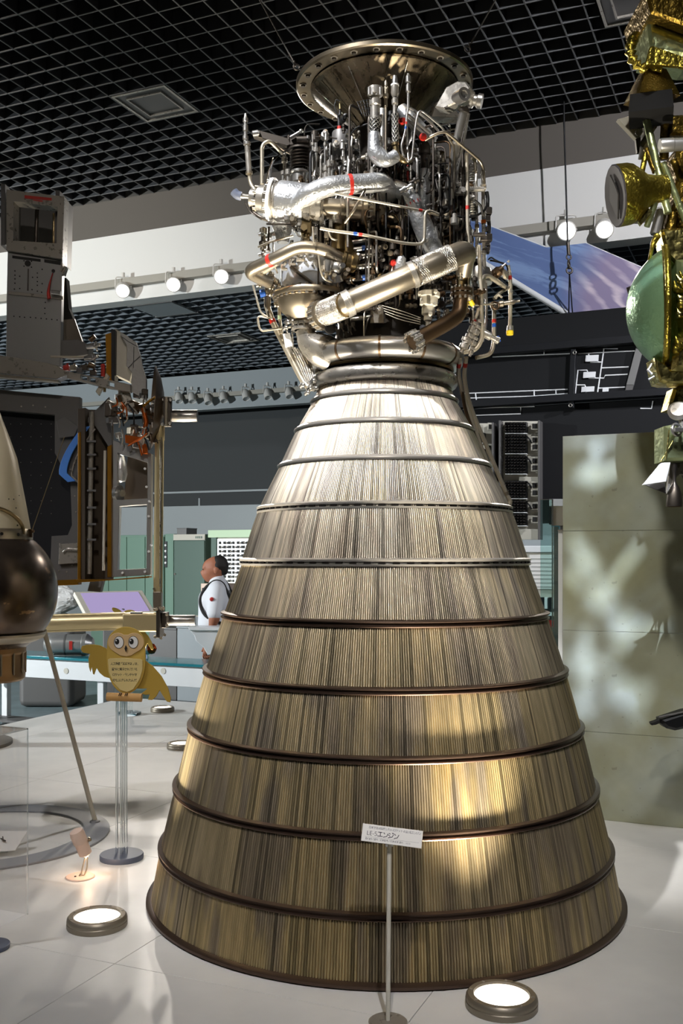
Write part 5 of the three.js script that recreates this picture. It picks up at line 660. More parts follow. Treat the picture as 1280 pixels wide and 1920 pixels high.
// ------------------------------------------------------------------ satellite with the dark sphere, on its tripod
{
  const c = V(-1.497, 0, -4.23), k = 4.23 / F, Y = (py) => EYE - (py - HORIZON) * k, up = (py) => V(c.x, Y(py), c.z);
  const t = thing('small_satellite', 'cone-topped satellite with a dark chipped sphere on thin tripod legs at the left edge', 'satellite', c);
  const sphereTex = dataTex(512, 256, (u, v) => { const n = nCoarse(u * 2 % 1, v), f = nFine(u, v), ch = nFine(u * 2 % 1, v * 2 % 1); const chip = ch > 0.70 && n > 0.5 ? 1 : 0; return lerp3(lerp3([0.33, 0.29, 0.26], [0.44, 0.39, 0.34], f), [0.66, 0.55, 0.42], chip); }, true);
  part(t, 'sphere', ballOf(up(1108), 125 * k, 48), mat('chipped_dark_sphere', { map: sphereTex, metalness: 0.8, roughness: 0.26 }));
  const coneMat = mat('cream_painted_cone', { color: 0xd9cdb0, metalness: 0.1, roughness: 0.38 }); part(t, 'nose_cone', turned([[77, 1003], [74, 985], [66, 940], [57.5, 895], [50.5, 858], [38, 822], [24, 785], [14, 755], [0, 740]].map(([r, y]) => [r * k, Y(y)]), V(c.x, 0, c.z), UPV, 48), coneMat);
  part(t, 'cone_collar', turned([[70, 1026], [79, 1018], [79, 998], [76, 992]].map(([r, y]) => [r * k, Y(y)]), V(c.x, 0, c.z), UPV, 48), M.warm);
  for (const [x, y, r] of [[25, 1002, 3], [47, 1003, 3.2], [30, 938, 1.2], [36, 938, 1.2], [40, 954, 1.2], [44, 986, 1.4], [14, 1008, 1.6], [0, 1006, 1.6], [41, 930, 1], [10, 998, 2]]) { const X = (x + 21) * k, R = (y > 990 ? 79 : 66 + (y - 940) * 0.18) * k, p = V(c.x + X, Y(y), c.z + Math.sqrt(Math.max(0, R * R - X * X))), n = V(X, 0, p.z - c.z).normalize(); part(t, 'rivet_hole', cyl(p.clone().addScaledVector(n, -0.004), p.clone().addScaledVector(n, 0.0012), r * k, undefined, 10), M.ink); }
  part(t, 'curved_fairing', sweep(Array.from({ length: 12 }, (_, i) => { const a = i / 11, x = -4 + 57 * Math.sin(a * 1.5), y = 952 + 50 * a * a, X = (x + 21) * k, R = (66 + (y - 940) * 0.19 + 1) * k; return V(c.x + X, Y(y), c.z + Math.sqrt(Math.max(0, R * R - X * X))); }), (u) => 0.004 + 0.012 * u * (1.2 - u), 8), M.brass);
  part(t, 'antenna', sweep([V(c.x + 79 * k, Y(1004), c.z + 0.01), V(c.x + 139 * k, Y(818), c.z - 0.02)], 0.0016, 6), M.brass); part(t, 'antenna_mount', [box(0.016, 0.035, 0.02, V(c.x + 80 * k, Y(1000), c.z + 0.01)), ballOf(V(c.x + 84 * k, Y(996), c.z + 0.012), 0.008, 10)], M.bronze);
  part(t, 'support_ring', turned([[84, 1203], [99, 1196], [103, 1190], [102, 1186], [97, 1186], [84, 1196]].map(([r, y]) => [r * k, Y(y)]), V(c.x, 0, c.z), UPV, 56), M.cream);
  const can = part(t, 'motor_can', turned([[0, 1276], [60, 1276], [65, 1272], [66, 1262], [64, 1258], [64, 1226], [67, 1222], [67, 1212], [60, 1208], [58, 1200]].map(([r, y]) => [r * k, Y(y)]), V(c.x, 0, c.z), UPV, 48), mat('brass_can', { color: 0xa58560, metalness: 0.7, roughness: 0.36 }));
  for (let i = 0; i < 16; i++) { const a = i / 16 * 6.2832 + 0.12; part(can, 'rib', cyl(V(c.x + 65 * k * Math.cos(a), Y(1262), c.z + 65 * k * Math.sin(a)), V(c.x + 65.5 * k * Math.cos(a), Y(1222), c.z + 65.5 * k * Math.sin(a)), 0.005, undefined, 8), M.warm); }
  for (const [x, z] of [[0.403, -0.19], [-0.037, 0.444], [-0.366, -0.254]]) { const l = Math.hypot(x, z), q = V(x / l, 0, z / l), top = V(c.x, Y(1184), c.z).addScaledVector(q, 100 * k); const leg = part(t, 'leg', sweep([top, V(c.x + x, 0.016, c.z + z)], 0.0105, 12), M.putty); part(leg, 'foot', turned([[0, 0], [0.022, 0], [0.022, 0.006], [0.012, 0.012], [0, 0.012]], V(c.x + x, 0.008, c.z + z), UPV, 16), M.ringGrey); }
  part(t, 'base_ring', turned([[0.39, 0.001], [0.5, 0.001], [0.5, 0.007], [0.498, 0.009], [0.392, 0.009], [0.39, 0.007], [0.39, 0.001]], V(c.x, 0, c.z), UPV, 80), M.ringGrey);
  const card = thing('caption_card', 'white caption card with a brush mark lying inside the grey floor ring', 'sign', at(12, 1580, 4.0).setY(0)), o = at(2, 1578, 3.98); o.y = 0.05;
  part(card, 'card', plate([[-0.08, -0.06], [0.075, -0.055], [0.085, 0.05], [-0.08, 0.06]], 0.004, o, V(1, 0, -0.15).normalize(), V(0.1, 0.5, -0.86).normalize()), M.paper); part(card, 'brush_mark', [sweep([o.clone().add(V(0.0, 0.012, 0.004)), o.clone().add(V(0.022, 0.004, 0.012))], 0.003, 6), sweep([o.clone().add(V(0.006, 0.018, -0.002)), o.clone().add(V(0.012, 0.004, 0.01))], 0.0022, 6)], M.ink); part(card, 'prop', box(0.06, 0.045, 0.01, o.clone().add(V(-0.01, -0.027, -0.02))), M.acrylicEdge);
}
{ // clear case at the left edge: five sheets
  const a0 = -3.02, a1 = -2.273, b0 = 2.24, b1 = 2.616, h = 0.617, e = 0.006, c = hall((a0 + a1) / 2, 0, (b0 + b1) / 2), t = thing('display_case', 'clear acrylic display case at the left edge in front of the satellite', 'display case', c);
  const S = 0.0025; for (const g of [hbox(a0, a1, 0.002, h, b0, b0 + S), hbox(a0, a1, 0.002, h, b1 - S, b1), hbox(a0, a0 + S, 0.002, h, b0 + S, b1 - S), hbox(a1 - S, a1, 0.002, h, b0 + S, b1 - S), hbox(a0, a1, h, h + S, b0, b1)]) part(t, 'pane', g, M.acrylic);
  for (const [x, z] of [[a1, b1], [a1, b0], [a0, b1]]) part(t, 'edge', cyl(hall(x, 0.002, z), hall(x, h, z), 0.0022, undefined, 8), M.acrylicEdge); part(t, 'edge', cyl(hall(a0, h, b1), hall(a1, h, b1), 0.0022, undefined, 8), M.acrylicEdge); part(t, 'edge', cyl(hall(a1, h, b0), hall(a1, h, b1), 0.0022, undefined, 8), M.acrylicEdge);
  const q = at(-15, 1778, EYE * F / (1778 - HORIZON)).setY(0), s = thing('clear_stand', 'round smoky acrylic stand foot cut by the left edge', 'stand', q); part(s, 'base', turned([[0, 0.001], [0.052, 0.001], [0.053, 0.012], [0.051, 0.014], [0, 0.014]], q, UPV, 32), M.discDark); part(s, 'rod', cyl(q.clone().setY(0.014), q.clone().setY(0.35), 0.007, undefined, 12), M.acrylicEdge);
}
// ------------------------------------------------------------------ dark observation satellite on the left
{
  const D = 6.0, b = at(-70, 1000, 6.25); b.y = 0;
  const t = thing('observation_satellite', 'large dark box-framed satellite with an instrument tower and champagne boom tubes on the left', 'satellite', b);
  const p = (x, y, z = 0) => at(x, y, D - z), C = (l, z, th, m, name, o) => part(t, name, cut(l, D - z, th, o), m);
  part(t, 'support_post', [cyl(V(b.x, 0.02, b.z), V(b.x, 1.5, b.z), 0.07, 0.07, 20), turned([[0, 0], [0.3, 0], [0.3, 0.02], [0, 0.02]].reverse(), V(b.x, 0.001, b.z), UPV, 32), box(0.7, 0.1, 0.1, V(b.x + 0.2, 1.45, b.z))], M.aluDark);
  // tower
  const frame = C([[17, 361], [125, 374], [121, 496], [122, 506], [117, 512], [119, 490], [17, 474]], 0.1, 0.1, M.alu, 'tower_frame', { holes: [[[31, 383], [30, 456], [110, 461], [112, 393]]] });
  C([[24, 375], [118, 388], [116, 470], [24, 464]], -0.25, 0.02, M.aluDark, 'tower_back'); C([[17, 361], [25, 362], [25, 474], [17, 474]], -0.1, 0.3, M.aluDark, 'tower_side'); C([[117, 373], [125, 374], [121, 495], [115, 490]], -0.1, 0.3, M.aluDark, 'tower_side');
  part(t, 'tower_mast', cyl(p(70, 384, 0.0), p(67, 458, 0.0), 0.012, undefined, 12), M.dark); for (const [x, m] of [[100, M.brass], [105, M.warm]]) part(t, 'gold_tube', cyl(p(x + 1, 400, 0.0), p(x, 460, 0.0), 0.007, undefined, 12), m);
  for (const [x0, y0, x1, y1] of [[46, 366, 97, 374], [62, 374, 80, 378]]) part(frame, 'red_marking', cut([[x0, y0], [x1, y0 + (x1 - x0) * 0.1], [x1, y1 + (x1 - x0) * 0.04], [x0, y1 - 2]], D - 0.152, 0.002), M.red);
  const sheet = C([[17, 474], [119, 491], [117, 592], [115, 689], [96, 684], [14, 674], [15, 560]], 0.1, 0.05, M.sheet, 'tower_panel');
  for (const l of [[[23, 479], [76, 486], [76, 491], [23, 484]], [[83, 486], [114, 490], [114, 497], [83, 492]]]) part(sheet, 'slot', cut(l, D - 0.126, 0.004), M.ink);
  for (const [x, y, r] of [[52, 494, 5.5], [100, 508, 3.2]]) part(sheet, 'port', [cyl(p(x, y, 0.115), p(x, y, 0.132), r * 0.0032, undefined, 16)], M.ink);
  { const g = []; for (const [x, y] of [[45, 489], [59, 490], [45, 499], [59, 501], [28, 508], [28, 516], [28, 523], [28, 531], [27, 542], [70, 512], [70, 520], [70, 528], [70, 535], [70, 546], [37, 518], [37, 541], [61, 520], [60, 543], [79, 505], [79, 532], [78, 548], [85, 567], [84, 578], [84, 588], [26, 593], [37, 594], [46, 595], [57, 595], [67, 596], [77, 597], [87, 598], [97, 599], [107, 600]]) g.push(cyl(p(x, y, 0.12), p(x, y, 0.128), 0.0042, undefined, 8)); const o = part(sheet, 'rivet_holes', g, M.ink); o.userData.kind = 'stuff'; }
  part(sheet, 'seam_rail', [cut([[16, 546], [118, 556], [118, 562], [16, 552]], D - 0.13, 0.01)], M.alu); part(t, 'chrome_stub', cyl(p(97, 548, 0.16), p(114, 550, 0.16), 0.014, undefined, 14), M.steel);
  part(t, 'red_streamer', sweep(rounded([p(99, 512, 0.14), p(93, 530, 0.15), p(90, 548, 0.15), p(92, 560, 0.15)], 0.05), (u) => 0.003 + 0.008 * u, 8), M.red); part(t, 'caption_strip', sweep([p(53, 504, 0.135), p(52, 545, 0.135)], 0.004, 6), M.dark); part(t, 'bracket', cut([[119, 500], [126, 502], [121, 517], [118, 515]], D - 0.1, 0.05), M.alu);
  C([[118, 524], [127, 524], [132, 580], [156, 642], [116, 645]], -0.2, 0.08, mat('matt_black', { color: 0x141312, roughness: 1 }), 'dark_fin'); C([[120, 600], [140, 598], [155, 640], [120, 640]], -0.1, 0.02, M.panelBrown, 'fin_rib');
  // deck with hardware
  C([[-60, 662], [0, 668], [96, 684], [112, 690], [136, 704], [110, 713], [0, 702], [-60, 695]], 0.1, 0.1, M.alu, 'deck_beam'); C([[-60, 702], [0, 703], [112, 714], [112, 718], [0, 709], [-60, 708]], 0.14, 0.06, M.warm, 'deck_edge');
  C([[95, 664], [107, 642], [150, 640], [172, 650], [168, 668], [130, 672]], 0.05, 0.1, M.aluDark, 'instrument_box'); C([[95, 667], [164, 668], [164, 672], [95, 671]], 0.12, 0.02, M.cream, 'white_rail');
  const cross = (x, y) => part(t, 'chrome_spool', [cyl(p(x - 14, y + 1, 0.12), p(x + 2, y - 1, 0.12), 0.014, 0.018, 14), sweep([p(x + 3, y - 9, 0.13), p(x + 6, y + 9, 0.14)], 0.006, 8), sweep([p(x, y + 2, 0.15), p(x + 10, y - 3, 0.15)], 0.007, 8), ballOf(p(x + 10, y - 3, 0.15), 0.011, 10)], M.steel); cross(176, 649); cross(172, 671);
  part(t, 'bronze_valve', [cyl(p(168, 638, 0.1), p(178, 630, 0.1), 0.018, 0.014), cyl(p(166, 684, 0.12), p(178, 688, 0.12), 0.018, 0.014)], M.bronze);
  part(t, 'slotted_beam', cut([[128, 697], [246, 722], [246, 736], [200, 728], [128, 710]], D - 0.15, 0.05, { holes: [[[153, 704], [165, 707], [165, 715], [153, 712]].reverse(), [[168, 708], [181, 711], [181, 719], [168, 716]].reverse(), [[204, 716], [216, 719], [216, 727], [204, 724]].reverse()] }), M.alu);
  for (const [x, y, m] of [[90, 688, M.white], [138, 690, M.warm], [125, 690, M.red], [150, 695, M.aluDark], [160, 690, M.panelBrown], [105, 686, M.cream], [175, 700, M.panelBrown], [228, 734, M.cream], [238, 740, M.warm], [222, 745, M.steel]]) part(t, 'deck_unit', [box(0.035, 0.03, 0.04, p(x, y, 0.1)), cyl(p(x, y - 3, 0.1), p(x + 2, y - 9, 0.1), 0.008, 0.006, 10)], m);
  C([[199, 628], [212, 624], [213, 716], [201, 712]], 0.05, 0.04, M.goldEdge, 'gold_plate'); C([[212, 620], [219, 622], [218, 718], [212, 714]], 0.06, 0.1, M.panelBlack, 'slot_plate'); part(t, 'red_valve', [cyl(p(193, 688, 0.16), p(193, 706, 0.16), 0.012), ballOf(p(193, 686, 0.16), 0.014)], M.red); part(t, 'gold_post', cyl(p(197, 690, 0.14), p(196, 735, 0.14), 0.008), M.brass);
  C([[219, 620], [243, 634], [240, 690], [252, 698], [246, 718], [219, 706]], 0.0, 0.12, M.putty, 'pale_box'); C([[224, 622], [240, 632], [256, 643], [263, 665], [268, 690], [275, 712], [275, 752], [246, 734], [248, 700], [238, 686], [239, 650]], 0.1, 0.03, M.blanket, 'thermal_blanket'); for (const l of [[[229, 632], [240, 640], [258, 650]], [[251, 650], [250, 690]], [[262, 668], [240, 690]]]) part(t, 'blanket_seam', sweep(l.map(([x, y]) => p(x, y, 0.118)), 0.0018, 5), M.aluDark);
  // tangle of brackets below the deck
  const r = rng(91); for (let i = 0; i < 34; i++) { const x = 205 + 88 * r(), y = 735 + 95 * r(), w = 0.03 + 0.05 * r(); part(t, 'harness_block', [box(w, w * (0.3 + r()), 0.05, p(x, y, 0.05 + 0.06 * r()), new THREE.Quaternion().setFromEuler(new THREE.Euler(0, r(), (r() - 0.5) * 0.9))), cyl(p(x, y, 0.12), p(x + 8 * (r() - 0.5), y + 10, 0.13), 0.007, 0.005, 8)], [M.aluDark, M.alu, M.panelBrown, M.warm, M.steel, M.bronze][i % 6]); }
  for (let i = 0; i < 16; i++) { const x = 210 + 70 * r(), y = 740 + 80 * r(); part(t, 'cable', sweep(rounded([p(x, y, 0.14), p(x + 14 * (r() - 0.2), y + 12, 0.17), p(x + 24 * (r() - 0.4), y + 40 * r(), 0.15)], 0.05), 0.005, 7), [M.cream, M.alu, M.orange, M.black][i % 4]); }
  part(t, 'orange_film', cut([[234, 815], [266, 820], [246, 834], [235, 830]], D - 0.17, 0.004), M.orange); part(t, 'orange_film', sweep([p(268, 765, 0.14), p(274, 790, 0.15), p(270, 815, 0.15)], 0.014, 6), M.orange); part(t, 'orange_film', sweep([p(240, 836, 0.18), p(264, 822, 0.18), p(276, 812, 0.18)], 0.005, 6), M.orange); part(t, 'orange_film', box(0.03, 0.06, 0.03, p(272, 842, 0.12)), M.orange);
  part(t, 'orange_film', sweep([p(268, 762, 0.18), p(280, 752, 0.19), p(292, 744, 0.18)], 0.008, 6), M.goldEdge);
  // antenna dish seen almost edge on, with its axle stubs
  const dish = part(t, 'dish', turned([[0, 0.0], [0.1, 0.008], [0.18, 0.03], [0.25, 0.062], [0.254, 0.06], [0.18, 0.022], [0.1, 0.0], [0, -0.008]], p(305, 767, 0.02), V(-0.97, 0.06, 0.24), 48), M.bronze);
  part(t, 'dish_bracket', [cut([[305, 744], [322, 746], [321, 800], [308, 800]], D - 0.12, 0.04), cyl(p(296, 772, 0.08), p(312, 772, 0.08), 0.034, 0.03)], M.dark); part(t, 'bracket_bar', cut([[310, 744], [315, 745], [314, 800], [309, 800]], D - 0.16, 0.02), M.warm); for (const [x, y] of [[303, 750], [319, 750], [304, 796], [311, 798], [318, 794]]) part(t, 'chrome_bolt', hexNut(p(x, y, 0.15), V(0.2, 0, 1), 0.009, 0.02), M.steel);
  part(t, 'axle_stub', turned([[0, 0], [0.034, 0], [0.036, 0.004], [0.036, 0.15], [0.034, 0.154], [0, 0.154]], p(322, 780, 0.02), V(1, 0, 0), 28), M.steel); part(t, 'axle_stub', turned([[0, 0], [0.03, 0], [0.032, 0.004], [0.032, 0.16], [0.03, 0.164], [0, 0.164]], p(315, 1163, 0.02), V(1, 0, 0), 28), M.steel);
  // black panels and vertical column
  C([[-60, 725], [0, 732], [152, 746], [152, 1088], [60, 1094], [-60, 1094]], -0.02, 0.06, M.aluDark, 'panel_frame', { holes: [[[10, 770], [106, 778], [106, 850], [135, 905], [138, 985], [130, 1004], [100, 1006], [98, 1050], [60, 1055], [-40, 1055], [-40, 765]]] });
  C([[-60, 740], [148, 752], [148, 1060], [-60, 1060]], -0.06, 0.02, M.panelBlack, 'black_panel'); { const g = []; for (let i = 0; i < 40; i++) g.push(cyl(p(20 + (i % 5) * 19, 795 + Math.floor(i / 5) * 24, -0.03), p(20 + (i % 5) * 19, 795 + Math.floor(i / 5) * 24, -0.047), 0.0022, undefined, 6)); for (const [x, y] of [[62, 760], [40, 762], [85, 763], [116, 790], [128, 800], [115, 815], [132, 880], [143, 900], [140, 930], [142, 960], [112, 1020], [120, 1040], [135, 1060], [110, 1070], [125, 1072], [140, 1045]]) g.push(cyl(p(x, y, 0.0), p(x, y, 0.016), 0.005, undefined, 8)); const o = part(t, 'rivets', g, M.alu); o.userData.kind = 'stuff'; }
  C([[112, 1020], [146, 1018], [146, 1056], [110, 1058]], 0.03, 0.02, M.alu, 'corner_plate'); part(t, 'corner_plate', cut([[106, 790], [122, 782], [148, 800], [140, 818], [112, 822]], D - 0.03, 0.02), M.aluDark); part(t, 'wire_loop', sweep(rounded([p(118, 1035, 0.05), p(125, 1028, 0.06), p(145, 1030, 0.06)], 0.03), 0.005, 7), M.satin);
  { const arc = []; for (let i = 0; i <= 14; i++) { const a = i / 14, x = 154 - 44 * Math.sin(a * 1.75) + (a > 0.85 ? (a - 0.85) * 110 : 0), y = 800 + 104 * a; arc.push([x, y]); } const out = [...arc, ...arc.slice().reverse().map(([x, y], i) => [x + 15, y - 2 + i * 0.1])]; C(out, 0.05, 0.012, M.blueFilm, 'blue_film_strip'); part(t, 'edge_cord', sweep(arc.map(([x, y]) => p(x + 24, y + 4, 0.05)), 0.006, 7), M.alu); }
  C([[147, 812], [152, 810], [152, 1088], [146, 1088]], 0.08, 0.02, M.goldEdge, 'gold_edge'); C([[152, 768], [212, 770], [212, 1086], [152, 1086]], -0.08, 0.03, M.panelBrown, 'column_back'); C([[152, 770], [166, 768], [166, 1086], [152, 1086]], 0.0, 0.16, M.panelBrown, 'column_side'); C([[206, 840], [214, 836], [214, 1082], [206, 1082]], 0.02, 0.14, M.goldEdge, 'gold_edge');
  part(t, 'column_pipe', cyl(p(172, 772, 0.04), p(167, 1076, 0.04), 0.015, undefined, 14), M.alu); part(t, 'column_pipe', cyl(p(197, 845, 0.02), p(194, 1070, 0.02), 0.009, undefined, 12), M.putty); for (const y of [828, 853, 879, 920, 952, 983, 1012]) part(t, 'pipe_clamp', [box(0.05, 0.012, 0.03, p(172, y, 0.06)), hexNut(p(179, y, 0.07), V(0, 0, 1), 0.007, 0.012)], M.aluDark);
  C([[180, 735], [200, 700], [206, 706], [186, 742]], 0.14, 0.03, M.cream, 'strut_plate'); C([[160, 790], [205, 745], [212, 850], [180, 800]], 0.0, 0.03, M.aluDark, 'gusset');
  C([[60, 1090], [150, 1086], [150, 1096], [60, 1100]], 0.06, 0.08, M.goldEdge, 'bottom_edge'); C([[146, 1086], [212, 1086], [282, 1080], [282, 1083], [150, 1092]], 0.08, 0.1, M.goldEdge, 'bottom_edge');
  part(t, 'window_frame', cut([[214, 826], [286, 852], [284, 1078], [214, 1082]], D - 0.06, 0.06, { holes: [[[226, 950], [222, 1068], [276, 1066], [277, 946]], [[222, 850], [278, 868], [278, 935], [222, 938]].reverse()] }), M.sheet); C([[240, 855], [280, 868], [280, 944], [232, 944]], -0.04, 0.02, M.panelBrown, 'inner_box'); part(t, 'foil_bag', turned([[0, 0], [0.03, 0.01], [0.04, 0.05], [0.035, 0.12], [0.02, 0.16], [0, 0.17]], p(226, 905, 0.03), UPV, 18), M.foil);
  part(t, 'ribbed_wheel', [turned([[0, -0.012], [0.05, -0.012], [0.05, 0.012], [0, 0.012]], p(222, 925, 0.06), V(0.9, 0, 0.4), 24), cyl(p(222, 925, 0.06), p(230, 925, 0.09), 0.02)], M.steel); for (const [x, y] of [[272, 879], [275, 913], [280, 940], [279, 968], [284, 1022], [272, 1072], [230, 1074], [279, 1034]]) part(t, 'bright_screw', hexNut(p(x, y, 0.09), V(0, 0, 1), 0.0075, 0.012), M.whiteGloss);
  part(t, 'lattice_duct', cut([[172, 1086], [196, 1086], [190, 1110], [166, 1108]], D + 0.05, 0.06), M.aluDark);
  // champagne boom
  part(t, 'upright_boom', turned([[0, 0], [0.027, 0], [0.027, 0.9], [0.031, 0.91], [0.031, 0.99], [0.026, 1.0], [0, 1.0]], p(296, 1112, 0.1), p(299, 800, 0.1).sub(p(296, 1112, 0.1)), 24), M.boom); part(t, 'boom_groove', [cyl(p(291, 1100, 0.1), p(294, 820, 0.1), 0.008, undefined, 8), cyl(p(300, 1100, 0.125), p(303, 820, 0.125), 0.004, undefined, 8)], M.warm);
  part(t, 'hinge', [box(0.05, 0.11, 0.06, p(296, 1126, 0.1)), hexNut(p(289, 1104, 0.13), V(0, 0, 1), 0.007, 0.012), hexNut(p(302, 1104, 0.13), V(0, 0, 1), 0.007, 0.012), cyl(p(288, 1142, 0.12), p(308, 1142, 0.12), 0.012)], M.warm);
  part(t, 'level_boom', [cyl(p(-60, 1173, 0.1), p(235, 1164, 0.1), 0.052, undefined, 28), cyl(p(-60, 1158, 0.13), p(235, 1151, 0.13), 0.008, undefined, 8), cyl(p(-60, 1188, 0.12), p(235, 1178, 0.12), 0.01, undefined, 8)], M.boom);
  part(t, 'boom_socket', box(66 * 0.0032, 0.11, 0.11, p(266, 1166, 0.1)), M.boom); part(t, 'boom_clip', box(0.07, 0.012, 0.03, p(256, 1149, 0.14)), M.steel); part(t, 'end_plate', [box(0.022, 0.18, 0.14, p(300, 1166, 0.1)), box(0.03, 0.09, 0.1, p(310, 1162, 0.08))], M.dark); for (const [x, y] of [[300, 1140], [306, 1140], [293, 1142], [290, 1194], [301, 1196], [308, 1190], [312, 1152], [312, 1172]]) part(t, 'chrome_bolt', hexNut(p(x, y, 0.17), V(0.3, 0, 1), 0.009, 0.02), M.steel);
  part(t, 'wire', sweep([p(300, 820, 0.14), p(300, 1100, 0.14)], 0.0025, 5), M.satin);
}
// ------------------------------------------------------------------ gold foil spacecraft hanging on the right
{
  const D = 3.9, o = at(1270, 600, D), k = D / F, base = V(o.x, EYE - (950 - HORIZON) * k, o.z);
  const t = thing('foil_spacecraft', 'gold foil wrapped spacecraft model with a green dome hanging at the right edge', 'spacecraft', base);
  const p = (x, y, z = 0) => at(x, y, D - z), C = (l, z, th, m, name, q) => part(t, name, cut(l, D - z, th, q), m), cone4 = (c0, c1, r0, r1, m, name, n = 4, turn = Math.PI / 4) => { const d = c1.clone().sub(c0), g = new THREE.CylinderGeometry(r1, r0, d.length(), n, 4, false); g.rotateY(turn); return part(t, name, place(g, c0.clone().add(c1).multiplyScalar(0.5), quatTo(d)), m); };
  C([[1188, 24], [1300, 8], [1350, 8], [1350, 95], [1300, 100], [1198, 62]], 0.0, 0.3, M.brownFoil, 'upper_box', { bevel: 0.01 }); C([[1199, 62], [1350, 60], [1350, 128], [1282, 130], [1205, 116], [1201, 82]], -0.02, 0.2, M.greenGold, 'upper_skirt', { bevel: 0.01 });
  C([[1217, 90], [1222, 88], [1300, 116], [1300, 134], [1270, 126], [1209, 122]], 0.12, 0.02, M.gold, 'gold_flap'); part(t, 'crumpled_roll', sweep(rounded([p(1192, 66, 0.05), p(1181, 84, 0.08), p(1183, 112, 0.08), p(1204, 130, 0.08), p(1238, 128, 0.08)], 0.06, 8), (u) => 0.017 + 0.006 * Math.sin(u * 40), 12), M.gold);
  cone4(p(1223, 134, 0.04), p(1221, 188, 0.04), 0.052, 0.108, M.brownFoil, 'horn', 4, Math.PI / 4 - 0.3); { const g = new THREE.CylinderGeometry(0.108, 0.116, 0.07, 4, 1); g.rotateY(Math.PI / 4 - 0.3); part(t, 'horn_mouth', place(g, p(1220, 205, 0.04)), mat('matt_black_horn', { color: 0x08080a, roughness: 1 })); }
  C([[1156, 226], [1178, 220], [1200, 222], [1203, 250], [1196, 262], [1190, 262]], -0.1, 0.03, M.putty, 'grey_plate'); C([[1190, 262], [1200, 258], [1197, 288], [1193, 288]], -0.08, 0.02, M.dark, 'plate_foot'); part(t, 'plate_port', cyl(p(1196, 248, -0.07), p(1197, 248, -0.05), 0.012), M.aluDark);
  const strut = (a, b, r, m) => part(t, 'strut', sweep([p(...a), p(...b)], r, 6), m); strut([1212, 226, 0.02], [1252, 400, 0.05], 0.016, M.greenGold); strut([1232, 228, -0.05], [1200, 275, -0.08], 0.012, M.aluDark); strut([1242, 305, 0.06], [1285, 415, 0.06], 0.014, M.greenGold); strut([1212, 280, 0.0], [1228, 322, 0.03], 0.014, M.brownFoil); strut([1212, 282, 0.0], [1203, 322, 0.0], 0.011, M.gold); strut([1262, 300, 0.0], [1290, 380, 0.0], 0.016, M.brownFoil); strut([1228, 380, 0.05], [1212, 425, 0.04], 0.012, M.greenGold); strut([1240, 395, 0.0], [1228, 440, 0.0], 0.022, M.aluDark); strut([1262, 400, 0.02], [1255, 440, 0.02], 0.02, M.brownFoil); strut([1216, 225, -0.1], [1205, 300, -0.15], 0.02, M.blanket); strut([1248, 226, -0.02], [1244, 300, -0.05], 0.02, M.brownFoil);
  part(t, 'silver_barrel', turned([[0, 0], [0.024, 0], [0.026, 0.004], [0.026, 0.05], [0.024, 0.052], [0.024, 0.2], [0, 0.2]], p(1236, 273, 0.1), V(1, 0.06, 0), 28), M.sheet);
  C([[1246, 225], [1350, 222], [1350, 262], [1248, 262]], -0.06, 0.1, M.brownFoil, 'foil_block', { bevel: 0.01 }); C([[1258, 290], [1350, 285], [1350, 440], [1236, 438], [1256, 380]], -0.06, 0.14, M.brownFoil, 'foil_block', { bevel: 0.012 });
  // the flared instrument
  const A = p(1152, 368, 0.05), Bq = p(1248, 352, 0.042), dir = Bq.clone().sub(A).normalize(), L = Bq.distanceTo(A);
  part(t, 'flared_baffle', turned([[0.112, 0], [0.118, 0.006], [0.116, 0.05], [0.108, 0.075], [0.085, 0.105], [0.062, 0.13], [0.052, 0.17], [0.05, L]], A, dir, 18), M.gold);
  const face = part(t, 'baffle_face', turned([[0.055, 0.008], [0.112, 0.0], [0.118, 0.004]].reverse(), A, dir, 18), mat('dark_baffle_paint', { color: 0x3b393c, roughness: 0.7 })); { const fr = dir.clone().cross(UPV).normalize(), fu = fr.clone().cross(dir).normalize(); part(face, 'dark_opening', plate([[0, -0.09], [0.05, -0.01], [0.035, 0.03], [0, 0.085], [-0.05, 0.0]], 0.006, A.clone().addScaledVector(dir, -0.002), fr, fu), M.ink); } part(face, 'face_plate', turned([[0, 0.006], [0.056, 0.008]].reverse(), A, dir, 18), mat('dark_baffle_plate', { color: 0x3b393c, roughness: 0.7 }));
  C([[1195, 416], [1212, 390], [1222, 398], [1200, 424]], 0.06, 0.02, M.paleGold, 'torn_foil');
  // dome and body
  const dc = p(1246, 580, 0.0), da = V(-0.955, 0.0, -0.26).normalize(), R = 0.26, cap = []; for (let i = 0; i <= 22; i++) { const th = i / 22 * 1.12; cap.push([R * Math.sin(th), R * Math.cos(th) - R * Math.cos(1.12)]); } part(t, 'dome', turned(cap.reverse(), dc, da, 48), M.dome);
  part(t, 'dome_rim', ringOf(dc, R * Math.sin(1.12), 0.012, da, 56, 8), M.gold); for (let i = 0; i < 7; i++) part(t, 'rim_tape', ringOf(dc.clone().addScaledVector(da, 0.004), R * Math.sin(1.12) + 0.004 * Math.sin(i * 3), 0.005, da.clone().add(V(0, 0.03 * Math.sin(i * 2.1), 0.03 * Math.cos(i * 1.7))), 40, 5), i % 2 ? M.paleGold : M.gold);
  C([[1232, 437], [1350, 428], [1350, 500], [1262, 505], [1240, 482]], 0.02, 0.1, M.paleGold, 'pale_panel', { bevel: 0.01 }); part(t, 'foil_curl', sweep(rounded([p(1232, 442, 0.05), p(1224, 456, 0.06), p(1217, 488, 0.05)], 0.04), (u) => 0.014 * (1 - u * 0.5), 8), M.gold);
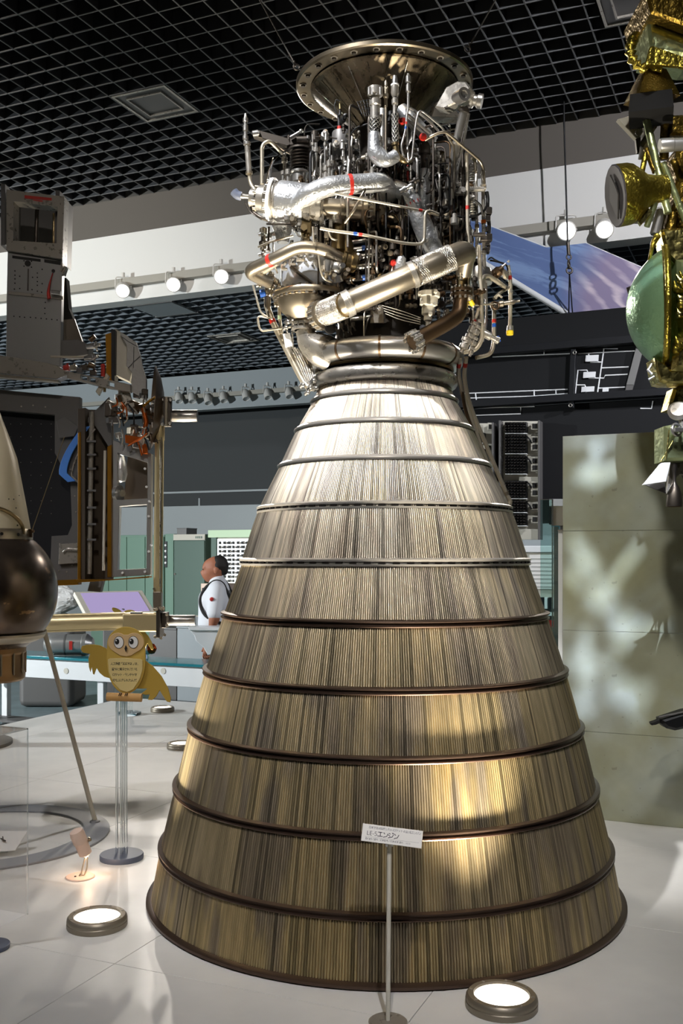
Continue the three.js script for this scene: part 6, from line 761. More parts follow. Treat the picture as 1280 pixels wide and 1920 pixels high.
  C([[1258, 495], [1350, 490], [1350, 560], [1262, 570]], 0.02, 0.14, M.greenGold, 'body_panel', { bevel: 0.015 }); C([[1260, 560], [1350, 555], [1350, 640], [1264, 645]], 0.03, 0.13, M.gold, 'body_panel', { bevel: 0.02 }); C([[1254, 640], [1350, 632], [1350, 705], [1250, 700]], 0.05, 0.14, M.paleGold, 'body_panel', { bevel: 0.02 }); { const r = rng(15); for (let i = 0; i < 16; i++) { const x = 1256 + 50 * r(), y = 500 + 190 * r(); part(t, 'foil_fold', sweep(rounded([p(x, y, 0.11), p(x + 14 * r(), y + 16, 0.13), p(x + 26 * r(), y + 26 * r(), 0.11)], 0.03), (u) => 0.004 + 0.012 * Math.sin(u * 3.1), 7), i % 3 ? M.gold : M.paleGold); } }
  C([[1219, 676], [1242, 690], [1250, 700], [1350, 690], [1350, 723], [1240, 723], [1228, 720], [1222, 700]], 0.04, 0.12, M.paleGold, 'lower_lip', { bevel: 0.008 }); part(t, 'torn_edge', [sweep([p(1222, 682, 0.06), p(1215, 694, 0.06), p(1222, 702, 0.07)], 0.006, 6), sweep([p(1216, 712, 0.06), p(1226, 706, 0.06)], 0.006, 6)], M.foil);
  part(t, 'dark_stub', cyl(p(1180, 538, -0.06), p(1184, 552, -0.06), 0.014), M.dark);
  // lower units
  C([[1256, 731], [1350, 706], [1350, 780], [1262, 773], [1244, 771]], -0.02, 0.1, M.paleGold, 'lower_unit', { bevel: 0.012 }); part(t, 'grey_disc', turned([[0, 0], [0.04, 0], [0.042, 0.008], [0.03, 0.02], [0, 0.022]], p(1272, 772, 0.05), V(-0.3, 0.4, 0.8), 28), M.alu); part(t, 'post', cyl(p(1278, 806, 0.06), p(1277, 774, 0.06), 0.011), M.alu); part(t, 'chrome_ring', ringOf(p(1268, 806, 0.1), 0.021, 0.007, V(0.5, 0.2, 1), 28, 8), M.steel); part(t, 'clamp_bar', box(0.09, 0.016, 0.02, p(1286, 806, 0.12)), M.steel);
  C([[1235, 803], [1264, 797], [1350, 786], [1350, 866], [1235, 867]], 0.0, 0.14, M.greenGold, 'foil_cube', { bevel: 0.012 }); part(t, 'foil_crease', [sweep([p(1238, 866, 0.08), p(1262, 826, 0.082)], 0.003, 5), sweep([p(1254, 806, 0.08), p(1248, 862, 0.082)], 0.003, 5)], M.paleGold);
  C([[1238, 868], [1254, 868], [1247, 904], [1207, 909]], 0.07, 0.008, M.whiteGloss, 'white_flap', { yaw: -0.4 }); C([[1207, 909], [1246, 905], [1248, 926]], 0.02, 0.008, M.aluDark, 'flap_back'); C([[1255, 868], [1350, 866], [1350, 900], [1272, 890], [1262, 900], [1248, 926]], -0.02, 0.02, M.alu, 'flap_side'); C([[1272, 880], [1350, 870], [1350, 935], [1283, 905]], -0.05, 0.008, M.aluDark, 'flap_back');
  part(t, 'thruster', turned([[0.031, 950], [0.0315, 944], [0.028, 928], [0.018, 914], [0.009, 907], [0.0065, 902], [0.0065, 884], [0.0105, 880], [0.0105, 869], [0, 868]].map(([r, y]) => [r, p(0, y, 0.04).y]), p(1264, 0, 0.04).setY(0), UPV, 32), M.dark); part(t, 'thruster_liner', turned([[0.0295, 950], [0.016, 916], [0.005, 907]].map(([r, y]) => [r, p(0, y, 0.04).y]), p(1264, 0, 0.04).setY(0), UPV, 32), M.bronze);
  part(t, 'hanger', cyl(p(1252, 12, -0.02), V(p(1252, 12, -0.02).x, CEIL + 0.1, p(1252, 12, -0.02).z), 0.008, undefined, 10), M.alu);
}
{ // dark hull at the right edge, on its stand
  const D = 4.1, f = at(1335, 1500, D).setY(0), t = thing('black_model_hull', 'black pointed model hull cut by the right edge before the stone wall', 'model', f);
  part(t, 'hull', cut([[1234, 1346], [1280, 1331], [1380, 1318], [1380, 1360], [1282, 1362], [1260, 1367], [1244, 1363], [1235, 1355]], D, 0.09, { bevel: 0.012 }), M.panelBlack); part(t, 'nose_peg', cut([[1218, 1354], [1227, 1351], [1236, 1347], [1237, 1354], [1227, 1358], [1220, 1359]], D, 0.03), M.ink); part(t, 'rail', sweep([at(1234, 1345, D - 0.04), at(1380, 1315, D - 0.04)], 0.005, 8), M.aluDark); part(t, 'stand', [cyl(f.clone().setY(0.01), at(1335, 1360, D), 0.012), turned([[0, 0], [0.08, 0], [0.08, 0.012], [0, 0.012]].reverse(), f.clone().setY(0.001), UPV, 28)], M.aluDark);
}
// ------------------------------------------------------------------ things behind on the left
{ // low display bench with a teal glass top
  const B = 7.3, [a0] = abOf(-60, 1240, B), [a1] = abOf(425, 1250, B), y1 = 0.25, t = thing('display_bench', 'long white display bench with a teal glass top behind the owl sign', 'bench', hall((a0 + a1) / 2, FLOOR, B + 0.17));
  part(t, 'apron', [hbox(a0, a1, y1 - 0.19, y1 - 0.01, B, B + 0.03, 0.004), hbox(a0, a1, y1 - 0.19, y1 - 0.01, B + 0.32, B + 0.35, 0.004)], M.white); part(t, 'glass_top', hbox(a0 - 0.02, a1 + 0.02, y1 - 0.012, y1 + 0.012, B - 0.03, B + 0.38, 0.003), M.tealGlass);
  for (const px of [-30, 184, 400]) for (const b of [B + 0.03, B + 0.27]) { const [a] = abOf(px, 1300, B); part(t, 'leg', hbox(a - 0.034, a + 0.034, FLOOR, y1 - 0.02, b, b + 0.06, 0.006), M.white); } for (const px of [124, 306]) { const q = onB(px, 1258, B - 0.001); part(t, 'port_hole', cyl(q, q.clone().addScaledVector(EB, -0.004), 0.026, undefined, 20), M.putty); } part(t, 'shelf', hbox(a0 + 0.1, a1 - 0.1, FLOOR + 0.06, FLOOR + 0.08, B + 0.06, B + 0.3), M.aluDark);
  const cap = at(150, 1203, 9.19), c2 = thing('silver_capsule', 'silver capsule lying on the teal glass bench under the boom', 'capsule', V(cap.x, y1 + 0.014, cap.z)); const Yc = y1 + 0.016 + 0.1; part(c2, 'body', turned([[0, 0], [0.05, 0.004], [0.085, 0.04], [0.095, 0.1], [0.095, 0.36], [0.1, 0.365], [0.1, 0.4], [0.06, 0.45], [0, 0.46]], V(cap.x - 0.33, Yc, cap.z), V(1, 0, 0), 32), M.sheet); part(c2, 'red_label', box(0.03, 0.08, 0.004, V(cap.x - 0.06, Yc, cap.z + 0.096), undefined, 0.001), M.red); part(c2, 'cradle', box(0.3, 0.03, 0.14, V(cap.x - 0.12, y1 + 0.028, cap.z)), M.acrylicEdge); part(c2, 'band', turned([[0.0955, 0.2], [0.097, 0.2], [0.097, 0.215], [0.0955, 0.215]], V(cap.x - 0.33, Yc, cap.z), V(1, 0, 0), 32), M.aluDark);
  const nz = at(278, 1216, 8.9), c3 = thing('copper_ended_canister', 'small chrome canister with a glinting copper end right of the owl head', 'canister', V(nz.x, y1 + 0.013, nz.z)); part(c3, 'body', turned([[0, 0], [0.05, 0], [0.052, 0.06], [0.045, 0.07], [0, 0.07]], V(nz.x - 0.05, nz.y, nz.z), V(1, 0, 0.3), 24), M.steel); part(c3, 'copper_end', new THREE.IcosahedronGeometry(0.05, 1).translate(nz.x + 0.03, nz.y, nz.z + 0.02), mat('copper', { color: 0xb04a20, metalness: 1, roughness: 0.2, flatShading: true })); part(c3, 'stand', cyl(V(nz.x - 0.02, y1 + 0.013, nz.z), V(nz.x - 0.02, nz.y - 0.04, nz.z), 0.02, 0.014), M.acrylicEdge);
}
{ // tilted touch screen
  const q = [at(138, 1110, 10.7)], w = 0.80, h = 0.42, u = V(0.8, 0, -0.6).multiplyScalar(w), v = V(0.6 * 0.82, -0.57, 0.8 * 0.82).normalize().multiplyScalar(h), c = q[0].clone().addScaledVector(u, 0.5).addScaledVector(v, 0.5), n = v.clone().cross(u).normalize();
  const t = thing('touch_screen', 'tilted touch screen console glowing lilac behind the boom', 'screen', V(c.x, FLOOR, c.z)), B3 = (s, z, th) => { const g = new RoundedBoxGeometry(w * s, h * s, th, 1, th * 0.2), m = new THREE.Matrix4().makeBasis(u.clone().normalize(), v.clone().normalize(), u.clone().cross(v).normalize()); g.applyMatrix4(m); const o = c.clone().addScaledVector(n, z); return g.translate(o.x, o.y, o.z); };
  part(t, 'bezel', B3(1, -0.02, 0.05), M.putty); part(t, 'screen', B3(0.84, 0.006, 0.006), mat('lilac_screen', { color: 0x101014, roughness: 0.3, emissive: 0xbfaee0, emissiveIntensity: 0.75 })); part(t, 'pedestal', box(0.24, c.y - FLOOR - 0.06, 0.16, V(c.x, (c.y + FLOOR - 0.06) / 2, c.z)), M.aluDark);
  const rl = new THREE.RectAreaLight(0xd8c8f0, 0.8, w * 0.8, h * 0.8); rl.position.copy(c).addScaledVector(n, 0.02); rl.lookAt(c.clone().addScaledVector(n, 1)); rl.name = 'screen_glow'; scene.add(rl);
}
{ // white wrapped object under the lamp
  const c = at(100, 1118, 11.0), g = new THREE.IcosahedronGeometry(0.3, 5), P = g.attributes.position, f = fbm(61, 5, 3); for (let i = 0; i < P.count; i++) { const v = V(P.getX(i), P.getY(i), P.getZ(i)), l = 0.85 + 0.5 * (f((Math.atan2(v.x, v.z) / 6.2832 + 0.5) % 1, (v.y + 0.3) % 1) - 0.4); P.setXYZ(i, v.x * l * 1.05, v.y * l * 0.62, v.z * l * 0.6); } g.computeVertexNormals(); g.translate(c.x, c.y - 0.05, c.z);
  const t = thing('foil_wrapped_probe', 'bright white foil wrapped object beside the dark sphere under the satellite', 'model', V(c.x, FLOOR, c.z)); part(t, 'wrapping', g, mat('white_foil', { color: 0xf2f2f0, metalness: 0.3, roughness: 0.3, bumpMap: foilBump, bumpScale: 0.01 })); part(t, 'plinth', box(0.6, c.y - 0.2 - FLOOR, 0.6, V(c.x, (c.y - 0.2 + FLOOR) / 2, c.z)), M.aluDark); part(t, 'top_plate', box(0.62, 0.02, 0.62, V(c.x, c.y - 0.19, c.z)), M.glass);
}
// green computer cabinets along the far wall
const cabinets = (name, label, cat, px0, px1, top, b0, b1, m, detail) => { const [a0, y] = abOf(px0, top, b0), [a1] = abOf(px1, top, b0), t = thing(name, label, cat, hall((a0 + a1) / 2, FLOOR, (b0 + b1) / 2)); part(t, 'carcass', hbox(a0, a1, FLOOR, y, b0 + 0.02, b1, 0.004), m); detail(t, a0, a1, y, b0); return t; };
cabinets('green_cabinet', 'pale green steel cabinet run partly hidden behind the champagne upright boom', 'cabinet', 170, 307, 1004, 13.05, 13.7, M.green, (t, a0, a1, y, b) => { const n = 4, w = (a1 - a0) / n; for (let i = 0; i < n; i++) { const d = part(t, 'door', hbox(a0 + i * w + 0.006, a0 + (i + 1) * w - 0.006, FLOOR + 0.1, y - 0.03, b, b + 0.02, 0.003), M.green); part(d, 'handle', hbox(a0 + (i + 1) * w - 0.06, a0 + (i + 1) * w - 0.04, 0.4, 0.55, b - 0.02, b, 0.003), M.alu); } });
cabinets('dial_cabinet', 'narrow green cabinet with a black dial strip right of the upright boom', 'cabinet', 308, 325, 1001, 13.0, 13.7, M.green, (t, a0, a1, y, b) => { const s = part(t, 'dial_strip', hbox(a0 + 0.004, a0 + 0.05, 1.0, 1.4, b - 0.005, b + 0.02, 0.002), M.panelBlack); for (let i = 0; i < 4; i++) part(s, 'dial', cyl(hall(a0 + 0.027, 1.34 - i * 0.09, b - 0.005), hall(a0 + 0.027, 1.34 - i * 0.09, b - 0.015), 0.018, undefined, 12), M.whiteGloss); part(t, 'door', hbox(a0 + 0.055, a1 - 0.002, FLOOR + 0.08, y - 0.02, b + 0.002, b + 0.02, 0.002), M.green); });
cabinets('tall_cabinet', 'dark green tall cabinet with a white name panel on top left of the visitor', 'cabinet', 325, 384, 1002, 12.9, 13.7, M.greenDark, (t, a0, a1, y, b) => { part(t, 'door', hbox(a0 + 0.01, a1 - 0.01, FLOOR + 0.08, y - 0.1, b, b + 0.02, 0.004), M.greenDark); const p = part(t, 'name_panel', hbox(a0, a1, y - 0.09, y, b - 0.004, b + 0.02, 0.003), M.putty); for (let i = 0; i < 4; i++) part(p, 'raised_letter', hbox(a1 - 0.16 + i * 0.032, a1 - 0.142 + i * 0.032, y - 0.065, y - 0.03, b - 0.008, b - 0.004), M.greenDark); part(t, 'lock', cyl(hall(a0 + 0.03, 0.9, b), hall(a0 + 0.03, 0.9, b - 0.012), 0.014, undefined, 12), M.dark); const bx = part(t, 'top_box', hbox(a0, a0 + 0.17, y, y + 0.09, b + 0.1, b + 0.4, 0.004), M.aluDark); part(bx, 'lid', hbox(a0 - 0.005, a0 + 0.175, y + 0.088, y + 0.1, b + 0.095, b + 0.405, 0.002), M.aluDark); });
cabinets('relay_cabinet', 'pale green topped cabinet with rows of black and white relays behind the visitor', 'cabinet', 396, 500, 1008, 12.7, 13.6, M.putty, (t, a0, a1, y, b) => {
  part(t, 'top_panel', hbox(a0 - 0.04, a1, y, y + 0.11, b - 0.03, b + 0.6, 0.004), M.greenPale); part(t, 'side_post', hbox(a0, a0 + 0.09, FLOOR, y, b - 0.01, b + 0.02, 0.003), M.greenDark); const bk = part(t, 'relay_board', hbox(a0 + 0.1, a1, 0.75, y - 0.02, b, b + 0.02, 0.002), M.whiteGloss);
  const g = [], g2 = []; for (let r = 0; r < 10; r++) for (let c = 0; c < 9; c++) { const a = a0 + 0.14 + c * 0.075, q = y - 0.06 - r * 0.062; g.push(hbox(a, a + 0.022 + 0.02 * ((c * 7 + r * 3) % 3) / 2, q - 0.034, q, b - 0.02, b)); if ((c + r) % 3) g2.push(cyl(hall(a + 0.05, q - 0.02, b), hall(a + 0.05, q - 0.02, b - 0.02), 0.012, undefined, 6)); } const s1 = part(bk, 'relays', g, M.ink); s1.userData.kind = 'stuff'; const s2 = part(bk, 'contacts', g2, M.dark); s2.userData.kind = 'stuff';
  part(t, 'shelf', hbox(a0 + 0.09, a1, 0.68, 0.72, b - 0.1, b + 0.02, 0.003), M.whiteGloss); const lp = part(t, 'lamp_strip', hbox(a0 + 0.12, a1, 0.735, 0.75, b - 0.08, b - 0.03), mat('lit_lamp_strip', { color: 0xffffff, emissive: 0xf4fff0, emissiveIntensity: 1.6 })); const [c, d] = [(a0 + a1) / 2, 0.5]; const l = new THREE.RectAreaLight(0xf0fff0, 9, 0.5, 0.04); l.position.copy(hall(c, 0.755, b - 0.055)); l.lookAt(hall(c, 2, b + 0.1)); l.name = 'relay_lamp'; scene.add(l);
});
cabinets('peach_console', 'pale peach console with a black screen behind the visitor shoulder', 'console', 375, 418, 1094, 11.7, 12.1, M.pink, (t, a0, a1, y, b) => { part(t, 'black_screen', hbox(a0 + 0.03, a0 + 0.15, y - 0.19, y - 0.06, b, b + 0.022, 0.003), M.ink); part(t, 'front', hbox(a0 + 0.01, a1 - 0.01, FLOOR + 0.05, y - 0.25, b + 0.008, b + 0.022, 0.003), M.pink); });
// pedestals and the white reading tray nearer by
{ const B = 8.75; for (const [n, l, x0, x1, y0, m] of [['pedestal', 'dark grey pedestal right of the boom end plate', 279, 331, 1176, M.aluDark], ['pedestal', 'light grey pedestal under the chrome axle stub', 332, 396, 1174, M.wallGrey]]) { const [a0, y] = abOf(x0, y0, B), [a1] = abOf(x1, y0, B), t = thing(n, l, 'pedestal', hall((a0 + a1) / 2, FLOOR, B + 0.2), 'pedestals behind the boom end'); part(t, 'body', hbox(a0, a1, FLOOR, y - 0.02, B, B + 0.4, 0.006), m); part(t, 'top', hbox(a0 - 0.004, a1 + 0.004, y - 0.02, y, B - 0.01, B + 0.41, 0.004), m); part(t, 'plinth', hbox(a0 + 0.02, a1 - 0.02, FLOOR, FLOOR + 0.06, B - 0.004, B + 0.02), M.panelBlack); }
  const d = 8.95, c = at(395, 1200, d), t = thing('reading_stand', 'white slanted tray stand beside the nozzle below the visitor', 'stand', V(c.x + 0.05, FLOOR, c.z)); part(t, 'tray', cut([[356, 1177], [450, 1178], [450, 1230], [392, 1226], [384, 1212], [370, 1200], [367, 1190]], d, 0.2, { bevel: 0.006, holes: [] }), M.white); part(t, 'tray_rim', cut([[356, 1174], [450, 1175], [450, 1181], [358, 1180]], d - 0.01, 0.22), M.whiteGloss); part(t, 'post', box(0.08, 0.75, 0.08, V(c.x + 0.06, -0.07, c.z - 0.03)), M.aluDark); part(t, 'foot', box(0.24, 0.02, 0.2, V(c.x + 0.06, FLOOR + 0.011, c.z - 0.03)), M.aluDark);
  const g = at(372, 1164, 10.3), w = thing('grey_housing', 'small grey equipment housing at the end of the chrome stub', 'equipment', g.clone().setY(at(0, 1176, 10.3).y)); part(w, 'case', box(0.085, 0.11, 0.1, V(g.x, at(0, 1176, 10.3).y + 0.057, g.z)), M.wallGrey); part(w, 'cap', box(0.09, 0.012, 0.105, V(g.x, at(0, 1176, 10.3).y + 0.115, g.z)), M.putty);
}
// ------------------------------------------------------------------ the visitor
{
  const d = 9.55, x0 = at(404, 1040, d).x, z0 = -d, Y0 = FLOOR, t = thing('person', 'visitor in a white polo shirt and dark strap standing in profile beyond the nozzle', 'person', V(x0, Y0, z0));
  function field(bones, cell, lo, hi, blend, extra) {             // smooth union of tapered capsules, meshed
    const size = Math.max(hi.x - lo.x, hi.y - lo.y, hi.z - lo.z), N = Math.ceil(size / cell) + 4, half = size / 2 + cell * 2, c = lo.clone().add(hi).multiplyScalar(0.5), mc = new MarchingCubes(N, new THREE.MeshBasicMaterial(), false, false, 400000); mc.isolation = 0;
    const q = V(0, 0, 0), ab = V(0, 0, 0), ap = V(0, 0, 0);
    for (let k = 0; k < N; k++) for (let j = 0; j < N; j++) for (let i = 0; i < N; i++) {
      q.set(i - N / 2, j - N / 2, k - N / 2).multiplyScalar(2 * half / N).add(c); let v = 1e3;
      for (const [a, b, ra, rb, sx = 1, sz = 1] of bones) { ab.copy(b).sub(a); ap.copy(q).sub(a); ap.x /= sx; ap.z /= sz; const u = Math.max(0, Math.min(1, ap.dot(ab) / Math.max(1e-9, ab.lengthSq()))), dd = ap.addScaledVector(ab, -u).length() - (ra + (rb - ra) * u), hh = Math.max(blend - Math.abs(v - dd), 0) / blend; v = Math.min(v, dd) - hh * hh * blend * 0.25; }
      mc.field[k * N * N + j * N + i] = -v;
    }
    mc.update(); const n = mc.count ?? mc.geometry.drawRange.count, g = new THREE.BufferGeometry(); const P = new Float32Array(n * 3), Nn = new Float32Array(n * 3); for (let i = 0; i < n; i++) { P[i * 3] = mc.positionArray[i * 3] * half + c.x; P[i * 3 + 1] = mc.positionArray[i * 3 + 1] * half + c.y; P[i * 3 + 2] = mc.positionArray[i * 3 + 2] * half + c.z; } for (let i = 0; i < n * 3; i++) Nn[i] = mc.normalArray[i]; g.setAttribute('position', new THREE.BufferAttribute(P, 3)); g.setAttribute('normal', new THREE.BufferAttribute(Nn, 3)); return g;
  }
  // he faces left (-x); heights from the floor
  const q = (f, y, s) => V(x0 - f, Y0 + y, z0 + s);
  const head = field([[q(0.0, 1.52, 0), q(0.0, 1.535, 0), 0.098, 0.094, 1, 0.86], [q(0.055, 1.47, 0), q(0.05, 1.53, 0), 0.07, 0.072, 1, 0.85], [q(0.07, 1.425, 0), q(0.05, 1.44, 0), 0.042, 0.05, 1, 0.9], [q(0.112, 1.49, 0), q(0.128, 1.475, 0), 0.012, 0.017], [q(0.118, 1.45, 0), q(0.112, 1.436, 0), 0.013, 0.012, 1, 1.6], [q(0.1, 1.522, -0.03), q(0.1, 1.522, 0.03), 0.018, 0.018], [q(-0.02, 1.50, 0.088), q(-0.015, 1.475, 0.084), 0.022, 0.014, 1, 0.5], [q(-0.02, 1.50, -0.088), q(-0.015, 1.475, -0.084), 0.022, 0.014, 1, 0.5], [q(-0.03, 1.36, 0), q(0.0, 1.44, 0), 0.06, 0.058]], 0.006, q(0.16, 1.3, -0.13), q(-0.13, 1.66, 0.13), 0.02);
  const bones = (k) => [[q(0.0, 0.98, -0.07), q(0.0, 0.98, 0.07), 0.125, 0.125], [q(0.01, 1.0, 0), q(0.0, 1.2, 0), 0.14, 0.15, 1, 1.15], [q(-0.01, 1.22, -0.1), q(-0.01, 1.22, 0.1), 0.115, 0.115], [q(-0.03, 1.33, -0.13), q(-0.03, 1.33, 0.13), 0.062, 0.062]];
  const body = field([...bones(), [q(-0.04, 1.31, 0.2), q(-0.02, 1.05, 0.25), 0.05, 0.04], [q(-0.02, 1.05, 0.25), q(0.04, 0.82, 0.26), 0.038, 0.028], [q(-0.04, 1.31, -0.2), q(-0.02, 1.05, -0.25), 0.05, 0.04], [q(-0.02, 1.05, -0.25), q(0.04, 0.82, -0.26), 0.038, 0.028], [q(0, 0.9, 0.09), q(0.01, 0.5, 0.1), 0.085, 0.055], [q(0.01, 0.5, 0.1), q(-0.02, 0.09, 0.1), 0.055, 0.038], [q(0, 0.9, -0.09), q(0.01, 0.5, -0.1), 0.085, 0.055], [q(0.01, 0.5, -0.1), q(-0.02, 0.09, -0.1), 0.055, 0.038], [q(-0.02, 0.045, 0.1), q(0.13, 0.035, 0.11), 0.04, 0.034], [q(-0.02, 0.045, -0.1), q(0.13, 0.035, -0.11), 0.04, 0.034]], 0.014, q(0.3, 0.0, -0.35), q(-0.25, 1.42, 0.35), 0.05);
  const hand = (s) => { const w = q(0.045, 0.81, s * 0.26), l = [[w, w.clone().add(V(-0.006, -0.07, 0)), 0.026, 0.032, 1, 0.6]]; for (let i = 0; i < 4; i++) { const a = w.clone().add(V(-0.033 + i * 0.019, -0.085, 0)), b = a.clone().add(V(-0.003, -0.03 - 0.007 * (i === 1 || i === 2), -s * 0.006)), c = b.clone().add(V(0.002, -0.022, -s * 0.014)); l.push([a, b, 0.009, 0.0085], [b, c, 0.0085, 0.007]); } const th = w.clone().add(V(-0.026, -0.025, 0)); l.push([th, th.clone().add(V(-0.022, -0.04, -s * 0.012)), 0.011, 0.009]); const cc = w.clone().add(V(-0.005, -0.06, 0)); return field(l, 0.004, cc.clone().add(V(-0.09, -0.1, -0.06)), cc.clone().add(V(0.08, 0.1, 0.06)), 0.008); };
  const skin = part(t, 'body', [head, body, hand(1), hand(-1)], M.skin);
  const grow = (l, k) => l.map((b) => [b[0], b[1], b[2] + k, b[3] + k, ...(b.slice(4))]);
  part(t, 'shirt', field(grow([...bones(), [q(-0.04, 1.31, 0.2), q(-0.02, 1.1, 0.245), 0.056, 0.056], [q(-0.04, 1.31, -0.2), q(-0.02, 1.1, -0.245), 0.056, 0.056], [q(-0.03, 1.36, 0), q(-0.02, 1.39, 0), 0.058, 0.058]], 0.014), 0.014, q(0.25, 0.8, -0.35), q(-0.25, 1.5, 0.35), 0.05), M.shirt);
  part(t, 'trousers', field(grow([[q(0.0, 0.94, -0.07), q(0.0, 0.94, 0.07), 0.12, 0.12], [q(0, 0.9, 0.09), q(0.01, 0.5, 0.1), 0.09, 0.065], [q(0.01, 0.5, 0.1), q(-0.02, 0.1, 0.1), 0.065, 0.055], [q(0, 0.9, -0.09), q(0.01, 0.5, -0.1), 0.09, 0.065], [q(0.01, 0.5, -0.1), q(-0.02, 0.1, -0.1), 0.065, 0.055]], 0.008), 0.016, q(0.25, 0.05, -0.3), q(-0.25, 1.05, 0.3), 0.04), M.trousers);
  part(t, 'hair', field([[q(-0.03, 1.545, 0), q(-0.035, 1.56, 0), 0.084, 0.08, 1, 0.98], [q(-0.075, 1.49, 0), q(-0.07, 1.53, 0), 0.045, 0.055, 1, 1.2], [q(-0.03, 1.535, 0.055), q(-0.02, 1.50, 0.075), 0.03, 0.014], [q(-0.03, 1.535, -0.055), q(-0.02, 1.50, -0.075), 0.03, 0.014]], 0.007, q(0.12, 1.38, -0.13), q(-0.16, 1.67, 0.13), 0.02), M.hair);
  for (const s of [1, -1]) part(t, 'shoulder_strap', sweep(rounded([q(-0.16, 1.22, s * 0.13), q(-0.09, 1.38, s * 0.15), q(-0.02, 1.405, s * 0.155), q(0.09, 1.33, s * 0.15), q(0.14, 1.2, s * 0.15), q(0.08, 1.06, s * 0.19), q(-0.08, 1.0, s * 0.2)], 0.08), 0.014, 8), M.ink);
  part(t, 'backpack', box(0.13, 0.36, 0.26, q(-0.24, 1.16, 0), undefined, 0.03), M.ink); for (const s of [1, -1]) part(t, 'sleeve_patch', ballOf(q(0.0, 1.23, s * 0.285), 0.02, 12).scale(1, 1, 1), M.red); for (const s of [1, -1]) part(t, 'shoe', box(0.24, 0.075, 0.1, q(0.05, 0.04, s * 0.105), undefined, 0.03), M.ink); part(t, 'eyes', [ballOf(q(0.112, 1.505, 0.032), 0.009, 10), ballOf(q(0.112, 1.505, -0.032), 0.009, 10)], M.ink);
}
// ------------------------------------------------------------------ things behind on the right
{ // hanging wire with a hook in front of the beam
  const d = 8.8, top = at(1057, 224, d), hook = at(1066, 488, d), t = thing('hanging_cable', 'black wire with hooks hanging before the beam and blue panel', 'cable', V(top.x, at(0, 586, d).y, top.z));
  part(t, 'wire_rope', sweep([V(top.x, CEIL + 0.1, top.z), top, at(1064, 462, d)], 0.008, 6), M.black); part(t, 'turnbuckle', [sweep([at(1064, 455, d), at(1066, 478, d)], 0.016, 8), ringOf(at(1066, 482, d), 0.022, 0.007, V(0.2, 0, 1), 20, 6)], M.dark); part(t, 'shackle', [ringOf(at(1066, 496, d), 0.034, 0.009, V(0.9, 0, 0.4), 24, 6), ringOf(at(1067, 507, d), 0.026, 0.008, V(0.1, 0, 1), 24, 6)], M.dark); for (const x of [1066, 1073]) part(t, 'leg_wire', sweep([at(1067, 510, d), at(x, 588, d + 0.25)], 0.006, 6), M.black);
}
{ // earth picture on its slanting slab
  const L0 = onB(917, 424, BEAM_B - 0.115), L1 = onB(1024, 464, BEAM_B - 0.115), o = onB(1063, 588, BEAM_B - 0.105), e1 = L0.clone().sub(L1).normalize(), up = L1.clone().sub(o); up.addScaledVector(e1, -up.dot(e1)).normalize();
  const n = e1.clone().cross(up).normalize(), hit = (px, py) => { const ray = at(px, py, 1).sub(camera.position), s = o.clone().sub(camera.position).dot(n) / ray.dot(n), w = camera.position.clone().addScaledVector(ray, s).sub(o); return [w.dot(e1), w.dot(up)]; };
  const out = [[820, 388], [917, 424], [1024, 464.5], [1098, 456.5], [1205, 503], [1290, 540], [1290, 588], [1070, 588.5], [1063, 588], [905, 492], [820, 440]].map(([x, y]) => hit(x, y)); const g = plate(out, 0.03, o, e1, up, [], 0.003);
  const tex = canvasTex(1024, 1024, (c, w, h) => { const im = c.createImageData(w, h), A = fbm(201, 5, 6), Bn = fbm(211, 9, 5), S = fbm(221, 3, 4); for (let y = 0; y < h; y++) for (let x = 0; x < w; x++) { const u = x / w, v = y / h, wv = A(u, v), cl = Math.max(0, Bn((u * 0.6 + wv * 0.25) % 1, (v * 1.9 + wv * 0.4) % 1) - 0.52) * 4.2, land = Math.max(0, Math.min(1, (0.46 - u + 0.10 * (S(v, u) - 0.5)) * 8)); let k = lerp3([0.32, 0.40, 0.58], [0.42, 0.50, 0.68], S(u, v)); k = lerp3(k, [0.52, 0.62, 0.78], Math.min(0.75, cl * (0.5 + S(u * 2 % 1, v)))); k = lerp3(k, lerp3([0.55, 0.50, 0.62], [0.82, 0.76, 0.80], Math.max(0, Math.sin((u * 1.4 + v * 0.9) * 30 + wv * 6)) * Bn(u, v) * 1.5), land); const i = (y * w + x) * 4; for (let z = 0; z < 3; z++) im.data[i + z] = Math.max(0, Math.min(255, k[z] * 255)); im.data[i + 3] = 255; } c.putImageData(im, 0, 0); });
  // the print runs over the slab: uv from its own outline
  const P = g.attributes.position, uv = new Float32Array(P.count * 2); let m0 = 1e9, m1 = -1e9, v0 = 1e9, v1 = -1e9; for (const [a, b] of out) { m0 = Math.min(m0, a); m1 = Math.max(m1, a); v0 = Math.min(v0, b); v1 = Math.max(v1, b); } for (let i = 0; i < P.count; i++) { const w = V(P.getX(i), P.getY(i), P.getZ(i)).sub(o); uv[2 * i] = (w.dot(e1) - m0) / (m1 - m0); uv[2 * i + 1] = (w.dot(up) - v0) / (v1 - v0); } g.setAttribute('uv', new THREE.BufferAttribute(uv, 2));
  const t = thing('earth_picture_panel', 'slanting panel printed with a blue view of the earth behind the hanging cable', 'panel', at(1060, 560, 10.0)); part(t, 'printed_panel', g, mat('earth_print', { map: tex, roughness: 0.5 })); const a = hit(1063, 588), b = hit(820, 440), c4 = hit(1024, 464), c5 = hit(820, 388), c6 = hit(1098, 457), c7 = hit(1290, 540), W = ([x, y]) => o.clone().addScaledVector(e1, x).addScaledVector(up, y); part(t, 'rim', sweep([W(a), W(b)], 0.03, 6), M.white); part(t, 'rim', sweep([W(c4), W(c5)], 0.01, 6), M.white); part(t, 'rim', sweep([W(c6), W(c7)], 0.01, 6), M.white);
}
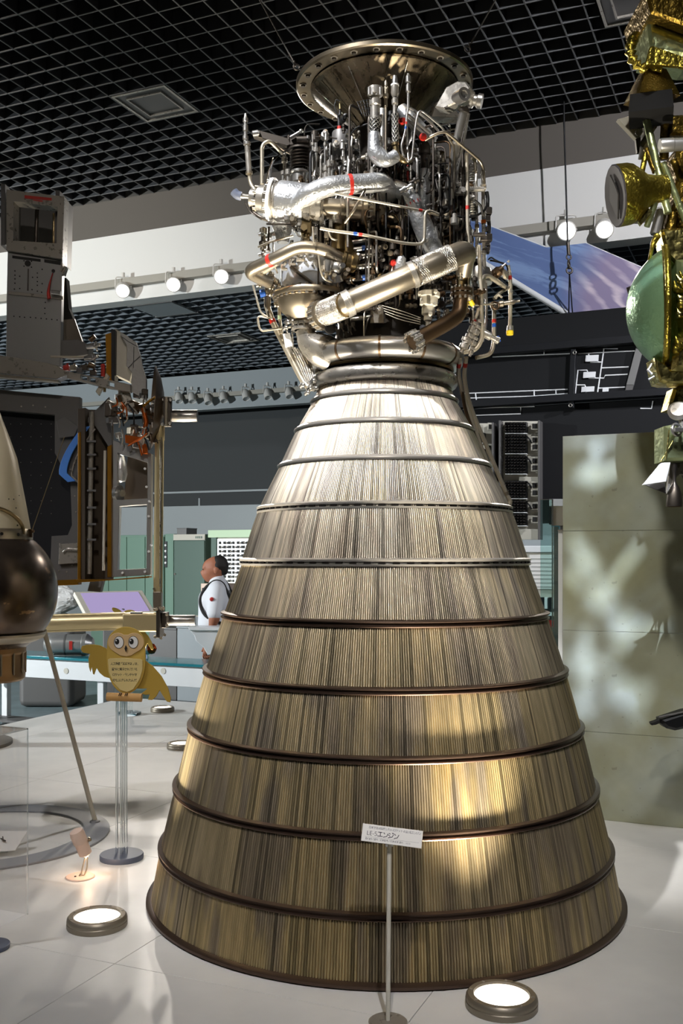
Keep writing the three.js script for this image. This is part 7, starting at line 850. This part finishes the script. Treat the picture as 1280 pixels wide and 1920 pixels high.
{ // black wall display with white circuit lines
  const B = 9.08, t0 = onB(900, 600, B), tE = onB(1300, 600, B), t = thing('circuit_display', 'black wall display with white circuit lines and small white plates right of the engine', 'display', hall(toHall(t0)[0] + 1.5, FLOOR, B + 0.1));
  const strip = (y0, y1, z, th, m, name, x0 = 780, x1 = 1420) => part(t, name, cutB([[x0, y0 + (x0 - 1063) * y0_s(y0)], [x1, y0 + (x1 - 1063) * y0_s(y0)], [x1, y1 + (x1 - 1063) * y0_s(y1)], [x0, y1 + (x0 - 1063) * y0_s(y1)]], B + z, th), m); const y0_s = (y) => (y - 1040) / 4713;
  strip(588, 654, 0, 0.06, M.board, 'upper_board'); strip(642, 655, -0.05, 0.14, M.panelBlack, 'ledge'); strip(658, 752, 0.03, 0.06, M.board, 'middle_board'); strip(741, 754, -0.05, 0.14, M.panelBlack, 'ledge'); strip(758, 936, 0.03, 0.06, M.board, 'lower_board', 780, 1420); strip(930, 1560, 0.3, 0.06, M.wallGrey, 'rear_board', 700, 1420);
  part(t, 'post', cutB([[1071, 655], [1080, 655], [1076, 765], [1066, 765]], B - 0.06, 0.06), M.panelBlack); for (const [x, y] of [[1077, 661], [1069, 760]]) part(t, 'post_bolt', ringOf(onB(x, y, B - 0.1), 0.014, 0.004, EB, 16, 6), M.satin);
  const line = (l) => part(t, 'circuit_line', sweep(l.map(([x, y]) => onB(x, y, B - 0.004)), 0.0065, 4), M.whiteGloss);
  for (const l of [[[923, 669], [1068, 663]], [[924, 669], [924, 664]], [[1020, 665], [1020, 659]], [[868, 738], [1064, 730]], [[868, 747], [1000, 743], [1064, 738]], [[891, 737], [893, 753]], [[1001, 731], [1001, 750]], [[1042, 730], [1042, 748]], [[1000, 760], [1002, 762], [875, 765]], [[976, 762], [976, 776], [882, 779]], [[1083, 663], [1190, 658]], [[1103, 661], [1103, 667]], [[1077, 746], [1083, 694], [1100, 694], [1101, 697]], [[1081, 722], [1096, 722], [1097, 725]], [[1077, 745], [1142, 740]], [[1119, 742], [1132, 654], [1158, 654]], [[1128, 679], [1106, 679]], [[1128, 690], [1178, 688]], [[1103, 709], [1132, 709], [1134, 704], [1176, 702]], [[1122, 728], [1172, 726]], [[1134, 641], [1139, 619], [1182, 616]], [[1136, 636], [1162, 635]], [[1200, 766], [1221, 766], [1224, 752]], [[1098, 740], [1098, 735]]]) line(l);
  for (const [x, y, w, h] of [[1110, 672, 24, 11], [1105, 703, 23, 10], [1102, 730, 24, 9], [1135, 735, 11, 13]]) part(t, 'white_plate', cutB([[x - w / 2, y - h / 2], [x + w / 2, y - h / 2 - 1], [x + w / 2 - 1, y + h / 2], [x - w / 2 - 1, y + h / 2 + 1]], B - 0.012, 0.02), M.white);
  part(t, 'metal_strip', cutB([[1192, 653], [1204, 660], [1188, 722], [1174, 722]], B - 0.03, 0.03), M.sheet); part(t, 'metal_strip', cutB([[1174, 722], [1188, 722], [1182, 742], [1170, 742]], B - 0.03, 0.02), M.aluDark);
}
function rack(label, x0, x1, y0, y1, blocks, plates) {
  const B = 8.93, c = onB((x0 + x1) / 2, y1, B), t = thing('relay_rack', label, 'equipment rack', c, 'equipment racks right of the nozzle'), W = x1 - x0;
  part(t, 'back_panel', cutB(rect(x0, y0, x1, y1), B + 0.06, 0.03), M.putty); for (const x of [x0, x1 - 3]) part(t, 'side_rail', cutB(rect(x, y0, x + 3, y1), B, 0.14), M.aluDark);
  for (const [yy0, yy1] of blocks) { const bk = part(t, 'relay_bank', cutB(rect(x0 + W * 0.13, yy0, x0 + W * 0.66, yy1), B + 0.02, 0.06), M.panelBlack), g = [], nx = 7, ny = Math.round((yy1 - yy0) / 5.6); for (let i = 0; i < nx; i++) for (let j = 0; j < ny; j++) { const p = onB(x0 + W * (0.16 + 0.075 * i), yy0 + (j + 0.5) * (yy1 - yy0) / ny, B - 0.01); g.push(cyl(p, p.clone().addScaledVector(EB, -0.05), 0.0085, 0.006, 6), ballOf(p.clone().addScaledVector(EB, -0.055), 0.0085, 6)); } const s = part(bk, 'relay_knobs', g, M.nearBlack); s.userData.kind = 'stuff'; part(t, 'white_bar', cutB(rect(x0 + W * 0.13, yy1 + 0.5, x0 + W * 0.66, yy1 + 2), B - 0.02, 0.05), M.whiteGloss); }
  for (const y of plates) { const q = part(t, 'side_plate', cutB(rect(x0 + W * 0.76, y - 7, x1 - 4, y + 7), B, 0.03), M.putty); part(q, 'black_window', cutB(rect(x0 + W * 0.79, y - 4.5, x1 - 8, y + 4.5), B - 0.018, 0.01), M.ink); }
  for (const y of plates.filter((_, i) => i % 2)) part(t, 'cable_loop', sweep(rounded([onB(x0 + W * 0.64, y - 6, B - 0.02), onB(x0 + W * 0.72, y - 2, B - 0.07), onB(x0 + W * 0.76, y + 5, B - 0.03)], 0.03), 0.008, 6), M.black);
}
rack('tall equipment rack with banks of dark knobs and white side plates right of the nozzle', 938, 1014, 790, 1012, [[792, 812], [816, 850], [855, 888], [902, 934], [939, 960], [964, 985]], [799, 825, 838, 864, 877, 910, 924, 949, 974]);
rack('shorter equipment rack half hidden behind the nozzle and copper tubes', 872, 928, 794, 962, [[812, 830], [842, 866], [872, 898]], [800, 840, 872, 910]);
{ // low glass-fronted counter under the racks
  const B = 8.7, [a0] = abOf(930, 1100, B), [a1] = abOf(1120, 1100, B), yT = abOf(1000, 1034, B)[1], t = thing('rack_counter', 'pale counter with a white rail under the equipment rack beside the stone wall', 'counter', hall((a0 + a1) / 2, FLOOR, B + 0.3));
  part(t, 'white_rail', hbox(a0, a0 + 0.62, yT - 0.01, yT + 0.05, B - 0.02, B + 0.06, 0.01), M.whiteGloss); part(t, 'sloped_panel', plate([[0, 0], [0.62, 0], [0.62, 0.46], [0, 0.46]], 0.02, hall(a0, yT - 0.45, B + 0.02), EA, UPV), M.putty); part(t, 'drawing_board', plate([[0, 0], [0.3, 0], [0.3, 0.3], [0, 0.3]], 0.006, hall(a0 + 0.3, yT - 0.33, B - 0.005), EA, UPV), M.paper); { const g = []; for (let i = 0; i < 8; i++) g.push(hbox(a0 + 0.31, a0 + 0.59, yT - 0.31 + i * 0.035, yT - 0.308 + i * 0.035, B - 0.013, B - 0.008)); part(t, 'ruled_lines', g, M.aluDark); }
  part(t, 'body', hbox(a0, a1, FLOOR, yT - 0.46, B + 0.03, B + 0.5, 0.004), M.aluDark); for (let i = 0; i < 9; i++) part(t, 'key', hbox(a0 + 0.3 + i * 0.034, a0 + 0.326 + i * 0.034, yT - 0.5, yT - 0.4, B - 0.03, B + 0.01, 0.003), i % 2 ? M.panelBlack : M.whiteGloss); part(t, 'shelf', hbox(a0, a1, yT - 0.56, yT - 0.53, B - 0.05, B + 0.1, 0.004), M.whiteGloss); part(t, 'red_unit', hbox(a0 + 0.42, a0 + 0.6, yT - 0.66, yT - 0.6, B - 0.01, B + 0.05, 0.004), M.red); part(t, 'lower_panel', hbox(a0, a1, FLOOR + 0.1, yT - 0.8, B, B + 0.03, 0.004), M.greenPale);
}
{ // glass screens at the end of the stone wall
  const mk = (label, x0, x1, y0, y1, b, m, fr) => { const c = onB((x0 + x1) / 2, y1, b), t = thing('glass_screen', label, 'glass panel', c.clone().setY(Math.min(c.y, 0))); part(t, 'pane', cutB(rect(x0, y0, x1, y1), b, 0.012), m); part(t, 'frame', [cutB(rect(x1 - 1.2, y0, x1, y1), b, 0.03), cutB(rect(x0, y0, x1, y0 + 1.2), b, 0.02)], fr); part(t, 'bottom_rail', cutB(rect(x0, y1 - 2, x1, y1), b, 0.03), M.alu); return t; };
  mk('tall clear glass screen between the equipment rack and the stone wall', 1013, 1036, 936, 1378, 6.6, M.glass, M.alu); mk('teal-edged glass screen touching the stone wall end', 1034, 1049, 986, 1439, 5.6, M.glass, M.tealGlass);
  const t = thing('white_post', 'narrow white upright post along the stone wall end', 'post', onB(1051, 1345, 5.4).setY(0)); part(t, 'upright', cutB(rect(1047, 995, 1055.5, 1453), 5.4, 0.03), M.white); part(t, 'cap', cutB(rect(1046.6, 993, 1056, 996), 5.39, 0.04), M.alu);
  const c = onB(1047, 985, 7.6), w = thing('cream_cabinet', 'cream wall cabinet above the glass screen beside the stone wall', 'cabinet', c.clone().setY(FLOOR)); part(w, 'case', cutB(rect(1037, 950, 1062, 986), 7.6, 0.2), M.cream); part(w, 'white_top', cutB(rect(1035, 937, 1062, 950), 7.58, 0.22), M.whiteGloss); part(w, 'dark_side', cutB(rect(1034, 952, 1038, 984), 7.58, 0.2), M.ink); part(w, 'stem', cutB(rect(1040, 986, 1058, 1405), 7.66, 0.1), M.aluDark);
}
renderer.render(scene, camera);
